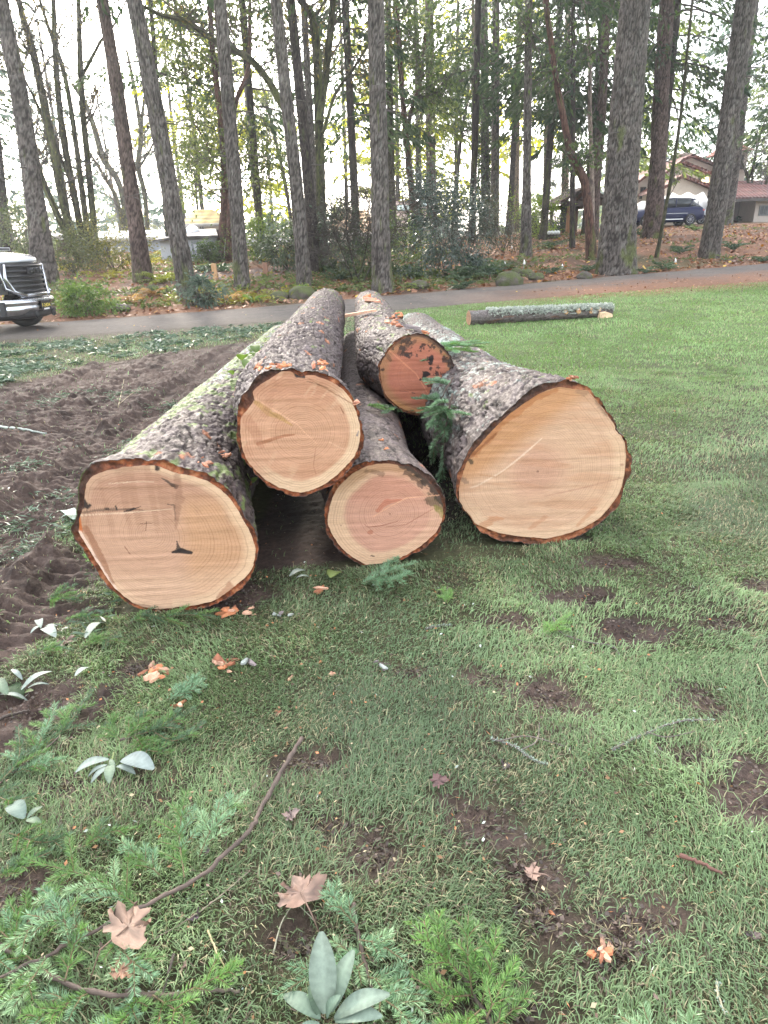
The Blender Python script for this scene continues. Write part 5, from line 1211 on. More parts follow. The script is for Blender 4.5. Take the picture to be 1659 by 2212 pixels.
# tower
tx0, tz1 = XZ(1588, 326, YH + 3); tx1, _ = XZ(1617, 326, YH + 3)
mb = MB(); mb.box(np.array((tx0, YH + 3, zb)) - o, np.array((tx1, YH + 6.2, tz1)) - o, STUCCO); mb.build('tower_wall', m_stucco, house, False)
rx0, rz0 = XZ(1580, 325, YH + 2.5); rx1, _ = XZ(1629, 325, YH + 2.5); pz = XZ(1604, 307, YH + 4.5)[1]; px_ = (rx0 + rx1) / 2
mb = MB(); V = np.array([(rx0, YH + 2.4, rz0), (rx1, YH + 2.4, rz0), (rx1, YH + 6.8, rz0), (rx0, YH + 6.8, rz0), (px_ - 0.5, YH + 4.6, pz), (px_ + 0.5, YH + 4.6, pz)]) - o
mb.add(V, [(0, 1, 5, 4), (2, 3, 4, 5), (0, 3, 2, 1)], [(1, 2, 5), (3, 0, 4)], (0.26, 0.07, 0.045)); mb.build('roof', m_tile, house, False)
window(house, XZ(1596, 345, YH + 3)[0], XZ(1606, 345, YH + 3)[0], XZ(1596, 366, YH + 3)[1], XZ(1596, 335, YH + 3)[1], YH + 2.99)
# long wing on the right
wx0, we = XZ(1574, 432, YH - 1); wx1 = wx0 + 13.0; wr = XZ(1574, 398, YH + 2)[1] + 0.25
mb = MB(); mb.box(np.array((wx0 + 2.4, YH - 0.3, zb)) - o, np.array((wx1, YH + 5, we)) - o, (0.44, 0.38, 0.33)); mb.box(np.array((wx0 + 0.2, YH + 2.0, zb)) - o, np.array((wx0 + 2.39, YH + 5, we)) - o, (0.10, 0.07, 0.055)); mb.build('wing_wall', m_stucco, house, False)
slope_roof(house, [(wx0 - 0.2, YH - 1.1, we), (wx1, YH - 1.1, we), (wx1, YH + 2.6, wr - 0.15), (wx0 - 0.2, YH + 2.6, wr - 0.15)], 0.16, (0.15, 0.056, 0.044), m_tile)
slope_roof(house, [(wx1, YH + 6.2, we), (wx0 - 0.2, YH + 6.2, we), (wx0 - 0.2, YH + 2.61, wr - 0.15), (wx1, YH + 2.61, wr - 0.15)], 0.16, (0.15, 0.056, 0.044), m_tile)
mb = MB(); mb.box(np.array((wx0 - 0.2, YH - 1.2, we - 0.12)) - o, np.array((wx1, YH - 1.1, we + 0.05)) - o, (0.05, 0.04, 0.035)); mb.build('gutter', m_paint, house, False)
window(house, XZ(1640, 450, YH - 0.3)[0], XZ(1668, 450, YH - 0.3)[0], XZ(1640, 466, YH - 0.3)[1], XZ(1640, 444, YH - 0.3)[1], YH - 0.31, frame=(0.12, 0.13, 0.13), bars=2)
# lamp lit under the eave
lx, lz = XZ(1524, 386, YH + 2.0); mb = MB(); mb.tube(np.array([(lx, YH + 2.0, lz - 0.25), (lx, YH + 2.0, lz + 0.1)]) - o, [0.3, 0.22], 10, (0.9, 0.8, 0.6))
m_lamp, nt, bs, out = node_mat('porch_lamp_glow'); bs.inputs['Base Color'].default_value = (0.9, 0.75, 0.5, 1); bs.inputs['Emission Color'].default_value = (1, 0.72, 0.4, 1); bs.inputs['Emission Strength'].default_value = 0.8
mb.build('lamp', m_lamp, house)

# tarpaulin shelter in front of the garage
YT = 50.6
tx0, tzb = XZ(1426, 462, YT); tx1, _ = XZ(1527, 462, YT); te = XZ(1426, 438, YT)[1]; tr = XZ(1470, 419, YT + 1)[1]
tarp = empty('tarp_shelter', ((tx0 + tx1) / 2, YT, tz((tx0 + tx1) / 2, YT)), 0, 'white tarpaulin shelter draped over poles behind the dark blue car', 'shelter'); o = np.array(tarp.location)
n = 46; xs = np.linspace(tx0 - 1.9, tx1, n); mb = MB()
sag = 0.10 * np.cos((xs - tx0) * 2 * PI / ((tx1 - tx0) / 3)); fold = 0.10 * np.sin(xs * 7.0) + 0.05 * np.sin(xs * 17)
lean = np.clip((tx0 - xs) / 1.9, 0, 1)
rows = np.stack([np.stack([xs, YT - 0.5 + fold - 0.5 * lean, 0 * xs + tz(tx0, YT) + 0.15], 1), np.stack([xs, YT - 0.15 + 0.6 * fold, 0 * xs + (te + tzb) / 2], 1), np.stack([xs, YT + 0 * xs, te + sag * 0.5 - 0.5 * lean], 1), np.stack([xs, YT + 1.0 + 0 * xs, tr + sag - 0.9 * lean], 1), np.stack([xs, YT + 3.2 + 0 * xs, te + 0 * xs - 0.5 * lean], 1)])
V = rows.reshape(-1, 3) - o; i = np.arange(4)[:, None] * n; j = np.arange(n - 1)[None]; Q = np.stack([i + j, i + j + 1, i + n + j + 1, i + n + j], -1).reshape(-1, 4)
cc = np.concatenate([np.tile((0.40, 0.39, 0.39), (n * 2, 1)), np.tile((0.74, 0.71, 0.68), (n * 3, 1))])
m_tarp = surf('tarpaulin', None, rough=0.5, scale=3, vary=0.12, bump=0.3, bdist=0.05, bscale=4, trans=0.15)
mb.add(V, Q, col=cc); mb.build('cover', m_tarp, tarp)
for xx in (tx0 + 0.1, tx0 + 1.2, tx0 + 2.5, tx1 - 0.1):
    p = MB(); p.tube(np.array([(xx, YT - 0.62, tz(xx, YT)), (xx, YT - 0.1, te + 0.02)]) - o, 0.035, 6, (0.06, 0.06, 0.06)); p.build('pole', m_paint, tarp)

# timber pavilion
YP = 41.0
bx, bz_ = XZ(1255, 500, YP); pav = empty('pavilion', (bx, YP, tz(bx, YP)), 0, 'open timber pavilion with a dark gabled roof behind the madrone', 'pavilion'); o = np.array(pav.location); zb = o[2]
xl, zl_ = XZ(1216, 446, YP); xr_, _ = XZ(1302, 446, YP); xm, zm = XZ(1264, 412, YP)
for nm, xx, yy in (('post', xl + 0.35, 0), ('post', xr_ - 0.35, 0), ('post', xl + 0.35, 4), ('post', xr_ - 0.35, 4)):
    p = MB(); p.box((xx - 0.09 - o[0], yy - 0.09, -0.2), (xx + 0.09 - o[0], yy + 0.09, zl_ - zb), (0.30, 0.15, 0.07) if yy == 0 else (0.10, 0.06, 0.04)); p.build(nm, m_wood, pav, False)
p = MB(); p.box((xl - o[0], -0.1, zl_ - zb), (xr_ - o[0], 0.1, zl_ - zb + 0.26), (0.075, 0.055, 0.045)); p.build('beam', m_wood, pav, False); p = MB(); p.box((xl - o[0], 3.9, zl_ - zb), (xr_ - o[0], 4.1, zl_ - zb + 0.26), (0.06, 0.045, 0.04)); p.build('beam', m_wood, pav, False)
p = MB(); t_ = 0.1
for xa, s in ((xl + 0.5, 1), (xr_ - 0.5, -1)): p.tube([(xa - o[0], 0, zl_ - zb + 0.2), (xm - o[0], 0, zm - zb)], 0.09, 4, (0.12, 0.06, 0.04)); p.tube([(xa + 0.9 * s - o[0], 0.05, zl_ - zb + 0.2), (xm - 0.3 * s - o[0], 0.05, zm - zb - 0.6)], 0.06, 4, (0.12, 0.06, 0.04))
p.build('truss', m_wood, pav, False)
for xa, s in ((xl - 0.25, 1), (xr_ + 0.25, -1)):
    slope_roof(pav, [(xa, YP - 0.5, zl_ + 0.12), (xm, YP - 0.5, zm + 0.12), (xm, YP + 4.6, zm + 0.12), (xa, YP + 4.6, zl_ + 0.12)][::s], 0.14, (0.13, 0.075, 0.055), m_shingle)

# grey garden shed
YS = 31.0
sx0, sz0 = XZ(410, 562, YS); sx1, _ = XZ(467, 562, YS); zb = tz((sx0 + sx1) / 2, YS + 1) - 0.1
shed = empty('garden_shed', ((sx0 + sx1) / 2, YS, zb), 0, 'grey wooden garden shed with double doors and a roof skylight', 'shed'); o = np.array(shed.location)
ze = XZ(438, 514, YS)[1]; zr = XZ(404, 500, YS + 1.6)[1]; xl0 = XZ(344, 516, YS + 1.2)[0]
GR = (0.34, 0.35, 0.37); TR = (0.19, 0.20, 0.23)
mb = MB(); A = np.array([(sx0, YS, zb), (sx1, YS, zb), (sx1, YS + 2.6, zb), (xl0, YS + 2.6, zb), (xl0, YS + 1.2, zb)])
ztop = np.array([ze, ze, ze, ze - 0.05, ze - 0.05]); Bt = A.copy(); Bt[:, 2] = ztop
mb.add(np.vstack([A, Bt]) - o, [(0, 1, 6, 5), (1, 2, 7, 6), (2, 3, 8, 7), (3, 4, 9, 8), (4, 0, 5, 9)], col=GR); mb.build('wall', m_paint, shed, False)
slope_roof(shed, [(sx0 - 0.25, YS - 0.3, ze), (sx1 + 0.25, YS - 0.3, ze), (sx1 - 0.2, YS + 1.5, zr), (sx0 + 0.1, YS + 1.5, zr)], 0.08, (0.16, 0.15, 0.155), m_shingle)
slope_roof(shed, [(xl0 - 0.25, YS + 1.0, ze - 0.08), (sx0 - 0.26, YS - 0.3, ze), (sx0 + 0.1, YS + 1.5, zr), (xl0 + 0.6, YS + 2.0, zr - 0.1)], 0.08, (0.15, 0.14, 0.145), m_shingle)
slope_roof(shed, [(sx1 - 0.2, YS + 1.51, zr), (sx1 + 0.25, YS + 3.0, ze), (xl0 - 0.25, YS + 3.0, ze - 0.08), (sx0 + 0.1, YS + 1.51, zr)], 0.08, (0.15, 0.14, 0.145), m_shingle)
dx0 = XZ(416, 540, YS)[0]; dx1 = XZ(446, 540, YS)[0]; dm = (dx0 + dx1) / 2; dz1 = XZ(430, 521, YS)[1]
for a_, b_ in ((dx0, dm - 0.01), (dm + 0.01, dx1)):
    d_ = MB(); d_.box(np.array((a_, YS - 0.05, zb + 0.12)) - o, np.array((b_, YS - 0.004, dz1)) - o, (0.42, 0.43, 0.45))
    for lo, hi in (((a_, zb + 0.12), (a_ + 0.08, dz1)), ((b_ - 0.08, zb + 0.12), (b_, dz1)), ((a_ + 0.08, dz1 - 0.1), (b_ - 0.08, dz1)), ((a_ + 0.08, zb + 0.12), (b_ - 0.08, zb + 0.24)), ((a_ + 0.08, (zb + dz1) / 2 - 0.05), (b_ - 0.08, (zb + dz1) / 2 + 0.05))):
        d_.box(np.array((lo[0], YS - 0.075, lo[1])) - o, np.array((hi[0], YS - 0.05, hi[1])) - o, TR)
    d_.build('door', m_paint, shed, False)
window(shed, XZ(453, 530, YS)[0], XZ(462, 530, YS)[0], XZ(453, 536, YS)[1], XZ(453, 521, YS)[1], YS - 0.02, frame=TR, fw=0.05)
th = np.linspace(0, 2 * PI, 15)[:-1]; sk = MB(); cx_, cz_ = XZ(414, 504, YS + 0.9)
V = np.concatenate([np.stack([cx_ + 0.34 * r_ * np.cos(th), YS + 0.9 + 0.34 * r_ * np.sin(th), cz_ + h_ + 0.25 * r_ * np.sin(th)], 1) for r_, h_ in ((1, 0.0), (0.95, 0.1), (0.6, 0.2), (0.05, 0.24))]) - o
i = np.arange(3)[:, None] * 14; j = np.arange(14)[None]; sk.add(V, np.stack([i + j, i + (j + 1) % 14, i + 14 + (j + 1) % 14, i + 14 + j], -1).reshape(-1, 4), col=(0.75, 0.78, 0.8)); sk.build('skylight', surf('skylight_dome', None, rough=0.2, bump=0), shed)

# low houses behind
def low_house(name, label, y, x0, x1, zb_px, ze_px, xr0, xr1, zr_px, roof, wall, depth=7.0, rmat=None, hip=1.2):
    a, _ = XZ(x0, ze_px, y); b, ze = XZ(x1, ze_px, y); ra, zr = XZ(xr0, zr_px, y + depth / 2); rb, _ = XZ(xr1, zr_px, y + depth / 2); zb = min(tz(a, y), tz(b, y), XZ(x0, zb_px, y)[1]) - 0.4
    h = empty(name, ((a + b) / 2, y, zb), 0, label, 'house'); o = np.array(h.location)
    mb = MB(); mb.box(np.array((a + 0.3, y + 0.3, zb)) - o, np.array((b - 0.3, y + depth - 0.3, ze)) - o, wall); mb.build('wall', m_stucco, h, False)
    C4 = [(a, y, ze), (b, y, ze), (b, y + depth, ze), (a, y + depth, ze)]; R1, R2 = (ra, y + depth / 2, zr), (rb, y + depth / 2, zr)
    mb = MB(); mb.add(np.array(C4 + [R1, R2]) - o, [(0, 1, 5, 4), (2, 3, 4, 5), (0, 3, 2, 1)], [(1, 2, 5), (3, 0, 4)], roof)
    mb.box(np.array((a, y - 0.08, ze - 0.16)) - o, np.array((b, y - 0.002, ze + 0.02)) - o, (0.5, 0.48, 0.45)); mb.build('roof', rmat or m_shingle, h, False)
    return h, a, b, ze, o
h, a, b, ze, o = low_house('yellow_roofed_house', 'house with a yellow sunlit hip roof behind the garden shed', 46, 388, 494, 520, 482, 418, 458, 453, (0.42, 0.30, 0.11), (0.62, 0.56, 0.46))
for q in (402, 430, 478): window(h, XZ(q, 490, 46.3)[0], XZ(q + 12, 490, 46.3)[0], XZ(q, 502, 46.3)[1], XZ(q, 487, 46.3)[1], 46.29, frame=(0.4, 0.38, 0.34))
h, a, b, ze, o = low_house('grey_roofed_house', 'low house with a pale grey roof and yellow wall behind bright green bush', 50, 525, 618, 545, 523, 555, 590, 506, (0.36, 0.35, 0.36), (0.48, 0.33, 0.12))
window(h, XZ(545, 530, 50.3)[0], XZ(560, 530, 50.3)[0], XZ(545, 540, 50.3)[1], XZ(545, 527, 50.3)[1], 50.29, frame=(0.5, 0.45, 0.4))
h, a, b, ze, o = low_house('tan_roofed_house', 'house with a wide tan roof behind the thick central fir', 44, 702, 812, 530, 502, 735, 795, 455, (0.50, 0.30, 0.15), (0.50, 0.44, 0.36), depth=8)
window(h, XZ(790, 508, 44.3)[0], XZ(806, 508, 44.3)[0], XZ(790, 522, 44.3)[1], XZ(790, 507, 44.3)[1], 44.29, frame=(0.4, 0.36, 0.3))
h, a, b, ze, o = low_house('brown_roofed_house', 'house with a pinkish brown roof and skylights right of the central fir', 47, 800, 932, 530, 502, 812, 925, 436, (0.34, 0.24, 0.20), (0.58, 0.56, 0.40), depth=9)
for q0, q1, r0, r1 in ((858, 888, 458, 448), (908, 924, 450, 440)):
    y0 = 47 + 4.5 * (502 - r0) / 66; y1 = 47 + 4.5 * (502 - r1) / 66
    A = [XZ(q0, r0, y0), XZ(q1, r0, y0), XZ(q1, r1, y1), XZ(q0, r1, y1)]
    slope_roof(h, [(A[0][0], y0, A[0][1] + 0.05), (A[1][0], y0, A[1][1] + 0.05), (A[2][0], y1, A[2][1] + 0.05), (A[3][0], y1, A[3][1] + 0.05)], 0.1, (0.42, 0.52, 0.50), m_glass if False else m_paint, 'skylight')
window(h, XZ(850, 512, 47.3)[0], XZ(880, 512, 47.3)[0], XZ(850, 524, 47.3)[1], XZ(850, 508, 47.3)[1], 47.29, frame=(0.5, 0.48, 0.3), bars=2)
h, a, b, ze, o = low_house('long_blue_house', 'long low pale blue building behind the maple stems', 40, 196, 352, 545, 512, 215, 340, 500, (0.44, 0.46, 0.50), (0.40, 0.45, 0.54), depth=5)
window(h, XZ(215, 520, 40.3)[0], XZ(240, 520, 40.3)[0], XZ(215, 534, 40.3)[1], XZ(215, 517, 40.3)[1], 40.29, frame=(0.5, 0.5, 0.5))
h, a, b, ze, o = low_house('brown_outbuilding', 'dark brown outbuilding between the truck and the maple stems', 38, 100, 152, 550, 510, 112, 142, 503, (0.40, 0.38, 0.37), (0.085, 0.055, 0.045), depth=4)

# ------------------------------------------------------------------ dark blue car on the drive
m_navy = surf('navy_car_paint', None, rough=0.5, vary=0.03, bump=0, coat=0.0, spec=0.25)
m_white_paint = surf('white_truck_paint', None, rough=0.25, vary=0.03, bump=0, coat=1.0)
m_chrome = surf('chrome', (0.46, 0.47, 0.50), rough=0.16, vary=0.03, bump=0, metal=1.0)
m_black = surf('black_plastic', (0.018, 0.018, 0.020), rough=0.45, vary=0.1, bump=0.1, bdist=0.002)
m_rubber = surf('tyre_rubber', (0.018, 0.018, 0.018), rough=0.85, vary=0.15, bump=0.4, bdist=0.004, bscale=40)
m_lens = surf('headlight_lens', (0.10, 0.11, 0.13), rough=0.05, vary=0.05, bump=0, spec=0.9, coat=1.0)

def loft(parent, name, mat, stations, cols):
    """stations: list of (x, [(y,z)...]) sections of equal length, skinned along x and closed at both ends."""
    n = len(stations[0][1]); V = np.array([(x, y, z) for x, s in stations for y, z in s]); m = len(stations)
    i = np.arange(m - 1)[:, None] * n; j = np.arange(n)[None]; Q = np.stack([i + j, i + (j + 1) % n, i + n + (j + 1) % n, i + n + j], -1).reshape(-1, 4)
    c0, c1 = V[:n].mean(0), V[-n:].mean(0); k = np.arange(n)
    T = np.concatenate([np.stack([np.full(n, m * n), (k + 1) % n, k], 1), np.stack([np.full(n, m * n + 1), (m - 1) * n + k, (m - 1) * n + (k + 1) % n], 1)])
    mb = MB(); mb.add(np.vstack([V, c0, c1]), Q, T, cols); return mb.build(name, mat, parent, True)

def wheel(parent, x, y, r, w, side, spokes=10, rim=(0.55, 0.55, 0.57)):
    """side: +1 outer face towards +y, -1 towards -y."""
    t = np.linspace(0, 2 * PI, 37)[:-1]; prof = [(0.62, -0.5), (0.90, -0.5), (1.0, -0.32), (1.0, 0.32), (0.90, 0.5), (0.62, 0.5)]
    V = np.array([(x + r * a * math.cos(q), y + w * b, r + r * a * math.sin(q)) for q in t for a, b in prof]); n = len(prof); m = len(t)
    i = np.arange(m)[:, None] * n; j = np.arange(n)[None]; nx = (np.arange(m) + 1)[:, None] % m * n
    mb = MB(); mb.add(V, np.stack([i + j, i + (j + 1) % n, nx + (j + 1) % n, nx + j], -1).reshape(-1, 4), col=(0.018, 0.018, 0.018)); wh = mb.build('wheel', m_rubber, parent)
    rb = MB(); yo = y + side * w * 0.42
    rb.tube([(x, yo - side * 0.10, r), (x, yo - side * 0.02, r)], [0.61 * r, 0.63 * r], 24, (0.03, 0.03, 0.03)); rb.tube([(x, yo - side * 0.02, r), (x, yo + side * 0.02, r)], 0.10 * r, 10, rim)
    for q in np.linspace(0, 2 * PI, spokes + 1)[:-1]:
        rb.tube([(x + 0.08 * r * math.cos(q), yo, r + 0.08 * r * math.sin(q)), (x + 0.60 * r * math.cos(q), yo, r + 0.60 * r * math.sin(q))], 0.035 * r, 4, rim)
    rt = np.array([(x + 0.61 * r * math.cos(q), yo, r + 0.61 * r * math.sin(q)) for q in np.linspace(0, 2 * PI, 33)]); rb.tube(rt, 0.03 * r, 5, rim, cap=False)
    rb.build('rim', surf('alloy', None, rough=0.3, metal=0.8, vary=0.05, bump=0), wh)

YC = 47.6
cxr = XZ(1507, 480, YC)[0]; czb = XZ(1480, 500, YC)[1]
suv = empty('blue_car', (cxr - 2.35, YC, max(tz(cxr - 2, YC), czb)), 0, 'dark blue estate car parked on the drive before the tarpaulin shelter', 'car')
def sec(hw, z0, z1, sh=0.06): return [(-hw, z0), (-hw - 0.02, (z0 + z1) / 2), (-hw + 0.03, z1 - sh), (-hw + 0.14, z1), (0, z1 + 0.03), (hw - 0.14, z1), (hw - 0.03, z1 - sh), (hw + 0.02, (z0 + z1) / 2), (hw, z0), (0, z0 - 0.01)]
NAVY = (0.012, 0.016, 0.055)
loft(suv, 'body', m_navy, [(-2.34, sec(0.70, 0.42, 0.72)), (-2.22, sec(0.86, 0.30, 0.84)), (-1.6, sec(0.93, 0.26, 0.98)), (-0.9, sec(0.95, 0.25, 1.06)), (0.5, sec(0.95, 0.25, 1.10)), (1.7, sec(0.95, 0.28, 1.12)), (2.15, sec(0.90, 0.34, 1.08)), (2.34, sec(0.80, 0.42, 0.98))], NAVY)
def roofs(hw, z0, z1): return [(-0.86, z0), (-hw, z1 - 0.05), (-hw + 0.1, z1), (0, z1 + 0.03), (hw - 0.1, z1), (hw, z1 - 0.05), (0.86, z0), (0, z0 - 0.01)]
loft(suv, 'cabin', m_glass, [(-1.05, roofs(0.80, 1.04, 1.08)), (-0.25, roofs(0.68, 1.08, 1.58)), (0.5, roofs(0.68, 1.08, 1.63)), (1.4, roofs(0.68, 1.08, 1.60)), (2.1, roofs(0.72, 1.08, 1.16))], (0.02, 0.022, 0.026))
loft(suv, 'roof', m_navy, [(-0.30, [(-0.62, 1.57), (0, 1.62), (0.62, 1.57), (0, 1.56)]), (0.5, [(-0.64, 1.64), (0, 1.69), (0.64, 1.64), (0, 1.62)]), (1.4, [(-0.64, 1.61), (0, 1.66), (0.64, 1.61), (0, 1.60)]), (1.85, [(-0.6, 1.52), (0, 1.57), (0.6, 1.52), (0, 1.50)])], NAVY)
for xx in (-0.85, 0.42, 1.28):
    p = MB(); p.tube([(xx - (0.0 if xx > -0.5 else 0.1), -0.885, 1.08), (xx + (0.08 if xx < 1 else 0.35) + (0.45 if xx < -0.5 else 0), -0.70, 1.57)], 0.035, 4, NAVY); p.build('pillar', m_navy, suv)
for xx in (-1.42, 1.43):
    for s in (-1, 1): wheel(suv, xx, s * 0.86, 0.365, 0.24, s)
for s in (-1, 1):
    p = MB(); p.box((-2.30, s * 0.62 - 0.16, 0.66), (-2.02, s * 0.62 + 0.16, 0.80), (0.6, 0.62, 0.65)); p.build('headlight', m_lens, suv, False)
    p = MB(); p.box((2.12, s * 0.72 - 0.14, 0.84), (2.33, s * 0.72 + 0.14, 0.96), (0.25, 0.01, 0.01)); p.build('tail_light', surf('tail_lamp', None, rough=0.15, vary=0, bump=0, coat=1), suv, False)
    p = MB(); p.box((-0.62, s * 0.95 - 0.05, 1.06), (-0.42, s * 1.06 + 0.02, 1.2), NAVY); p.build('mirror', m_navy, suv, False)
p = MB(); p.box((-0.6, -0.985, 0.72), (1.2, -0.962, 0.735), (0.6, 0.6, 0.62)); p.box((-0.9, -0.985, 0.36), (0.95, -0.955, 0.41), (0.5, 0.5, 0.52)); p.build('trim', m_chrome, suv, False)

# silver car whose tail shows past the blue one
scx, scz = XZ(1524, 480, 49.5); sil = empty('silver_car', (scx - 2.0, 49.5, tz(scx, 49.5)), 0, 'silver car showing its tail between the blue car and the leaning fir', 'car')
SIL = (0.42, 0.43, 0.45)
loft(sil, 'body', m_navy, [(-2.1, sec(0.70, 0.35, 0.78)), (-1.9, sec(0.84, 0.28, 0.9)), (-0.8, sec(0.88, 0.24, 0.98)), (1.0, sec(0.88, 0.24, 0.94)), (1.9, sec(0.82, 0.3, 0.8)), (2.1, sec(0.68, 0.38, 0.7))], SIL)
loft(sil, 'cabin', m_glass, [(-1.6, roofs(0.74, 0.92, 0.98)), (-0.9, roofs(0.62, 0.94, 1.40)), (0.3, roofs(0.62, 0.94, 1.42)), (1.1, roofs(0.74, 0.9, 0.96))], (0.02, 0.022, 0.026))
for xx in (-1.3, 1.3):
    for s in (-1, 1): wheel(sil, xx, s * 0.8, 0.32, 0.2, s, 6)

# ------------------------------------------------------------------ white pickup truck on the road
TA = math.radians(-5.0); th_ = np.array([math.cos(TA), math.sin(TA), 0]); tl_ = np.array([-math.sin(TA), math.cos(TA), 0])
lc = at_depth(136, 640, 16.4); fc = lc - tl_ * 1.0
truck = empty('pickup_truck', (fc[0], fc[1], tz(fc[0], fc[1]) + 0.01), TA, 'white pickup truck with a black grille and chrome bumper, cut by the left edge', 'truck')
WH = (0.72, 0.74, 0.78)
def tsec(hw, z0, z1, r=0.10, crown=0.04): return [(-hw, z0), (-hw, z1 - r), (-hw + 0.35 * r, z1 - 0.3 * r), (-hw + r, z1), (0, z1 + crown), (hw - r, z1), (hw - 0.35 * r, z1 - 0.3 * r), (hw, z1 - r), (hw, z0), (0, z0)]
loft(truck, 'body', m_white_paint, [(-0.10, tsec(0.30, 1.36, 1.42, 0.03)), (-0.20, tsec(0.55, 1.35, 1.43, 0.04)), (-0.36, tsec(0.78, 1.33, 1.46, 0.08)), (-0.50, tsec(0.94, 0.74, 1.49, 0.12)), (-0.74, tsec(1.0, 0.72, 1.53, 0.12)), (-1.0, tsec(1.02, 0.9, 1.56, 0.10)), (-1.62, tsec(1.02, 0.9, 1.60, 0.10)), (-1.9, tsec(1.02, 0.55, 1.62, 0.10)), (-4.0, tsec(1.02, 0.5, 1.52, 0.10)), (-4.6, tsec(1.02, 0.55, 1.5, 0.10)), (-6.2, tsec(1.02, 0.6, 1.5, 0.06))], WH)
loft(truck, 'cab_glass', m_glass, [(-1.7, [(-0.88, 1.58), (-0.86, 1.62), (0, 1.66), (0.86, 1.62), (0.88, 1.58), (0, 1.56)]), (-2.5, [(-0.90, 1.52), (-0.74, 2.04), (0, 2.1), (0.74, 2.04), (0.90, 1.52), (0, 1.5)]), (-4.0, [(-0.90, 1.50), (-0.74, 2.06), (0, 2.1), (0.74, 2.06), (0.90, 1.50), (0, 1.48)]), (-4.3, [(-0.90, 1.50), (-0.84, 1.6), (0, 1.64), (0.84, 1.6), (0.90, 1.50), (0, 1.48)])], (0.02, 0.022, 0.026))
loft(truck, 'cab_roof', m_white_paint, [(-2.45, [(-0.76, 2.03), (0, 2.11), (0.76, 2.03), (0, 2.0)]), (-3.2, [(-0.78, 2.08), (0, 2.16), (0.78, 2.08), (0, 2.0)]), (-4.05, [(-0.76, 2.05), (0, 2.12), (0.76, 2.05), (0, 2.0)])], WH)
p = MB(); p.box((-1.15, -0.34, 1.585), (-0.62, 0.34, 1.64), WH); p.build('hood_scoop', m_white_paint, truck, False)
p = MB(); p.box((-0.615, -0.30, 1.592), (-0.60, 0.30, 1.628), (0.02, 0.02, 0.02)); p.build('scoop_mouth', m_black, truck, False)
# grille: dark back, bars, chrome surround
def bow(y): return -0.26 * (abs(y) / 0.8) ** 2.0
gr = MB(); ys = np.linspace(-0.66, 0.66, 15)
for zA, zB, off, cc in [(0.74, 1.33, -0.055, (0.012, 0.012, 0.013))]:
    V = np.array([(bow(y) + off, y, z) for z in (zA, zB) for y in ys]); gr.add(V, [(i, i + 1, 16 + i, 15 + i) for i in range(14)], col=cc)
g_ = gr.build('grille', m_black, truck, False)
for z in np.linspace(0.80, 1.28, 6):
    s_ = MB(); s_.tube([(bow(y) - 0.015, y, z) for y in ys], 0.026, 6, (0.05, 0.05, 0.052)); s_.build('bar', surf('satin_black', (0.022, 0.022, 0.024), rough=0.45, bump=0, vary=0.05), g_)
p = MB()
for s in (-1, 1): p.tube([(bow(0.67) - 0.0, s * 0.66, 1.32), (bow(0.70), s * 0.70, 1.05), (bow(0.62) + 0.02, s * 0.60, 0.80), (0.0, s * 0.40, 0.71)], [0.025, 0.04, 0.055, 0.04], 8, (0.7, 0.7, 0.7))
p.tube([(bow(y) + 0.015, y, 0.715) for y in np.linspace(-0.5, 0.5, 9)], 0.048, 8, (0.7, 0.7, 0.7)); p.build('grille_surround', m_chrome, truck)
def text(body, size, mat, parent, loc, rot, name, depth=0.006):
    cu = bpy.data.curves.new(name, 'FONT'); cu.body = body; cu.size = size; cu.extrude = depth; cu.align_x = 'CENTER'; cu.align_y = 'CENTER'; cu.materials.append(mat)
    tmp = bpy.data.objects.new('tmp', cu); C.objects.link(tmp); dg = bpy.context.evaluated_depsgraph_get()
    me = bpy.data.meshes.new_from_object(tmp.evaluated_get(dg)); bpy.data.objects.remove(tmp); bpy.data.curves.remove(cu)
    o_ = bpy.data.objects.new(name, me); C.objects.link(o_); o_.parent = parent; o_.location = loc; o_.rotation_euler = rot; return o_
FR = (PI / 2, 0, PI / 2)
p = MB(); p.box((0.005, -0.23, 1.12), (0.022, 0.23, 1.25), (0.03, 0.03, 0.03)); em = p.build('emblem', m_black, truck, False)
text('GMC', 0.155, m_chrome, em, (0.03, 0, 1.185), FR, 'lettering', 0.008)
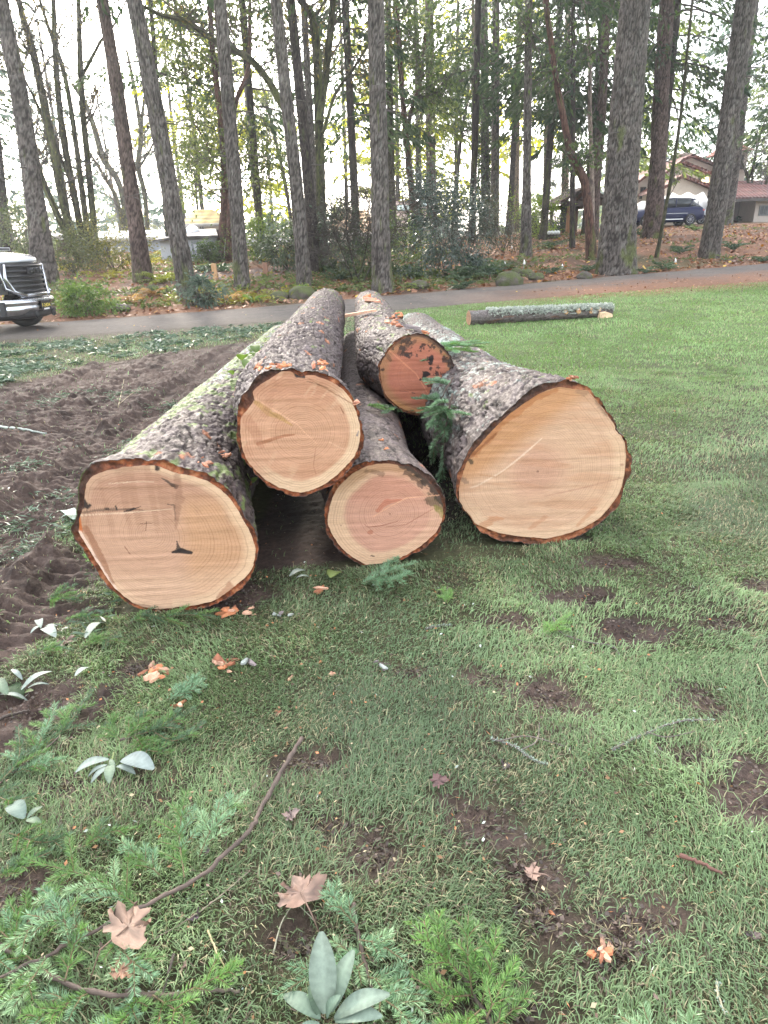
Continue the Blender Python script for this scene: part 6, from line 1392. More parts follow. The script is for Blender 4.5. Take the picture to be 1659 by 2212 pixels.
for s in (-1, 1):
    HX = -0.16
    p = MB(); V = np.array([(-0.16, s * 0.73, 1.30), (-0.30, s * 0.985, 1.30), (-0.62, s * 1.03, 1.24), (-0.62, s * 1.03, 1.02), (-0.30, s * 0.985, 0.90), (-0.14, s * 0.76, 0.92), (-0.36, s * 0.82, 1.1)]) + np.array([HX, 0, 0])
    p.add(V, tris=[(0, 1, 6), (1, 2, 6), (2, 3, 6), (3, 4, 6), (4, 5, 6), (5, 0, 6)]); V2 = V[:6] + np.array([0.012, s * 0.02, 0]); c_ = V2.mean(0)
    p = MB(); p.add(np.vstack([V2, c_ + np.array([0.06, s * 0.05, 0]), V[:6] - np.array([0.12, s * 0.14, 0])]), [(i, (i + 1) % 6, 7 + (i + 1) % 6, 7 + i) for i in range(6)], [(i, (i + 1) % 6, 6) for i in range(6)], (0.1, 0.11, 0.13)); hl = p.build('headlight', m_lens, truck, False)
    p = MB(); p.tube([(-0.115 + HX, s * 0.76, 1.31), (-0.10 + HX, s * 0.74, 1.1), (-0.06 + HX, s * 0.72, 0.86), (-0.06, s * 0.60, 0.76)], [0.02, 0.028, 0.035, 0.025], 6, (0.7, 0.7, 0.7)); p.build('light_trim', m_chrome, hl)
    p = MB(); p.box((-0.60, s * 1.005 - 0.008, 0.93), (-0.53, s * 1.005 + 0.018, 1.12), (0.45, 0.12, 0.02)); p.build('side_marker', surf('amber', None, rough=0.2, bump=0, vary=0), hl, False)
# bumper
def bsec(x): return x
ys = np.linspace(-1.02, 1.02, 25); prof = [(0.0, 0.66), (0.045, 0.62), (0.05, 0.56), (0.02, 0.53), (0.05, 0.50), (0.035, 0.42), (-0.04, 0.40), (-0.10, 0.66)]
def bx(y): return 0.06 - 0.28 * (abs(y) / 1.02) ** 5 - 0.27 * (abs(y) / 1.02) ** 2
V = np.array([(bx(y) + a, y * (1 - 0.0 * a), z - (0.06 if abs(y) > 0.55 else 0) * (z < 0.5)) for y in ys for a, z in prof]); n = len(prof); i = np.arange(24)[:, None] * n; j = np.arange(n)[None]
p = MB(); p.add(V, np.stack([i + j, i + (j + 1) % n, i + n + (j + 1) % n, i + n + j], -1).reshape(-1, 4), col=(0.7, 0.7, 0.7)); p.build('bumper', m_chrome, truck)
V = np.array([(bx(y) + a - 0.03, y * 0.97, z) for y in ys for a, z in [(0.0, 0.41), (0.03, 0.38), (-0.02, 0.29), (-0.10, 0.26), (-0.12, 0.41)]]); n = 5; i = np.arange(24)[:, None] * n; j = np.arange(n)[None]
p = MB(); p.add(V, np.stack([i + j, i + (j + 1) % n, i + n + (j + 1) % n, i + n + j], -1).reshape(-1, 4), col=(0.02, 0.02, 0.02)); lowf = p.build('lower_fascia', m_black, truck)
for s in (-1, 1):
    p = MB(); p.tube([(0.075, s * 0.30, 0.335), (0.10, s * 0.30, 0.335)], [0.07, 0.07], 12, (0.03, 0.03, 0.035)); p.build('tow_hook', m_rubber, lowf)
    p = MB(); p.box((-0.36, s * 0.84 - 0.09, 0.36), (-0.205, s * 0.84 + 0.07, 0.62), (0.02, 0.02, 0.02)); p.build('corner_vent', m_black, truck, False)
p = MB(); p.box((0.118, -0.17, 0.40), (0.130, 0.17, 0.60), (0.02, 0.02, 0.022)); pl = p.build('plate', m_black, truck, False)
m_yel = surf('plate_yellow', (0.75, 0.60, 0.10), rough=0.5, bump=0, vary=0); m_wht = surf('plate_white', (0.7, 0.7, 0.7), rough=0.5, bump=0, vary=0)
text('F-24DA', 0.095, m_yel, pl, (0.133, 0, 0.505), FR, 'lettering', 0.001)
p = MB(); p.box((0.1301, -0.10, 0.42), (0.1315, 0.10, 0.45), (0.7, 0.7, 0.7)); p.build('plate_strip', m_wht, pl, False)
for xx in (-0.92, -5.0):
    for s in (-1, 1): wheel(truck, xx, s * 0.88, 0.42, 0.29, s, 8, (0.35, 0.35, 0.37))
truck.scale = (1.05, 1.05, 1.05)

# ------------------------------------------------------------------ ferns, shrubs, litter on the bank
def fern(px, py, r, label, c0, c1, seed, fronds=16, group='ferns across the road', droop=0.55, name='sword_fern'):
    B = hit(px, py); rg = np.random.default_rng(seed); root = empty(name, B, 0, label, 'fern', group); mb = MB()
    for i in range(fronds):
        a = i * 2 * PI / fronds + rg.normal(0, 0.25); L = r * rg.uniform(0.7, 1.15); el = rg.uniform(0.5, 1.2); n = 17
        t = np.linspace(0, 1, n); rad = L * t * math.cos(el * 0.8) * (1 + 0.25 * t); z = L * (math.sin(el) * t - droop * t ** 2.2)
        d = np.array([math.cos(a), math.sin(a)]); M_ = np.stack([d[0] * rad, d[1] * rad, np.maximum(z, 0.02 - 0.1 * t)], 1)
        side = np.array([-d[1], d[0], 0.0]); w = 0.17 * L * np.sin(np.clip(t * 1.02 + 0.06, 0, 1) * PI) ** 0.7 + 0.01
        col = np.clip(np.array(c0) + (np.array(c1) - np.array(c0)) * rg.random(), 0, 1)
        for s in (-1, 1):      # a pinna at every node
            P = M_[1:-1]; D = side * s * 0.92 + (M_[2:] - M_[1:-1]) / (np.linalg.norm(M_[2:] - M_[1:-1], axis=1)[:, None] + 1e-9) * 0.4 + np.array([0, 0, -0.25])
            V, Q, cc = sprays(P, D / np.linalg.norm(D, axis=1)[:, None], w[1:-1] * rg.uniform(0.8, 1.15, n - 2), np.full(n - 2, L / n * 0.95), np.tile(col, (n - 2, 1)) * rg.uniform(0.85, 1.15, (n - 2, 1)), 0.15, rg)
            mb.add(V, Q, col=cc)
    mb.build('frond', m_leaf, root)['kind'] = 'stuff'
    return root
SW = ((0.030, 0.055, 0.028), (0.085, 0.125, 0.060)); YG = ((0.085, 0.110, 0.025), (0.22, 0.25, 0.055)); BR = ((0.22, 0.13, 0.055), (0.40, 0.27, 0.11))
for i, (px, py, r, lab, cc) in enumerate([
    (290, 655, 0.62, 'tan withered bracken fern at the verge right of the green bush', BR), (250, 660, 0.5, 'yellow green bracken at the verge beside the green bush', YG), (505, 650, 0.65, 'dry orange brown bracken in front of the fir by the posts', BR),
    (545, 652, 0.5, 'fresh bright green fern close by the fir beside the posts', ((0.08, 0.14, 0.03), (0.17, 0.27, 0.06))), (345, 612, 0.9, 'yellow green fern between reddish and furrowed firs', YG), (372, 608, 0.8, 'yellow green fern touching the furrowed leaning fir', YG),
    (440, 588, 0.9, 'green fern left of the light wooden post', SW), (478, 586, 0.8, 'green fern close right of the light wooden post', SW), (330, 640, 0.6, 'half withered fern at the verge before the reddish fir', BR),
    (870, 592, 0.9, 'green sword fern right behind the thick central fir', SW), (895, 600, 0.9, 'green sword fern left of the holly bush', SW), (720, 585, 0.9, 'green sword fern under the rhododendron', SW), (735, 605, 0.8, 'pale green fern left of the thick central fir', SW),
    (990, 605, 1.0, 'large green sword fern at the foot of the holly bush', SW), (1020, 600, 1.0, 'large green sword fern second right of the holly bush', SW), (1050, 595, 1.0, 'large green sword fern below the ivy trunk', SW), (1030, 575, 0.9, 'green sword fern under the ivy trunk, back row', SW), (1075, 588, 0.9, 'green sword fern beside the mossy verge rock', SW),
    (1000, 625, 0.7, 'low sword fern at the road edge below the holly', SW), (1270, 586, 0.7, 'small fern between madrone and widest trunk', SW), (1195, 590, 0.6, 'small dark fern in the brown leaves by the white markers', SW),
    (1190, 535, 0.9, 'fern at the mossy ground in front of the pavilion', SW), (1435, 585, 0.7, 'fern at the road edge by the mossy sapling', SW), (1395, 590, 0.5, 'low fern close right of the widest trunk', SW), (1468, 548, 0.8, 'fern in the leaves left of the big leaning fir', SW), (1583, 540, 0.8, 'fern close right of the big leaning fir', SW),
    (1596, 476, 1.3, 'large fern in front of the tiled house wing porch', SW), (1622, 476, 1.3, 'large fern under the bare shrub by the house', SW), (1648, 565, 0.7, 'dark fern at the right edge beside the road', SW), (1500, 498, 0.8, 'bright fern left of the big leaning fir, below the car', ((0.06, 0.10, 0.03), (0.13, 0.19, 0.05))), (1385, 508, 0.8, 'mossy fern at the foot of the rust brown fir', SW)]):
    fern(px, py, r, lab, cc[0], cc[1], 2000 + i)

def shrub(px, py, w, h, label, c0, c1, seed, leaf=0.10, n=2600, stemsn=7, mat=None, name='shrub', flat=0.3, cat='shrub', light=0.0):
    """Several stems and a cloud of single leaves in uneven clumps; w,h in metres."""
    B = hit(px, py); rg = np.random.default_rng(seed); root = empty(name, B, 0, label, cat); mb = MB(); tips = []
    for _ in range(stemsn):
        a = rg.uniform(0, 2 * PI); out = []
        tips += twiggy((0, 0, 0), (math.cos(a) * w / h * 0.7, math.sin(a) * w / h * 0.6, 1.0), h * 0.62, 0.02, 2, rg, out, 0.7, 0.2, (2, 4), 0.55)
        for p, r in out: mb.tube(p, np.maximum(r, 0.004), 3, (0.06, 0.05, 0.04), cap=False)
    k = 26; cl_ = np.stack([rg.normal(0, w * 0.27, k), rg.normal(0, w * 0.22, k), h * (0.12 + 0.8 * rg.random(k))], 1)
    cl_[:, :2] *= np.clip(1.25 - np.abs(cl_[:, 2:] / h - 0.45) * 1.1, 0.3, 1.2)
    cs_ = w * rg.uniform(0.05, 0.20, k); idx = rg.integers(0, k, n)
    P = cl_[idx] + rg.normal(0, 1, (n, 3)) * cs_[idx][:, None]; P[:, 2] = np.abs(P[:, 2])
    D = P - np.array([0, 0, h * 0.4]); D = D / (np.linalg.norm(D, axis=1)[:, None] + 1e-9) + rg.normal(0, 0.6, (n, 3)); D[:, 2] -= flat; D /= np.linalg.norm(D, axis=1)[:, None]
    L = leaf * rg.uniform(0.6, 1.4, n); col = mix(np.tile(np.array(c0), (n, 1)), c1, np.clip(rg.random(k)[idx] * 0.6 + rg.normal(0.2, 0.25, n), 0, 1))
    V, Q, c = sprays(P, D, L, L * 0.5, col, 0.15, rg)
    Vw = np.array(root.location); m2 = MB(); m2.V, m2.Q, m2.T, m2.c, m2.n = [v + Vw for v in mb.V], mb.Q, mb.T, mb.c, mb.n
    add_crown(root, m2, [(V + Vw, Q, c)], mat or m_leaf, 'foliage')
    return root
m_gloss = leaf_mat('glossy_leaves', 0.28, 0.2, 0.6)
for a in [
    (962, 598, 2.6, 3.3, 'big dark blue green holly bush behind the road, right of the log pile', (0.016, 0.030, 0.022), (0.055, 0.085, 0.062), 0.085, 7500, m_gloss), (1010, 560, 2.6, 2.6, 'dark evergreen bush behind the sword ferns and the holly', (0.018, 0.030, 0.020), (0.05, 0.075, 0.045), 0.085, 5000, m_gloss),
    (1085, 545, 2.4, 2.2, 'dull brownish thicket below the slender leaning trunk', (0.04, 0.04, 0.025), (0.09, 0.085, 0.05), 0.07, 3200, None), (750, 588, 2.0, 2.2, 'dark rhododendron left of the thick central fir', (0.025, 0.045, 0.022), (0.07, 0.10, 0.045), 0.13, 2600, m_gloss),
    (622, 585, 1.7, 1.9, 'rhododendron beside the slim fir and brown post', (0.03, 0.05, 0.022), (0.09, 0.125, 0.05), 0.13, 2000, m_gloss), (566, 560, 2.3, 1.7, 'bright green round bush before the grey roofed house', (0.06, 0.10, 0.02), (0.18, 0.24, 0.05), 0.09, 4200, None),
    (1163, 512, 2.2, 2.2, 'bright lime green bush beyond the brown leaves', (0.08, 0.13, 0.02), (0.24, 0.33, 0.05), 0.10, 4200, None), (1200, 508, 1.8, 4.2, 'dark conical evergreen bush beside the pavilion', (0.018, 0.035, 0.018), (0.06, 0.09, 0.04), 0.10, 4500, None),
    (182, 678, 1.35, 0.75, 'low bright green bush at the verge right of the truck', (0.045, 0.085, 0.022), (0.16, 0.24, 0.06), 0.085, 2400, None), (440, 662, 0.9, 0.75, 'blue green bush hiding the foot of the furrowed leaning fir', (0.045, 0.070, 0.055), (0.13, 0.17, 0.12), 0.11, 1100, None),
    (60, 560, 2.2, 2.4, 'bushy evergreen with pale leaf edges behind the truck hood', (0.03, 0.05, 0.02), (0.12, 0.14, 0.05), 0.12, 2600, None), (250, 585, 2.6, 1.8, 'low autumn bush before the long blue building', (0.06, 0.075, 0.02), (0.19, 0.17, 0.05), 0.09, 3200, None),
    (160, 590, 2.4, 1.5, 'leafy undergrowth bush at the foot of the maple clump', (0.04, 0.055, 0.025), (0.12, 0.13, 0.05), 0.09, 3000, None), (455, 568, 0.8, 0.8, 'green leafy bush by the shed door', (0.03, 0.055, 0.02), (0.12, 0.17, 0.05), 0.10, 1800, None), (690, 585, 1.6, 1.2, 'pale lichen grey bush between slim fir and forked maple', (0.06, 0.07, 0.05), (0.14, 0.16, 0.12), 0.08, 1800, None),
    (815, 596, 1.6, 1.4, 'dark undergrowth bush left behind the thick central fir', (0.03, 0.05, 0.02), (0.10, 0.13, 0.05), 0.09, 2200, None), (875, 560, 2.0, 1.6, 'bright green bush below the forked madrone', (0.05, 0.09, 0.02), (0.16, 0.22, 0.05), 0.09, 2400, None), (648, 640, 0.5, 0.28, 'bright green leafy plant growing on the bigger mossy boulder', (0.07, 0.13, 0.02), (0.18, 0.30, 0.05), 0.05, 900, None)]:
    shrub(a[0], a[1], a[2], a[3], a[4], a[5], a[6], 3000 + int(a[0]), a[7], a[8], mat=a[9])

# moss-covered boulders
m_rock = surf('mossy_rock', None, rough=0.9, scale=12, vary=0.3, bump=1.0, bdist=0.04, bscale=26)
def boulder(px, py, r, label, seed, flatk=0.7, moss=0.5, group=None):
    B = hit(px, py); nu, nv = 28, 16; u = np.arange(nu) * 2 * PI / nu; v = np.linspace(0.02, PI - 0.02, nv); U_, V_ = np.meshgrid(u, v)
    d = np.stack([np.cos(U_) * np.sin(V_), np.sin(U_) * np.sin(V_), np.cos(V_)], -1); R = r * (1 + 0.30 * fbm(d[..., 0] * 1.6, d[..., 1] * 1.6, d[..., 2] * 1.6, 4, seed))
    P = d * R[..., None] * np.array([1.15, 0.9, flatk]); P[..., 2] += r * 0.25
    m = sstep(-0.2, 0.3, fbm(d[..., 0] * 3, d[..., 1] * 3, d[..., 2] * 3, 3, seed + 1) + moss * d[..., 2]); c = mix(np.broadcast_to(np.array((0.075, 0.062, 0.052)), P.shape), (0.062, 0.075, 0.020), m)
    i = np.arange(nv - 1)[:, None] * nu; j = np.arange(nu)[None]; Q = np.stack([i + j, i + nu + j, i + nu + (j + 1) % nu, i + (j + 1) % nu], -1).reshape(-1, 4)
    o = link('boulder', np_mesh('boulder', P.reshape(-1, 3), [Q], c.reshape(-1, 3)), m_rock); o.location = B; return tag(o, label, 'boulder', group)
boulder(651, 643, 0.36, 'bigger mossy boulder at the foot of the slim fir', 1); boulder(604, 646, 0.24, 'smaller round mossy boulder left of the bigger mossy one', 2); boulder(1101, 616, 0.36, 'dark mossy boulder at the road edge by the sword ferns', 3, 0.9, 0.2)
boulder(1136, 596, 0.22, 'bright moss covered stone with a white marker on it', 4); boulder(1115, 592, 0.2, 'dull moss stone left beside the bright moss stone', 5); boulder(1157, 604, 0.22, 'small mossy stone lying right of the dark mossy boulder', 6); boulder(1262, 602, 0.2, 'dark stone at the road edge left of the widest trunk', 7, 0.8, -0.3); boulder(905, 622, 0.3, 'flat mossy stone in leaves by the road, right of the central fir', 8, 0.5, 0.1); boulder(262, 672, 0.22, 'pale stone in the leaves at the left verge', 9, 0.6, -0.6); boulder(330, 628, 0.2, 'mossy stone in front of the reddish fir', 10, 0.6, 0.3)

# posts, markers, garden edge
def post(base, top, w, label, col):
    B = hit(*base); n = B[:2] / np.linalg.norm(B[:2]); d = ray(*top); t = (n @ B[:2]) / (n @ d[:2]); T = CAM + d * t
    mb = MB(); a = T - B; L = np.linalg.norm(a); h = w / 2
    ring = lambda p, k: [p + np.array([x * k, y * k, 0]) for x, y in ((-h, -h), (h, -h), (h, h), (-h, h))]
    V = np.array(ring(0 * B - np.array([0, 0, 0.1]), 1) + ring(a * 0.97, 1) + ring(a, 0.8)); mb.add(V, [(0, 3, 2, 1), (8, 9, 10, 11)] + [(i, (i + 1) % 4, 4 + (i + 1) % 4, 4 + i) for i in range(4)] + [(4 + i, 4 + (i + 1) % 4, 8 + (i + 1) % 4, 8 + i) for i in range(4)], col=col)
    o = mb.build('garden_post', m_wood, None, False); o.location = B; tag(o, label, 'post')
post((466, 602), (461, 569), 0.16, 'light new wooden post leaning left in the leaf litter', (0.42, 0.25, 0.12)); post((576, 602), (572, 567), 0.16, 'brown upright wooden post left of the slim fir', (0.24, 0.13, 0.085))
for i, (px, py, lab) in enumerate([(1105, 540, 'small white cone marker farthest back by the grey trunk'), (1090, 577, 'small white cone marker among the sword ferns'), (1131, 590, 'small white cone marker on the bright moss stone'), (1214, 583, 'small white cone marker in the leaves before the madrone'), (1458, 570, 'small white cone marker right of the mossy sapling')]):
    B = hit(px, py); mb = MB(); z0 = 0.28 if i == 2 else 0.05
    mb.tube([(0, 0, z0), (0.01, 0, z0 + 0.07), (0.0, 0.01, z0 + 0.15)], [0.048, 0.03, 0.007], 7, (0.8, 0.8, 0.8)); mb.tube([(0, 0, -0.1), (0, 0, z0 + 0.02)], 0.008, 4, (0.3, 0.3, 0.3)); o = mb.build('marker', m_paint); o.location = B; tag(o, lab, 'marker', 'white cone markers')
B = hit(1161, 518); B2 = hit(1210, 515); mid_ = (B + B2) / 2; e = empty('timber_edge', mid_, 0, 'dark timber bed edge topped with a row of white balls', 'bed edge'); mb = MB(); L = np.linalg.norm(B2 - B) / 2
mb.box((-L, -0.09, -0.05), (L, 0.09, 0.22), (0.05, 0.04, 0.035)); mb.build('beam', m_wood, e, False); e.rotation_euler = (0, 0, math.atan2(B2[1] - B[1], B2[0] - B[0]))
for q in (0.0, 0.22, 0.45, 0.66):
    s_ = MB(); t = np.linspace(0.05, PI - 0.05, 7); s_.tube([(q * L * 1.2, 0, 0.31 - 0.1 * math.cos(x)) for x in t], [0.1 * math.sin(x) for x in t], 10, (0.75, 0.75, 0.72)); s_.build('ball', m_paint, e)

# fallen leaves over the bank and along the road's edges, one uncountable mass
rg = np.random.default_rng(5); n = 60000
y = rg.uniform(15, 46, n); x = rg.uniform(-0.75, 0.78, n) * (y + 2); t = y - road_near(x)
dn = np.where(t > ROAD_W - 0.15, 1.0, 0.0) * np.clip(0.30 + 0.9 * sstep(-0.2, 0.4, fbm(x * 0.5, y * 0.5, 0, 3, 201)) + 0.8 * sstep(1.0, 0.1, t - ROAD_W), 0, 1) * np.where(x > 4, 1, 0.7)
dn = np.maximum(dn, np.where((t > -1.6) & (t < 1.7) & (x > 3), 0.35 * sstep(2.0, 6.0, x), 0)); dn = np.maximum(dn, np.where((t > 0) & (t < ROAD_W), 0.02, 0))
k = rg.random(n) < dn; x, y, t = x[k], y[k], t[k]; n = len(x)
z = np.where((t > 0) & (t < ROAD_W), terrain(x, y) + 0.026, gz(x, y) + 0.012); onroad = (t > -1.6) & (t < ROAD_W)
L = np.where(onroad, rg.uniform(0.025, 0.07, n), rg.uniform(0.07, 0.19, n)); a = rg.uniform(0, 2 * PI, n); tilt = rg.normal(0, 0.35, n)
D = np.stack([np.cos(a), np.sin(a), np.abs(tilt)], 1); D /= np.linalg.norm(D, axis=1)[:, None]; S = np.stack([-np.sin(a), np.cos(a), rg.normal(0, 0.4, n)], 1)
P = np.stack([x, y, z], 1); W = L * rg.uniform(0.5, 0.9, n)
V = np.stack([P, P + D * (L * 0.35)[:, None] + S * (W / 2)[:, None], P + D * (L * 0.7)[:, None] + S * (W * 0.22)[:, None], P + D * L[:, None], P + D * (L * 0.7)[:, None] - S * (W * 0.22)[:, None], P + D * (L * 0.35)[:, None] - S * (W / 2)[:, None]], 1).reshape(-1, 3)
o6 = np.arange(n)[:, None] * 6; Q = np.concatenate([o6 + np.array([[0, 1, 2, 5]]), o6 + np.array([[5, 2, 4, 4]])[:, :4]]) if False else o6 + np.array([[0, 1, 2, 5]]); T = np.concatenate([o6 + np.array([[5, 2, 4]]), o6 + np.array([[2, 3, 4]])])
pal = np.array([(0.20, 0.095, 0.055), (0.27, 0.14, 0.085), (0.14, 0.065, 0.04), (0.33, 0.19, 0.12), (0.36, 0.17, 0.04), (0.40, 0.27, 0.05)]); c = pal[rg.choice(6, n, p=[0.27, 0.28, 0.15, 0.17, 0.08, 0.05])] * rg.uniform(0.85, 1.4, (n, 1))
tag(link('leaf_litter', np_mesh('leaf_litter', V, [Q, T], np.repeat(c, 6, 0)), leaf_mat('fallen_leaves', 0.6, 0.15)), kind='stuff')

# low green undergrowth between the trees
n = 16000; y = rg.uniform(19, 42, n); x = rg.uniform(-0.75, 0.78, n) * (y + 2); t = y - road_near(x)
pn = fbm(x * 0.7, y * 0.7, 4, 3, 203); k = (t > ROAD_W + 0.4) & (rg.random(n) < np.where(x < 3.5, sstep(-0.15, 0.35, pn + 0.1) * (0.75 + 0 * x), sstep(0.15, 0.5, pn) * 0.35)) & ~((np.abs(t - 11 - 0.4 * (x + 5)) < 1.6) & (x < -1.5) & (x > -8.5))
x, y = x[k], y[k]; n = len(x); B = np.stack([x, y, gz(x, y)], 1); per = 7; P = np.repeat(B, per, 0) + rg.normal(0, 0.10, (n * per, 3)) * np.array([1, 1, 0.4]); P[:, 2] += 0.06
D = rg.normal(0, 1, (n * per, 3)); D[:, 2] = np.abs(D[:, 2]) * 0.7 + 0.2; D /= np.linalg.norm(D, axis=1)[:, None]; L = rg.uniform(0.10, 0.26, n * per)
yel = sstep(-0.1, 0.35, fbm(x * 0.4, y * 0.4, 9, 3, 204)) * (x < -2); c = mix(mix(np.tile(np.array((0.058, 0.085, 0.032)), (n, 1)), (0.145, 0.180, 0.060), rg.random(n)), (0.30, 0.27, 0.05), yel * 0.75); c = np.repeat(c, per, 0) * rg.uniform(0.75, 1.25, (n * per, 1))
V, Q, cc = sprays(P, D, L, L * 0.32, c, 0.35, rg)
tag(link('undergrowth', np_mesh('undergrowth', V, [Q], cc), m_leaf), kind='stuff')

# ------------------------------------------------------------------ cut fir branches, leaves, twigs and chips
m_fir = leaf_mat('fir_needles', 0.42, 0.25, 0.5)
m_stick = surf('twig_wood', None, rough=0.8, scale=60, vary=0.3, bump=0.5, bdist=0.002, bscale=150)
def gp(px, py, up=0.0):
    d = ray(px, py); p = hit(px, py)
    for _ in range(4):
        z = gz(p[0], p[1])[0] + up; p = CAM + d * ((z - EYE) / d[2])
    return p

def shoot(mb, pts, nlen, cols, rg, flat=0.75, dens=1.0, w=0.0017):
    """Needles all along a shoot, parted to both sides."""
    P = np.asarray(pts, float); L = np.linalg.norm(np.diff(P, axis=0), axis=1).sum(); n = int(max(30, L * 1500 * dens))
    t = np.sort(rg.random(n)); sp = spline(P, 40); i = np.minimum((t * 39).astype(int), 38); f = (t * 39 - i)[:, None]
    B = sp[i] * (1 - f) + sp[i + 1] * f; T = sp[i + 1] - sp[i]; T /= np.linalg.norm(T, axis=1)[:, None] + 1e-9
    up = np.array([0, 0, 1.0]); S = np.cross(T, up); S /= np.linalg.norm(S, axis=1)[:, None] + 1e-9; U = np.cross(S, T)
    a = rg.choice([-1, 1], n) * (PI / 2 - np.abs(rg.normal(0, 0.55 / flat, n))); D = S * np.sin(a)[:, None] + U * (np.cos(a) * (0.9 - 0.3 * flat))[:, None] + T * (0.45 + 0.5 * t[:, None])
    D += rg.normal(0, 0.10, (n, 3)); D /= np.linalg.norm(D, axis=1)[:, None]
    ln = nlen * rg.uniform(0.7, 1.1, n) * (1 - 0.25 * np.abs(t - 0.5)) ; k = rg.random(n); c = mix(np.tile(np.array(cols[0]), (n, 1)), cols[1], k)
    V, Q, cc = sprays(B, D, ln, np.full(n, w) * rg.uniform(0.8, 1.3, n), c, 0.0, rg); mb.add(V, Q, col=cc)

FRESH = ((0.115, 0.23, 0.061), (0.25, 0.405, 0.121)); BLUE = ((0.105, 0.200, 0.100), (0.260, 0.400, 0.235)); DARK = ((0.047, 0.095, 0.043), (0.115, 0.189, 0.095)); PALEG = ((0.160, 0.260, 0.120), (0.360, 0.500, 0.290)); GRN = ((0.070, 0.150, 0.040), (0.170, 0.285, 0.090))
def branch(label, stem_px, stem_w, shoots, cols, seed, group=None, lift=0.02, nlen=0.024, name='fir_branch', place=None, dens=1.0, w=0.0017):
    """stem_px: picture path of the woody stem; shoots: picture paths with needles."""
    rg = np.random.default_rng(seed); pl = place or (lambda q, h: gp(q[0], q[1], h))
    S = np.array([pl(q, lift * rg.uniform(0.4, 0.9)) for q in stem_px]) if stem_px else None
    A = [np.array([pl(q, lift * (0.7 + 1.0 * j / max(len(s) - 1, 1)) * rg.uniform(0.8, 1.3)) for j, q in enumerate(s)]) for s in shoots]
    o = (S[0] if S is not None else A[0][0]).copy(); root = empty(name, o, 0, label, 'branch', group)
    st = MB()
    if S is not None:
        sp = spline(S, max(14, len(S) * 6)); sp = sp + rg.normal(0, 0.0018, sp.shape); k = len(sp); st.tube(sp - o, np.linspace(stem_w, stem_w * 0.5, k) * rg.uniform(0.78, 1.3, k), 7, (0.085, 0.060, 0.047))
    nd = MB()
    for a in A:
        a = a - o; st.tube(spline(a, 10), np.linspace(0.0022, 0.0010, 10), 5, (0.13, 0.095, 0.05)); shoot(nd, a, nlen, cols if not isinstance(cols, list) else cols[rg.integers(len(cols))], rg, dens=dens, w=w)
        # side shoots
        L = np.linalg.norm(a[-1] - a[0]); sp = spline(a, 20)
        for q in np.arange(0.18, 0.8, 0.17 if L > 0.12 else 0.3):
            for s in (-1, 1):
                if rg.random() < 0.25: continue
                i = int(q * 19); T = sp[i + 1] - sp[i]; T /= np.linalg.norm(T); Sd = np.cross(T, (0, 0, 1.0)); d = T * 0.75 + Sd * s * 0.75 + rg.normal(0, 0.12, 3); l2 = L * (0.42 - 0.25 * q) * rg.uniform(0.7, 1.2)
                if l2 < 0.02: continue
                b = np.array([sp[i], sp[i] + d * l2 * 0.5 + np.array([0, 0, 0.004]), sp[i] + d * l2]); st.tube(b, [0.0016, 0.0013, 0.0008], 4, (0.14, 0.10, 0.05)); shoot(nd, b, nlen * 0.92, cols if not isinstance(cols, list) else cols[rg.integers(len(cols))], rg, dens=dens, w=w)
    st.build('stem', m_stick, root); nd.build('needles', m_fir, root)['kind'] = 'stuff'
    return root

branch('long dark branch lying from the lawn middle to the left edge, fir shoots on it', [(650, 1594), (612, 1660), (566, 1742), (545, 1785), (480, 1850), (420, 1902), (330, 1948), (245, 1988), (150, 2042), (60, 2085), (-60, 2140)], 0.0072,
    [[(398, 1895), (388, 1800), (402, 1712)], [(345, 1890), (300, 1850), (262, 1818)], [(430, 1850), (470, 1770), (535, 1712)], [(300, 1960), (210, 1900), (60, 1858)], [(200, 2012), (100, 1990), (-10, 2060)], [(150, 2040), (130, 1960), (90, 1920)], [(240, 1990), (270, 2060), (330, 2110)], [(100, 2070), (60, 2130), (20, 2190)]], [BLUE, GRN, PALEG], 41, lift=0.055)
branch('leafy fir branch in the bottom left corner of the lawn', [(-60, 2000), (60, 2080), (190, 2140), (330, 2150), (440, 2146)], 0.007,
    [[(20, 2050), (60, 1960), (140, 1905)], [(90, 2095), (0, 2010), (-60, 1960)], [(140, 2120), (160, 2040), (180, 2000)], [(200, 2142), (120, 2180), (30, 2240)], [(300, 2150), (270, 2200), (180, 2260)], [(-20, 2030), (-40, 2120), (-20, 2240)], [(330, 2150), (400, 2200), (420, 2260)], [(390, 2148), (470, 2110), (520, 2085)]], [GRN, FRESH, BLUE], 42, lift=0.035)
branch('thin twig with pale green fir shoots standing beside the large pale leaf cluster', [(762, 1948), (772, 2010), (790, 2090), (806, 2160), (812, 2240)], 0.005,
    [[(770, 2000), (735, 1960), (706, 1915)], [(780, 2060), (720, 2080), (600, 2150)], [(775, 2030), (820, 2040), (880, 2080)], [(795, 2110), (850, 2130), (920, 2190)], [(800, 2140), (870, 2190), (900, 2250)], [(785, 2080), (745, 2110), (700, 2130)]], [PALEG, BLUE], 43, lift=0.035)
branch('bright green bushy fir branch at the bottom edge middle', [(1080, 2250), (1030, 2160), (980, 2080), (940, 2030)], 0.006,
    [[(1020, 2150), (1010, 2060), (1012, 1968)], [(1040, 2170), (1060, 2090), (1072, 2005)], [(1000, 2110), (950, 2060), (884, 1990)], [(980, 2080), (960, 2020), (925, 1975)], [(1050, 2200), (1090, 2120), (1115, 2075)], [(1020, 2150), (960, 2150), (890, 2110)], [(1060, 2220), (1110, 2180), (1140, 2140)], [(1040, 2180), (990, 2220), (930, 2250)]], [FRESH, GRN], 44, lift=0.045)
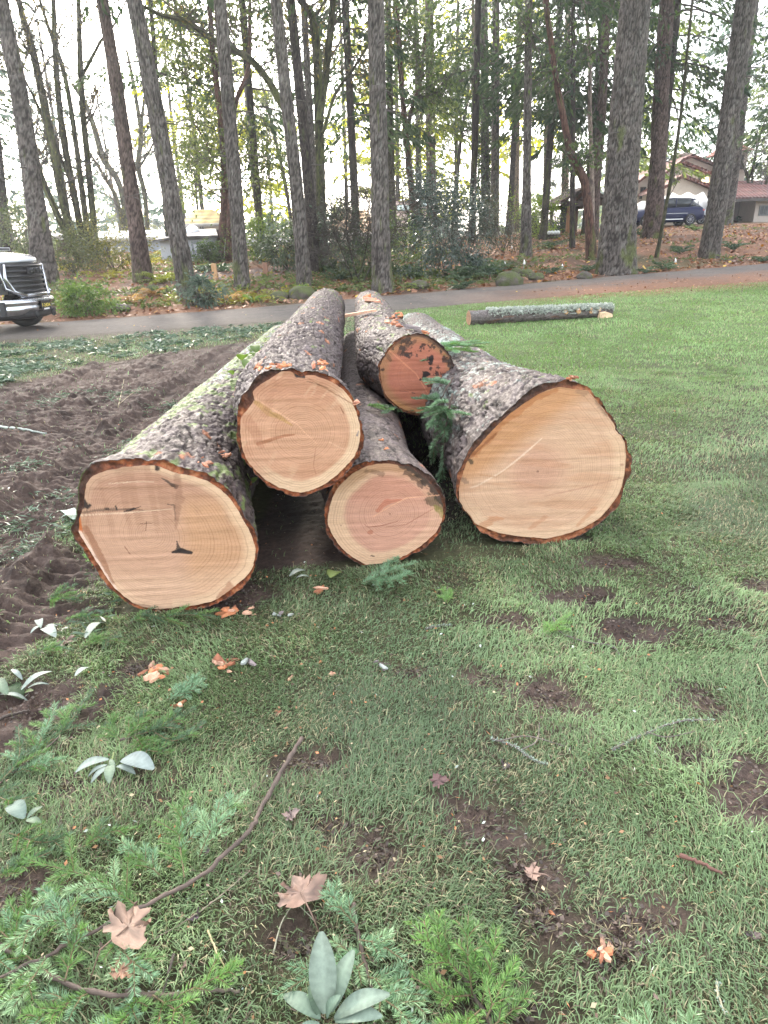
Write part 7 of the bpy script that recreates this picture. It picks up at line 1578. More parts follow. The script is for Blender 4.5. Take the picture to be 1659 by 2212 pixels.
branch('blue green fir shoot on the grass below the orange bark heap', None, 0.003, [[(360, 1512), (400, 1492), (440, 1468)], [(372, 1500), (410, 1478), (430, 1458)]], BLUE, 45)
branch('dark green fir branch in the grass right of the mud ridge', [(258, 1600), (330, 1578), (400, 1560)], 0.004, [[(270, 1598), (300, 1560), (330, 1535)], [(300, 1588), (350, 1570), (420, 1530)], [(330, 1580), (380, 1600), (440, 1560)], [(260, 1600), (240, 1570), (250, 1545)], [(290, 1590), (320, 1620), (370, 1625)]], [DARK, GRN], 46)
branch('dark green fir branch lying at the left edge above the three leaf sprig', [(-40, 1720), (40, 1660), (130, 1590)], 0.004, [[(0, 1690), (40, 1640), (40, 1570)], [(30, 1670), (90, 1650), (140, 1640)], [(70, 1640), (100, 1570), (120, 1520)], [(-20, 1710), (20, 1730), (70, 1720)], [(100, 1610), (150, 1560), (200, 1490)]], [DARK, GRN, BLUE], 47)
branch('blue green fir branch lying against the foot of the pink cut log', None, 0.003, [[(780, 1262), (830, 1240), (898, 1214)], [(800, 1236), (836, 1222), (860, 1205)], [(790, 1250), (840, 1256), (884, 1240)]], BLUE, 48, nlen=0.03, lift=0.05)
branch('dark fir branch flattened in the grass under the left log cut', None, 0.003, [[(330, 1340), (400, 1328), (470, 1335)], [(280, 1345), (320, 1330), (350, 1345)]], [DARK, GRN], 49)
branch('small green fir sprig pressed in the mud left of the left log', None, 0.003, [[(100, 1300), (130, 1280), (165, 1262)], [(105, 1290), (140, 1296), (175, 1300)]], [GRN, DARK], 50)
branch('tiny bright fir sprig on mud left of the left log bark', None, 0.003, [[(205, 1222), (205, 1205), (198, 1190)], [(205, 1210), (190, 1205), (185, 1200)], [(205, 1210), (215, 1198), (225, 1195)]], FRESH, 51)
branch('fresh green fir tip standing in the grass below the pile middle', None, 0.003, [[(965, 1300), (962, 1285), (958, 1268)], [(962, 1302), (970, 1288), (975, 1275)]], FRESH, 52)
branch('green fir tip in the grass at the right, near the big bare earth patch', None, 0.003, [[(1170, 1372), (1200, 1350), (1232, 1325)]], FRESH, 53)
branch('pale fir branch cut by the bottom edge at the right', [(1480, 2290), (1420, 2240), (1340, 2215)], 0.004, [[(1440, 2250), (1380, 2235), (1300, 2225)], [(1470, 2270), (1490, 2220), (1500, 2190)], [(1420, 2240), (1400, 2205), (1390, 2175)]], PALEG, 54)
branch('fir shoots in the trampled grass at the left edge, beside pale long leaves', None, 0.003, [[(60, 1420), (110, 1400), (150, 1405)], [(140, 1340), (190, 1330), (260, 1340)], [(170, 1400), (210, 1380), (270, 1390)]], [GRN, DARK], 55)
branch('fir shoots lying across the grass edge left of the dark long branch', None, 0.003, [[(-10, 1900), (40, 1870), (110, 1840)], [(180, 1830), (230, 1800), (300, 1790)], [(20, 1800), (90, 1820), (150, 1805)]], [GRN, DARK], 56)

def log_pt(key, px, py, up=0.0):
    """The bark surface of a pile log under a picture point."""
    q = LOG[key]; V, th = q['bark']; W = V + q['base']; v = W - CAM; cdep = v @ c_f
    X = CX + F * (v @ c_r) / cdep; Y = CY - F * (v @ c_u) / cdep; d = np.hypot(X - px, Y - py); m = d < max(6.0, d.min() + 2)
    idx = np.argwhere(m); b = idx[np.argmin(cdep[m])]; p = W[tuple(b)]; n = c_f * -1.0
    return p - ray(px, py) * up * 0.4 + np.array([0, 0, up])
onlog = lambda key: (lambda q, h: log_pt(key, q[0], q[1], h))
branch('fir sprig hanging over the right side of the mould spotted cut', [(918, 742), (945, 752), (975, 745), (1000, 740)], 0.004, [[(935, 750), (950, 775), (955, 800)], [(955, 750), (970, 765), (985, 790)], [(975, 745), (990, 760), (1010, 770)]], [BLUE, GRN], 61, place=onlog('R'), nlen=0.034, lift=0.05, w=0.0026)
branch('fir branch stuffed in the gap between the widest log and the pink cut log', [(975, 835), (950, 880), (930, 940)], 0.006, [[(965, 850), (940, 865), (915, 885)], [(945, 890), (930, 905), (908, 915)], [(960, 910), (945, 945), (935, 985)], [(950, 930), (955, 970), (950, 1020)], [(940, 900), (960, 930), (970, 960)]], [BLUE, DARK], 62, place=onlog('R'), nlen=0.034, lift=0.09, w=0.0026)
branch('dense blue green fir boughs wedged low between the pink cut log and widest log', [(978, 850), (962, 930), (958, 1010)], 0.006, [[(970, 880), (945, 900), (925, 925)], [(968, 900), (975, 930), (972, 965)], [(962, 930), (940, 960), (935, 1000)], [(960, 960), (958, 1000), (950, 1040)], [(962, 920), (982, 960), (985, 1000)], [(970, 870), (950, 870), (930, 880)]], [BLUE, BLUE, DARK], 64, place=lambda q, h: at_depth(q[0], q[1], 3.75 + h), nlen=0.036, lift=0.04, w=0.0028)
branch('fir sprig lying on the bark of the pink cut log under the mould spotted cut', [(790, 890), (850, 900), (880, 905)], 0.003, [[(795, 880), (820, 888), (850, 900)], [(830, 898), (860, 890), (890, 895)]], [GRN, DARK], 63, place=onlog('M'), nlen=0.032, lift=0.04, w=0.0026)

# broad pale leaves
m_pale = surf('pale_leaf', None, rough=0.6, scale=55, vary=0.22, bump=0.35, bdist=0.002, bscale=90, trans=0.12, spec=0.3)
def blade(mb, B, T, w, col, rg, fold=0.2, arch=0.15, n=19, up=np.array([0, 0, 1.0])):
    """One elliptic leaf blade from B to T, folded along its midrib, with a little thickness of its own."""
    B, T = np.asarray(B, float), np.asarray(T, float); A = T - B; L = np.linalg.norm(A); t = np.linspace(0, 1, n); S = np.cross(A, up); S /= np.linalg.norm(S) + 1e-9; U = np.cross(S, A / L)
    M_ = B + A * t[:, None] + U * (arch * L * np.sin(t * PI))[:, None]; h = w * L / 2 * np.sin(np.clip(t * 0.94 + 0.03, 0, 1) * PI) ** 0.75
    Lf = M_ + S * h[:, None] + U * (fold * h)[:, None]; Rt = M_ - S * h[:, None] + U * (fold * h * rg.uniform(0.3, 1.2))[:, None]
    V = np.concatenate([Lf, M_, Rt]); i = np.arange(n - 1); Q = np.concatenate([np.stack([i, i + 1, n + i + 1, n + i], 1), np.stack([n + i, n + i + 1, 2 * n + i + 1, 2 * n + i], 1)])
    c = np.tile(np.array(col) * rg.uniform(0.85, 1.12), (3 * n, 1)); c[:n:2] *= 1.13; c[1:n:2] *= 0.9; c[2 * n::2] *= 1.13; c[2 * n + 1::2] *= 0.9; c[n:2 * n] = np.array(col) * 1.25 + 0.04; mb.add(V, Q, col=np.clip(c * 0.43 * np.array((1.03, 1.0, 0.92)), 0, 1))
PALE_L = (0.36, 0.45, 0.42); PALE_D = (0.13, 0.21, 0.14)
def leaf_sprig(label, items, seed, stem=None, name='leaf_sprig', lift=0.03, cat='leaf sprig', place=None):
    """items: (base px, tip px, width ratio, colour, height of tip)."""
    rg = np.random.default_rng(seed); pl = place or (lambda q, h: gp(q[0], q[1], h)); o = pl(items[0][0], 0); root = empty(name, o, 0, label, cat)
    for b, t, w, col, hgt in items:
        mb = MB(); blade(mb, pl(b, lift) - o, pl(t, hgt) - o, w, col, rg); mb.build('leaf', m_pale, root)
    if stem:
        mb = MB(); P = np.array([pl(q, lift * 0.8) for q in stem]) - o; mb.tube(spline(P, 12), np.linspace(0.0030, 0.0018, 12), 6, (0.20, 0.24, 0.09)); mb.build('stem', m_stick, root)
leaf_sprig('fallen sprig of seven pale blue green leaves beside the mud ridge', [((235, 1640), (163, 1668), 0.36, PALE_L, 0.02), ((232, 1652), (190, 1678), 0.28, PALE_L, 0.015), ((238, 1655), (196, 1692), 0.30, PALE_L, 0.015), ((240, 1650), (236, 1692), 0.42, (0.28, 0.38, 0.27), 0.015), ((252, 1655), (292, 1672), 0.34, PALE_L, 0.02), ((262, 1642), (332, 1662), 0.50, (0.34, 0.42, 0.42), 0.03), ((238, 1640), (248, 1668), 0.3, (0.25, 0.34, 0.24), 0.02)], 71, [(246, 1625), (242, 1640), (238, 1655)])
leaf_sprig('large cluster of long pale green leaves upright at the bottom edge', [((702, 2190), (694, 2012), 0.40, (0.31, 0.41, 0.34), 0.14), ((716, 2185), (764, 2052), 0.36, (0.27, 0.38, 0.30), 0.10), ((692, 2200), (612, 2150), 0.40, (0.23, 0.34, 0.26), 0.06), ((722, 2200), (842, 2148), 0.34, (0.29, 0.40, 0.33), 0.07), ((690, 2210), (636, 2240), 0.40, (0.25, 0.36, 0.28), 0.05), ((724, 2206), (826, 2196), 0.36, (0.29, 0.40, 0.33), 0.06), ((690, 2196), (668, 2128), 0.40, PALE_D, 0.08), ((706, 2200), (736, 2150), 0.4, (0.22, 0.33, 0.25), 0.10)], 72, lift=0.05)
leaf_sprig('three round tipped green leaves at the left edge above the long branch', [((52, 1768), (22, 1736), 0.55, (0.22, 0.32, 0.28), 0.03), ((58, 1768), (92, 1742), 0.42, PALE_D, 0.03), ((56, 1772), (90, 1778), 0.5, (0.17, 0.26, 0.17), 0.02)], 73)
leaf_sprig('small bunch of whitish leaf strips on the mud left of the left log', [((90, 1352), (66, 1368), 0.3, (0.40, 0.48, 0.46), 0.01), ((92, 1358), (120, 1376), 0.4, (0.42, 0.50, 0.48), 0.01), ((88, 1356), (84, 1340), 0.3, (0.36, 0.44, 0.42), 0.01), ((96, 1354), (124, 1352), 0.3, (0.36, 0.44, 0.42), 0.01)], 74)
leaf_sprig('single long pale leaf right of the whitish leaf strips', [((184, 1378), (226, 1346), 0.24, (0.38, 0.46, 0.42), 0.01)], 75)
leaf_sprig('two long pale leaves crossing at the left edge', [((46, 1490), (112, 1450), 0.24, (0.38, 0.47, 0.44), 0.02), ((60, 1486), (106, 1478), 0.22, (0.34, 0.43, 0.40), 0.015), ((24, 1446), (48, 1468), 0.3, (0.38, 0.47, 0.46), 0.015)], 76)
leaf_sprig('dark green leaf bunch with one pale leaf, at the left edge', [((10, 1480), (50, 1510), 0.6, (0.10, 0.17, 0.08), 0.02), ((50, 1500), (72, 1492), 0.6, (0.12, 0.20, 0.05), 0.02), ((0, 1500), (60, 1514), 0.24, (0.36, 0.45, 0.42), 0.01), ((-20, 1470), (16, 1500), 0.4, (0.2, 0.29, 0.2), 0.02)], 77)
leaf_sprig('short pale leaf on the grass edge right of the crossing leaves', [((162, 1460), (194, 1442), 0.36, (0.38, 0.46, 0.45), 0.02)], 78)
leaf_sprig('pale torn leaf lying in the dark gap between left and pink logs', [((625, 1245), (660, 1232), 0.4, (0.33, 0.41, 0.38), 0.03), ((640, 1248), (668, 1246), 0.3, (0.3, 0.38, 0.35), 0.02)], 79)
leaf_sprig('yellow green lobed leaf below the pink cut log', [((714, 1248), (730, 1235), 0.8, (0.26, 0.34, 0.10), 0.02), ((716, 1246), (708, 1238), 0.6, (0.26, 0.34, 0.10), 0.02)], 80)
leaf_sprig('pale glinting leaf in the fir litter between the mud and the road', [((334, 736), (341, 732), 0.5, (0.45, 0.52, 0.48), 0.05), ((338, 738), (346, 738), 0.5, (0.42, 0.5, 0.46), 0.05)], 81)
leaf_sprig('pale green strip of leaf poking out left of the left log', [((132, 1118), (166, 1112), 0.3, (0.32, 0.48, 0.44), 0.04), ((140, 1110), (160, 1122), 0.3, (0.3, 0.45, 0.4), 0.03)], 82)
rg = np.random.default_rng(83); items = []
for _ in range(80):
    t = rg.random(); bx_, by_ = 535 + 90 * t + rg.normal(0, 9), 800 - 62 * t + rg.normal(0, 12); a = rg.uniform(0, 2 * PI); items.append((bx_, by_, a))
o = log_pt('L', 575, 770); root = empty('ivy_spray', o, 0, 'spray of bright green ivy leaves on the far side of the left log', 'ivy'); mb = MB()
for bx_, by_, a in items:
    p = log_pt('L', min(bx_ + 16, 640), by_ + 10, 0.03 + 0.10 * rg.random()) - o + np.array([-0.05, 0, 0]) + rg.normal(0, 0.03, 3); d = np.array([math.cos(a), math.sin(a), rg.uniform(-0.2, 0.7)]); blade(mb, p, p + d * rg.uniform(0.05, 0.10), 0.9, (0.20, 0.33, 0.07), rg, n=5)
mb.build('leaves', m_leaf, root)['kind'] = 'stuff'
mb = MB(); mb.tube(spline(np.array([log_pt('L', 545 + 20 * i, 800 - 13 * i, 0.02) - o for i in range(5)]), 20), 0.006, 5, (0.15, 0.13, 0.06)); mb.build('stem', m_stick, root)
leaf_sprig('single ivy leaf on a pale stem on the right flank of the left log', [((549, 1044), (551, 1047), 0.9, (0.36, 0.54, 0.15), 0.02)], 84, [(540, 1035), (544, 1040), (546, 1044)], place=onlog('L'), name='ivy_leaf', cat='ivy')

# brown fallen leaves
m_dead = surf('dead_leaf', None, rough=0.62, scale=40, vary=0.25, bump=0.3, bdist=0.002, trans=0.12)
LOBES = [(0.0, -0.10), (0.2, 0.0), (0.50, -0.16), (0.62, 0.02), (0.66, 0.10), (0.92, 0.20), (0.95, 0.30), (0.76, 0.42), (0.80, 0.56), (0.60, 0.62), (0.47, 0.58), (0.40, 0.72), (0.48, 0.90), (0.38, 0.98), (0.22, 0.86), (0.10, 1.02), (0.0, 1.10), (-0.12, 1.0), (-0.2, 0.86), (-0.40, 0.96), (-0.46, 0.88), (-0.36, 0.72), (-0.46, 0.56), (-0.62, 0.60), (-0.78, 0.54), (-0.74, 0.40), (-0.94, 0.28), (-0.90, 0.18), (-0.66, 0.10), (-0.60, 0.0), (-0.48, -0.16), (-0.2, 0.0)]
def maple(px, py, size, rot, col, label, seed, curl=0.35, squash=1.0, stalk=True, lift=0.012, cut=None):
    """size: half width in metres; an outline of lobes that curls up unevenly."""
    rg = np.random.default_rng(seed); o = gp(px, py, 0.0); O2 = np.array(LOBES) * np.array([squash, 1.0]); O2[:, 1] -= 0.4
    O2 += rg.normal(0, 0.075, O2.shape); n = len(O2); rings = []
    for q in (0.0, 0.3, 0.6, 0.85, 1.0): rings.append(O2 * q if q else O2[:1] * 0)
    P = np.concatenate(rings[1:]); P = np.vstack([[0, 0], P]); c_, s_ = math.cos(rot), math.sin(rot); R = P @ np.array([[c_, s_], [-s_, c_]])
    r = np.hypot(P[:, 0], P[:, 1]); z = curl * (0.5 * r ** 2 * vnoise(P[:, 0] * 1.6 + seed, P[:, 1] * 1.6, 0, seed) * 1.8 + 0.35 * r ** 2 + 0.10 * fbm(P[:, 0] * 4, P[:, 1] * 4, seed, 2))
    V = np.stack([R[:, 0] * size, R[:, 1] * size, np.maximum(z, -0.05) * size + lift], 1)
    T = [(0, 1 + i, 1 + (i + 1) % n) for i in range(n)]; Q = [(1 + k * n + i, 1 + (k + 1) * n + i, 1 + (k + 1) * n + (i + 1) % n, 1 + k * n + (i + 1) % n) for k in range(3) for i in range(n)]
    col = np.array(col) * 0.95; c = mix(np.tile(np.array(col), (len(V), 1)), np.array(col) * 0.5, sstep(0.0, 0.5, fbm(P[:, 0] * 3, P[:, 1] * 3, seed + 2, 3))); mb = MB(); mb.add(V, Q, T, c)
    if stalk: mb.tube([V[0] + np.array([0, 0, 0.002]), np.array([c_ * 0 + s_ * 0.9, -c_ * 0.9, 0]) * size + np.array([0, 0, lift]), np.array([s_ * 1.5, -c_ * 1.4, 0.1]) * size], [0.0022, 0.0018, 0.0014], 5, np.array(col) * 0.7)
    ob = mb.build('maple_leaf', m_dead); ob.location = o; return tag(ob, label, 'leaf')
maple(652, 1950, 0.074, 0.5, (0.22, 0.135, 0.098), 'big curled brown maple leaf in the middle of the near grass', 1, 0.55, lift=0.035); maple(290, 2058, 0.076, -0.7, (0.23, 0.145, 0.10), 'brown maple leaf under fir shoots near the bottom left', 2, 0.45, lift=0.085); maple(278, 2150, 0.036, 2.2, (0.24, 0.125, 0.075), 'half buried orange brown leaf at the bottom left edge', 3, 0.4, lift=0.085)
maple(630, 1778, 0.034, 3.4, (0.20, 0.14, 0.125), 'grey brown shrivelled leaf right of the long dark branch', 4, 0.7, 0.8, lift=0.03); maple(1150, 1898, 0.036, 1.4, (0.36, 0.23, 0.17), 'pale curled leaf lying on the bare earth strip', 5, 0.8, 0.8, lift=0.02); maple(948, 1708, 0.048, 2.6, (0.115, 0.055, 0.050), 'dark purple brown leaf above the bare earth strip', 6, 0.4, 0.55, False, lift=0.04)
maple(140, 1392, 0.05, 1.0, (0.14, 0.085, 0.06), 'dark brown maple leaf trodden in the mud edge', 7, 0.6); maple(448, 1845, 0.026, 0.2, (0.10, 0.075, 0.08), 'small dark rolled leaf beside the long dark branch', 8, 1.6, 0.35, False); maple(420, 1988, 0.03, 2.2, (0.085, 0.06, 0.065), 'dark rolled leaf below the long dark branch', 9, 1.5, 0.35, False); maple(1625, 2030, 0.03, 1.2, (0.10, 0.075, 0.07), 'dark folded leaf at the right edge near the bottom', 10, 1.2, 0.4, False); maple(1090, 1660, 0.028, 0.4, (0.10, 0.075, 0.07), 'dark little leaf under the lichen twig at right', 11, 1.0, 0.5, False); maple(400, 2092, 0.03, 2.9, (0.22, 0.14, 0.11), 'narrow pale brown leaf strip near the bottom left', 12, 0.6, 0.25, False)

# bark chips and splinters
m_chip = surf('fresh_bark_chip', None, rough=0.75, scale=50, vary=0.35, bump=0.6, bdist=0.003)
def chips(px, py, rx, n, size, label, seed, cols=((0.40, 0.15, 0.065), (0.24, 0.09, 0.045), (0.46, 0.26, 0.17)), place=None, stack=0.03):
    rg = np.random.default_rng(seed); pl = place or (lambda q, h: gp(q[0], q[1], h)); o = pl((px, py), 0.0); mb = MB()
    for i in range(n):
        p = pl((px + rg.normal(0, rx * 0.5), py + rg.normal(0, rx * 0.22)), 0.004 + stack * rg.random() * (n > 2)) - o; a = rg.uniform(0, 2 * PI); L = size * rg.uniform(0.5, 1.3); W = L * rg.uniform(0.25, 0.6); H_ = L * 0.12
        ax = np.array([math.cos(a), math.sin(a), rg.normal(0, 0.25)]); ay = np.array([-math.sin(a), math.cos(a), rg.normal(0, 0.25)]); az = np.cross(ax, ay); k = 7; th = np.arange(k) * 2 * PI / k; rr = rg.uniform(0.55, 1.1, k)
        ring = (np.cos(th) * rr)[:, None] * ax * L / 2 + (np.sin(th) * rr)[:, None] * ay * W / 2; V = np.concatenate([p + ring - az * H_ / 2, p + ring * 0.9 + az * H_ / 2 + az * (rg.normal(0, H_ * 0.5, k))[:, None], [p - az * H_ / 2], [p + az * H_ * 0.8]])
        j = np.arange(k); jj = (j + 1) % k; Q = np.stack([j, jj, k + jj, k + j], 1); T = np.concatenate([np.stack([np.full(k, 2 * k), jj, j], 1), np.stack([np.full(k, 2 * k + 1), k + j, k + jj], 1)]); mb.add(V, Q, T, np.array(cols[rg.integers(len(cols))]) * rg.uniform(0.75, 1.15))
    ob = mb.build('bark_chip' if n < 3 else 'bark_chips', m_chip, smooth=False); ob.location = o
    if n >= 3: ob['kind'] = 'stuff'
    return tag(ob, label, 'bark')
for i, (px, py, rx, n, s, lab) in enumerate([
    (490, 1322, 20, 5, 0.075, 'bright orange bark piece right below the left log cut'), (540, 1322, 14, 3, 0.05, 'orange bark bits right of the bright orange piece'), (548, 1328, 10, 2, 0.03, 'tiny orange bark flake between the left log and the grass'), (692, 1276, 16, 4, 0.06, 'orange bark chip below the gap of the logs'), (335, 1450, 34, 12, 0.075, 'heap of orange bark splinters on the near grass'),
    (480, 1436, 36, 9, 0.055, 'row of bark scraps right of the orange splinter heap'), (386, 1522, 16, 4, 0.05, 'small upright orange bark scrap below the splinter heap'), (1304, 2058, 30, 8, 0.035, 'red orange bark splinters near the bottom right'), (622, 1466, 12, 2, 0.04, 'small pinkish chip in the middle grass'), (602, 1538, 8, 2, 0.03, 'small orange chip above the long branch tip'), (690, 1432, 9, 2, 0.03, 'small orange chip right of the bark scraps'), (720, 1455, 9, 2, 0.035, 'pinkish bark chip under the small orange chip'),
    (880, 1298, 8, 2, 0.03, 'orange chip in the grass before the pink cut log'), (1160, 1690, 6, 1, 0.02, 'single orange speck of bark right of the purple leaf'), (1195, 1972, 6, 1, 0.02, 'single pinkish chip on the grass right of the earth strip')]):
    chips(px, py, rx, n, s, lab, 500 + i)
BK = ((0.16, 0.13, 0.125), (0.10, 0.075, 0.065), (0.25, 0.27, 0.24))
chips(826, 1436, 20, 4, 0.05, 'grey bark scrap with white lichen in the middle grass', 540, BK); chips(612, 1328, 14, 3, 0.045, 'grey lichen bark piece below the gap of the logs', 541, BK); chips(540, 1432, 12, 3, 0.06, 'grey bark plate at the right end of the bark scraps', 542, BK)
OR = ((0.42, 0.15, 0.06), (0.55, 0.27, 0.17), (0.28, 0.10, 0.05))
for i, (k, px, py, rx, n, s, lab) in enumerate([('L', 487, 988, 14, 6, 0.05, 'orange bark flakes on the rim of the left log'), ('L', 585, 1008, 10, 4, 0.05, 'orange bark flakes on the right shoulder of the left log'), ('L', 440, 1002, 20, 5, 0.045, 'reddish flakes along the left part of the left rim'), ('U', 560, 800, 18, 8, 0.04, 'reddish bark crumbs on the left rim of the warm tan log'), ('U', 610, 790, 26, 9, 0.04, 'pink bark crumbs on the top rim of the warm tan log'), ('U', 688, 788, 20, 6, 0.06, 'pinkish wood splinters right on top of the warm tan log'), ('U', 770, 878, 8, 4, 0.04, 'orange flakes at the right rim of the warm tan log'),
    ('UR', 915, 728, 10, 4, 0.08, 'orange bark strip curling off the mould spotted log'), ('UR', 862, 690, 30, 10, 0.09, 'brown shredded bark across the back of the mould spotted log'), ('UR', 885, 660, 10, 4, 0.10, 'standing bark splinters far along the mould spotted log'), ('UR', 905, 690, 10, 3, 0.14, 'dark bark strip sticking off the right of the mould spotted log'), ('UR', 800, 645, 14, 6, 0.16, 'pale orange peeled patches at the far end of the right top log'), ('R', 1232, 822, 14, 6, 0.05, 'orange torn bark at the top rim of the widest log'), ('R', 1085, 800, 10, 3, 0.06, 'dark loose bark on the ridge of the widest log'), ('M', 828, 944, 8, 2, 0.04, 'pink wood chip on the back of the pink cut log'), ('M', 838, 968, 12, 3, 0.03, 'rusty crumbs near the rim of the pink cut log')]):
    chips(px, py, rx, n, s, lab, 560 + i, OR if 'dark' not in lab else BK[:2], place=onlog(k), stack=0.02)
# split slab lying between the two top logs
a, b = log_pt('U', 768, 688, 0.03), log_pt('UR', 808, 676, 0.03); mb = MB(); ax = (b - a) / np.linalg.norm(b - a); ay = np.array([0, 1.0, 0]) * 0.10; az = np.array([0, 0, 0.03])
V = np.array([a, b + ax * 0.05, b + ay * 0.7, a + ay, a + az, b + ax * 0.03 + az * 0.6, b + ay * 0.7 + az * 0.6, a + ay + az]) - a; mb.add(V, [(0, 3, 2, 1), (4, 5, 6, 7), (0, 1, 5, 4), (1, 2, 6, 5), (2, 3, 7, 6), (3, 0, 4, 7)], col=(0.42, 0.24, 0.15)); ob = mb.build('wood_slab', m_chip, smooth=False); ob.location = a; tag(ob, 'split pale wood slab bridging the two top logs', 'wood slab')

# twigs
def twig(label, px, w, col, seed, lich=0, name='twig', side=None):
    rg = np.random.default_rng(seed); P = np.array([gp(x, y, w + 0.012) for x, y in px]); o = P[0].copy(); root = empty(name, o, 0, label, 'twig'); sp = spline(P - o, max(12, 6 * len(P))); k = len(sp); sp = sp + rg.normal(0, w * 0.25, sp.shape)
    mb = MB(); mb.tube(sp, np.linspace(w, w * 0.55, k) * rg.uniform(0.85, 1.2, k), 7, col)
    for s in side or []:
        q = np.array([gp(x, y, w + 0.02) for x, y in s]) - o; mb.tube(spline(q, 8), np.linspace(w * 0.6, w * 0.3, 8), 5, col)
    mb.build('stick', m_stick, root)
    if lich:
        i = rg.integers(0, k, lich); B = sp[i] + rg.normal(0, w * 0.7, (lich, 3)); D = rg.normal(0, 1, (lich, 3)); D[:, 2] = np.abs(D[:, 2]); D /= np.linalg.norm(D, axis=1)[:, None]; lich_c = mix(np.tile(np.array((0.22, 0.29, 0.235)), (lich, 1)), (0.36, 0.42, 0.35), rg.random(lich)); V, Q, cc = sprays(B, D, rg.uniform(0.004, 0.011, lich), rg.uniform(0.003, 0.006, lich), lich_c, 0.1, rg); l = MB(); l.add(V, Q, col=cc); l.build('lichen', m_leaf, root)['kind'] = 'stuff'
GBK = (0.11, 0.09, 0.078)
twig('reddish brown peeled stick lying at the right side of the lawn', [(1468, 1848), (1510, 1862), (1562, 1888)], 0.006, (0.11, 0.050, 0.036), 1)
twig('lichen crusted twig at the right, upper of the two', [(1325, 1620), (1365, 1598), (1412, 1578), (1470, 1558), (1540, 1555)], 0.004, GBK, 2, 260, side=[[(1400, 1582), (1440, 1592), (1500, 1580)]])
twig('lichen crusted twig left of the other lichen twig', [(1060, 1594), (1110, 1612), (1150, 1640), (1180, 1650)], 0.004, GBK, 3, 240, side=[[(1080, 1600), (1140, 1590), (1220, 1612)], [(1130, 1618), (1160, 1600), (1165, 1560)]])
twig('thin grey twig on the grass left of the big bare earth patch', [(1195, 1335), (1210, 1365), (1260, 1385), (1320, 1395), (1338, 1412)], 0.0035, GBK, 4, 30)
twig('short lichen twig in the grass right below the pink cut log', [(920, 1358), (948, 1352), (975, 1350)], 0.004, GBK, 5, 120)
twig('thin straw coloured stalk bent in the near grass', [(448, 2010), (470, 2060), (486, 2090)], 0.0025, (0.34, 0.27, 0.15), 6)
twig('dark thin stick poking up over the brown leaf near the bottom left', [(376, 2060), (362, 2110), (352, 2150)], 0.0035, (0.05, 0.038, 0.03), 7)
twig('long thin grey stem curving through the near grass', [(540, 1880), (470, 1940), (400, 1990), (330, 2030)], 0.002, (0.17, 0.14, 0.10), 8)
twig('forked pale grass stem below the curled maple leaf', [(590, 2060), (610, 1990), (640, 1955), (680, 1990)], 0.002, (0.22, 0.21, 0.15), 9)
twig('grey lichen stick at the left edge in the mud', [(-20, 918), (40, 926), (100, 936)], 0.014, (0.30, 0.33, 0.29), 10, 80)
twig('pale dry stem lying on the mud left of the left log', [(192, 1108), (205, 1060), (212, 1006)], 0.006, (0.26, 0.22, 0.15), 11)
twig('thin stem standing in the tread marks behind the left log', [(255, 880), (262, 850), (268, 818)], 0.006, (0.24, 0.20, 0.12), 12, side=[[(255, 875), (285, 850), (310, 835)]])
twig('dark stick lying at the bottom left under fir shoots', [(270, 2140), (340, 2150), (440, 2142), (520, 2138)], 0.006, (0.09, 0.07, 0.05), 13, 30)
twig('dark broken stick in the mud at the left edge', [(-10, 1560), (20, 1545), (62, 1535)], 0.007, (0.06, 0.045, 0.035), 14)
twig('pale dead grass stalk at the right edge', [(1636, 1435), (1648, 1465), (1662, 1490)], 0.003, (0.34, 0.28, 0.17), 15)
twig('thin stalk in the grass near the bottom right', [(1548, 2120), (1552, 2150), (1565, 2190)], 0.003, (0.30, 0.27, 0.18), 16, 30)

# crumbs, chips and needles too many to count
rg = np.random.default_rng(31); n = 5200; y = 0.6 + 6.0 * rg.random(n) ** 1.4; x = rg.uniform(-1, 1, n) * (0.62 * y + 0.6)
den = np.where(np.hypot(x + 0.3, y - 2.4) < 1.4, 1.0, 0.45); k = rg.random(n) < den; x, y = x[k], y[k]; n = len(x); P = np.stack([x, y, gz(x, y) + rg.uniform(0.012, 0.035, n)], 1)
D = rg.normal(0, 1, (n, 3)); D[:, 2] *= 0.3; D /= np.linalg.norm(D, axis=1)[:, None]; kind = rg.random(n); L = np.where(kind < 0.5, rg.uniform(0.012, 0.028, n), rg.uniform(0.006, 0.018, n)); W = np.where(kind < 0.5, 0.0016, L * 0.6)
pal = np.array([(0.24, 0.13, 0.06), (0.42, 0.17, 0.07), (0.45, 0.36, 0.22), (0.12, 0.08, 0.06), (0.50, 0.55, 0.48)]); c = pal[rg.choice(5, n, p=[0.36, 0.16, 0.16, 0.26, 0.06])]
V, Q, cc = sprays(P, D, L, W, c, 0.0, rg); tag(link('debris_crumbs', np_mesh('debris_crumbs', V, [Q], cc), m_dead), kind='stuff')
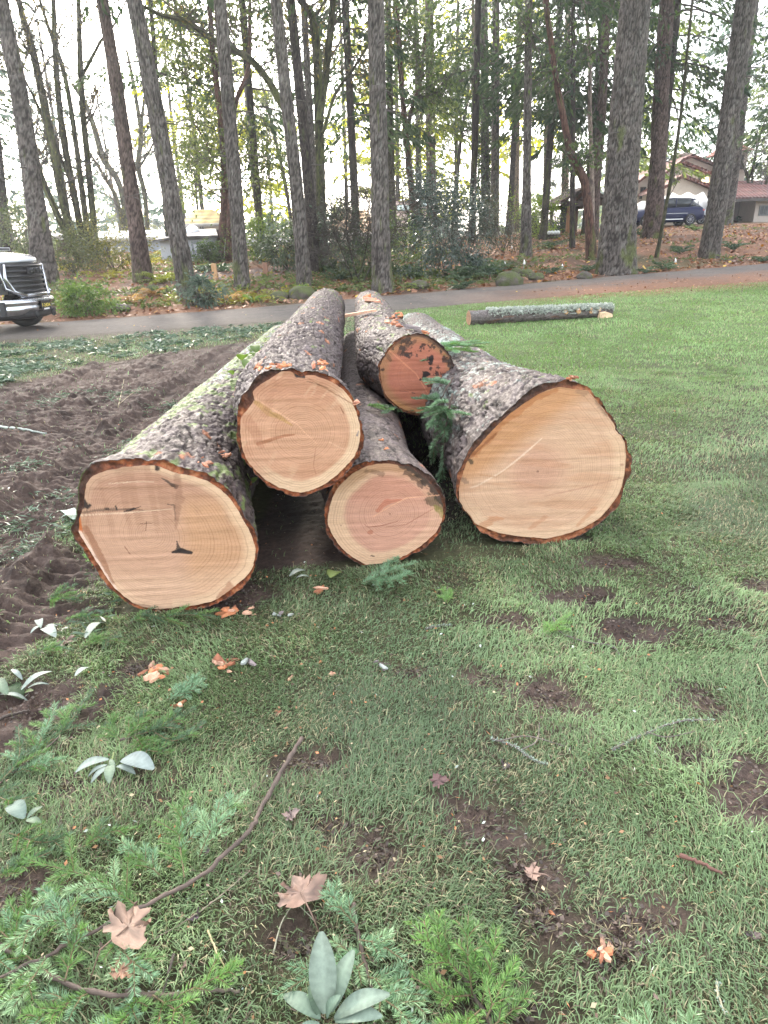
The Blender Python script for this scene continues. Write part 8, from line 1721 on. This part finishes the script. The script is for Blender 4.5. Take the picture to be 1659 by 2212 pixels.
# crumbs of soil and flattened straw over the bare patches
rg = np.random.default_rng(32); mb = MB(); Xc = np.concatenate([b.mean(0) + rg.normal(0, 1, (260, 2)) * (b.max(0) - b.min(0)) * 0.33 for b in BARE]); n = len(Xc); P = np.column_stack([Xc, gz(Xc[:, 0], Xc[:, 1]) + 0.003]); D = rg.normal(0, 1, (n, 3)); D[:, 2] = np.abs(D[:, 2]) * 0.35; D /= np.linalg.norm(D, axis=1)[:, None]; st_ = rg.random(n) < 0.35; L = np.where(st_, rg.uniform(0.02, 0.05, n), rg.uniform(0.006, 0.016, n)); c = np.where(st_[:, None], mix(np.tile(np.array((0.20, 0.155, 0.085)), (n, 1)), (0.09, 0.11, 0.05), rg.random(n)), mix(np.tile(np.array((0.045, 0.033, 0.027)), (n, 1)), (0.12, 0.085, 0.065), rg.random(n)))
V, Q, cc = sprays(P, D, L, np.where(st_, 0.002, L * 0.9), c, 0.0, rg); tag(link('soil_crumbs', np_mesh('soil_crumbs', V, [Q], cc), m_dead), kind='stuff')
# fir litter raked between the mud and the road, and over the mud's edges
rg = np.random.default_rng(33); mb = MB(); LIT = hit_poly([(-120, 748), (100, 745), (300, 722), (480, 706), (612, 698), (600, 722), (470, 742), (330, 765), (200, 785), (60, 820), (-120, 850)])
n = 30000; x = rg.uniform(-12, -1.0, n); y = rg.uniform(8.5, 15.8, n); w = poly_sd(x, y, LIT) + 0.5 * fbm(x * 1.5, y * 1.5, 0, 3, 301); k = (w > 0) & (rg.random(n) < 0.45 * sstep(-0.25, 0.35, fbm(x * 2.2, y * 2.2, 3, 3, 302)))
x2 = rg.uniform(-4.5, -0.9, 9000); y2 = rg.uniform(1.3, 8, 9000); m_, b_, t_ = masks(x2, y2); k2 = (rg.random(9000) < 0.55 * sstep(0.1, 0.5, fbm(x2 * 1.4, y2 * 1.4, 3, 3, 303) + 0.18 * (1 - m_))) & (x2 < -0.35 * y2 + 0.3) & (x2 < -1.25)
x = np.r_[x[k], x2[k2]]; y = np.r_[y[k], y2[k2]]; n = len(x); B = np.stack([x, y, gz(x, y) + 0.01], 1); per = 6; a = np.repeat(rg.uniform(0, 2 * PI, n), per) + rg.normal(0, 0.5, n * per); P = np.repeat(B, per, 0) + rg.normal(0, 0.03, (n * per, 3)) * np.array([1, 1, 0.5]); P[:, 2] = np.maximum(P[:, 2], np.repeat(B[:, 2], per))
D = np.stack([np.cos(a), np.sin(a), rg.uniform(0.0, 0.7, n * per)], 1); D /= np.linalg.norm(D, axis=1)[:, None]; near = np.repeat(y < 8, per); L = np.where(near, rg.uniform(0.03, 0.07, n * per), rg.uniform(0.06, 0.15, n * per)); c = mix(mix(np.tile(np.array((0.040, 0.070, 0.038)), (n, 1)), (0.13, 0.185, 0.12), rg.random(n)), (0.15, 0.20, 0.13), (rg.random(n) < 0.15) * 0.7)
V, Q, cc = sprays(P, D, L, L * np.where(near, 0.16, 0.22), np.repeat(c, per, 0), 0.2, rg); tag(link('fir_litter', np_mesh('fir_litter', V, [Q], cc), m_fir), kind='stuff')

# the single small log by the road
A_, B_ = hit(1012, 702), hit(1318, 683); ax = B_ - A_; Ls = np.linalg.norm(ax); ax /= Ls; r0, r1 = 0.135, 0.112
e = empty('small_log', A_, 0, 'small log with pale lichen and cut branch knots lying by the road', 'log'); s = np.linspace(0, Ls, 170); th = np.arange(44) * 2 * PI / 44; S_, T_ = np.meshgrid(s, th, indexing='ij'); sd_ = np.cross(ax, (0, 0, 1.0)); sd_ /= np.linalg.norm(sd_); u_ = np.cross(sd_, ax)
f1, f2, cid = cells(T_ / (2 * PI) * 14 + 0.5 * fbm(np.cos(T_) * 3, S_ * 4, np.sin(T_) * 3, 2, 4), S_ / 0.16, 17); fi = fbm(np.cos(T_) * 4, S_ * 7, np.sin(T_) * 4, 4, 18, 0.6); R = np.interp(S_, [0, Ls], [r0, r1]) * (1 + 0.05 * fbm(np.cos(T_), S_ * 1.2, np.sin(T_), 2, 19)) + 0.012 * fi - 0.010 * (1 - sstep(0.02, 0.2, f2 - f1)); lift_ = np.interp(S_, [0, Ls], [r0, r1])
V = ax * S_[..., None] + sd_ * (R * np.cos(T_))[..., None] + u_ * (R * np.sin(T_))[..., None] + u_ * lift_[..., None] * 0.94
c = np.empty(S_.shape + (3,)); c[:] = (0.15, 0.125, 0.115); c = mix(c, (0.07, 0.055, 0.05), 1 - sstep(0.02, 0.25, f2 - f1)); li = sstep(0.12, 0.4, fi + 0.55 * np.sin(T_) + 0.35 * sstep(0.5, 1.6, S_) - 0.45); c = mix(c, (0.38, 0.40, 0.36), li * 0.85); c = mix(c, (0.17, 0.075, 0.045), sstep(0.33, 0.45, fbm(np.cos(T_) * 2, S_ * 2.6, np.sin(T_) * 2, 3, 21)) * 0.8 * (1 - li * 0.6)); c = mix(c, (0.10, 0.085, 0.08), sstep(0.7, 0.2, S_) * 0.6)
n = 44; i = np.arange(169)[:, None] * n; j = np.arange(n)[None]; link('bark', np_mesh('bark', V.reshape(-1, 3), [np.stack([i + j, i + n + j, i + n + (j + 1) % n, i + (j + 1) % n], -1).reshape(-1, 4)], c.reshape(-1, 3)), bmat, e)
for rows, dr in ((0, -1), (169, 1)):
    ring = V[rows]; m_ = ring.mean(0); mb = MB(); W = np.vstack([ring, m_ + (ring - m_) * 0.4, m_]); q = np.arange(n); qq = (q + 1) % n
    mb.add(W, np.stack([q, qq, n + qq, n + q], 1), np.stack([n + q, n + qq, np.full(n, 2 * n)], 1), (0.30, 0.16, 0.09) if dr < 0 else (0.40, 0.22, 0.13)); mb.build('cut_face', m_chip, e)
dirc = np.array([-sd_[0], -sd_[1], 0]) if (sd_ @ (CAM - A_)) < 0 else sd_
for q, a, r in ((0.655, 0.25, 0.042), (0.745, 0.30, 0.05), (0.835, 0.62, 0.032), (0.835, 0.10, 0.036), (0.895, 0.45, 0.040)):
    R0 = r0 + (r1 - r0) * q; nrm = dirc * math.cos(a) + u_ * math.sin(a); p = ax * Ls * q + u_ * R0 * 0.94 + nrm * (R0 * 0.98); k = MB(); k.tube([p - nrm * 0.02, p + nrm * 0.018, p + nrm * 0.020], [r * 1.15, r, r * 0.98], 14, (0.58, 0.34, 0.18)); k.tube([p + nrm * 0.019, p + nrm * 0.022], [r * 0.35, r * 0.3], 8, (0.30, 0.12, 0.06)); k.build('knot', m_chip, e)
rg = np.random.default_rng(9); m2 = 2600; q = rg.uniform(0.12, 1.0, m2); a = rg.uniform(0.3, 2.6, m2); R0 = r0 + (r1 - r0) * q; nr = sd_[None] * np.cos(a)[:, None] + u_[None] * np.sin(a)[:, None]; P = ax[None] * (Ls * q)[:, None] + u_[None] * (R0 * 0.94)[:, None] + nr * R0[:, None]; D = nr + rg.normal(0, 0.5, (m2, 3)); D /= np.linalg.norm(D, axis=1)[:, None]; L = rg.uniform(0.03, 0.09, m2); V, Q, cc = sprays(P, D, L, L * 0.6, mix(np.tile(np.array((0.32, 0.35, 0.30)), (m2, 1)), (0.52, 0.54, 0.49), rg.random(m2)), 0.2, rg); l = MB(); l.add(V, Q, col=cc); l.build('lichen', m_leaf, e)['kind'] = 'stuff'
p = hit(1306, 686); mb = MB(); t = np.linspace(0, 2 * PI, 13)[:-1]; rr = 1 + 0.15 * np.cos(3 * t); V = np.concatenate([np.stack([0.17 * rr * np.cos(t), 0.06 * rr * np.sin(t), 0 * t - 0.01], 1), np.stack([0.15 * rr * np.cos(t), 0.05 * rr * np.sin(t), 0.06 + 0.05 * np.sin(t * 0.5)], 1), [[0, 0, 0.12]]]); j = np.arange(12); jj = (j + 1) % 12
mb.add(V, np.stack([j, jj, 12 + jj, 12 + j], 1), np.stack([12 + j, 12 + jj, np.full(12, 24)], 1), (0.60, 0.42, 0.26)); ob = mb.build('wood_chunk', m_chip, smooth=False); ob.location = p; ob.rotation_euler = (0, 0, 0.3); tag(ob, 'pale fresh wood chunk beside the right end of the small log', 'wood chunk')

# ------------------------------------------------------------------ low sun haze hanging in the wood
if HAZE:
    mb = MB(); mb.box((-160, -6, -8), (160, 150, 34), (1, 1, 1)); hz = mb.build('haze', None, None, False); hz['kind'] = 'stuff'
    m = bpy.data.materials.new('pale_air'); m.use_nodes = True; nt = m.node_tree; nt.nodes.clear(); out = nt.nodes.new('ShaderNodeOutputMaterial'); pv = nt.nodes.new('ShaderNodeVolumePrincipled')
    pv.inputs['Color'].default_value = (0.92, 0.95, 1.0, 1); pv.inputs['Density'].default_value = HAZE; pv.inputs['Anisotropy'].default_value = 0.5; nt.links.new(pv.outputs[0], out.inputs['Volume']); hz.data.materials.append(m)

# ------------------------------------------------------------------ camera, light, sky
cam = bpy.data.cameras.new('camera'); camo = bpy.data.objects.new('camera', cam); C.objects.link(camo)
cam.sensor_fit = 'VERTICAL'; cam.sensor_height = 36.0; cam.lens = 36.0 * F / 2212.0
cam.clip_start = 0.05; cam.clip_end = 2000
M = Matrix(((c_r[0], c_u[0], -c_f[0], 0), (c_r[1], c_u[1], -c_f[1], 0), (c_r[2], c_u[2], -c_f[2], EYE), (0, 0, 0, 1)))
camo.matrix_world = M
scene.camera = camo

SUN_AZ = math.radians(-20); SUN_EL = math.radians(28)      # ahead and to the left, low behind the firs
sd = bpy.data.lights.new('sun', 'SUN'); sd.energy = SUN_E; sd.angle = math.radians(SUN_ANGLE); sd.color = (1.0, 0.90, 0.76)
so = bpy.data.objects.new('sun', sd); C.objects.link(so)
sv = Vector((math.sin(SUN_AZ) * math.cos(SUN_EL), math.cos(SUN_AZ) * math.cos(SUN_EL), math.sin(SUN_EL)))
so.rotation_euler = sv.to_track_quat('Z', 'Y').to_euler(); so.location = sv * 60
w = bpy.data.worlds.new('World'); scene.world = w; w.use_nodes = True
nt = w.node_tree; bg = nt.nodes['Background']
sky = nt.nodes.new('ShaderNodeTexSky'); sky.sky_type = 'NISHITA'; sky.sun_disc = False
sky.sun_elevation = SUN_EL; sky.sun_rotation = SUN_AZ; sky.air_density = 1.0; sky.dust_density = 3.0; sky.ozone_density = 1.0
# thin bright overcast over the blue
hs = nt.nodes.new('ShaderNodeHueSaturation'); hs.inputs['Saturation'].default_value = SKY_SAT; nt.links.new(sky.outputs[0], hs.inputs['Color'])
# white cloud fill added to light the ground, brighter towards the zenith
tc = nt.nodes.new('ShaderNodeTexCoord'); sp = nt.nodes.new('ShaderNodeSeparateXYZ'); nt.links.new(tc.outputs['Generated'], sp.inputs[0])
cr = nt.nodes.new('ShaderNodeMapRange'); cr.inputs[1].default_value = 0.0; cr.inputs[2].default_value = 1.0; cr.inputs[3].default_value = 0.4; cr.inputs[4].default_value = 1.0; nt.links.new(sp.outputs['Z'], cr.inputs[0])
cm = nt.nodes.new('ShaderNodeMix'); cm.data_type = 'RGBA'; cm.blend_type = 'ADD'; cm.inputs[0].default_value = 1.0
cc_ = nt.nodes.new('ShaderNodeMix'); cc_.data_type = 'RGBA'; nt.links.new(cr.outputs[0], cc_.inputs[0]); cc_.inputs[6].default_value = (0, 0, 0, 1); cc_.inputs[7].default_value = (CLOUD_FILL * 0.98, CLOUD_FILL, CLOUD_FILL * 1.04, 1)
nt.links.new(hs.outputs[0], cm.inputs[6]); nt.links.new(cc_.outputs[2], cm.inputs[7]); nt.links.new(cm.outputs[2], bg.inputs[0]); bg.inputs[1].default_value = SKY_S
scene.view_settings.view_transform = 'Standard'; scene.view_settings.look = 'None'
scene.view_settings.exposure = EXPO; scene.view_settings.gamma = 1.0
scene.cycles.max_bounces = 6; scene.cycles.diffuse_bounces = 3; scene.cycles.glossy_bounces = 2; scene.cycles.transmission_bounces = 3
scene.cycles.transparent_max_bounces = 4; scene.cycles.volume_bounces = 0
scene.cycles.use_denoising = True; scene.cycles.caustics_reflective = False; scene.cycles.caustics_refractive = False
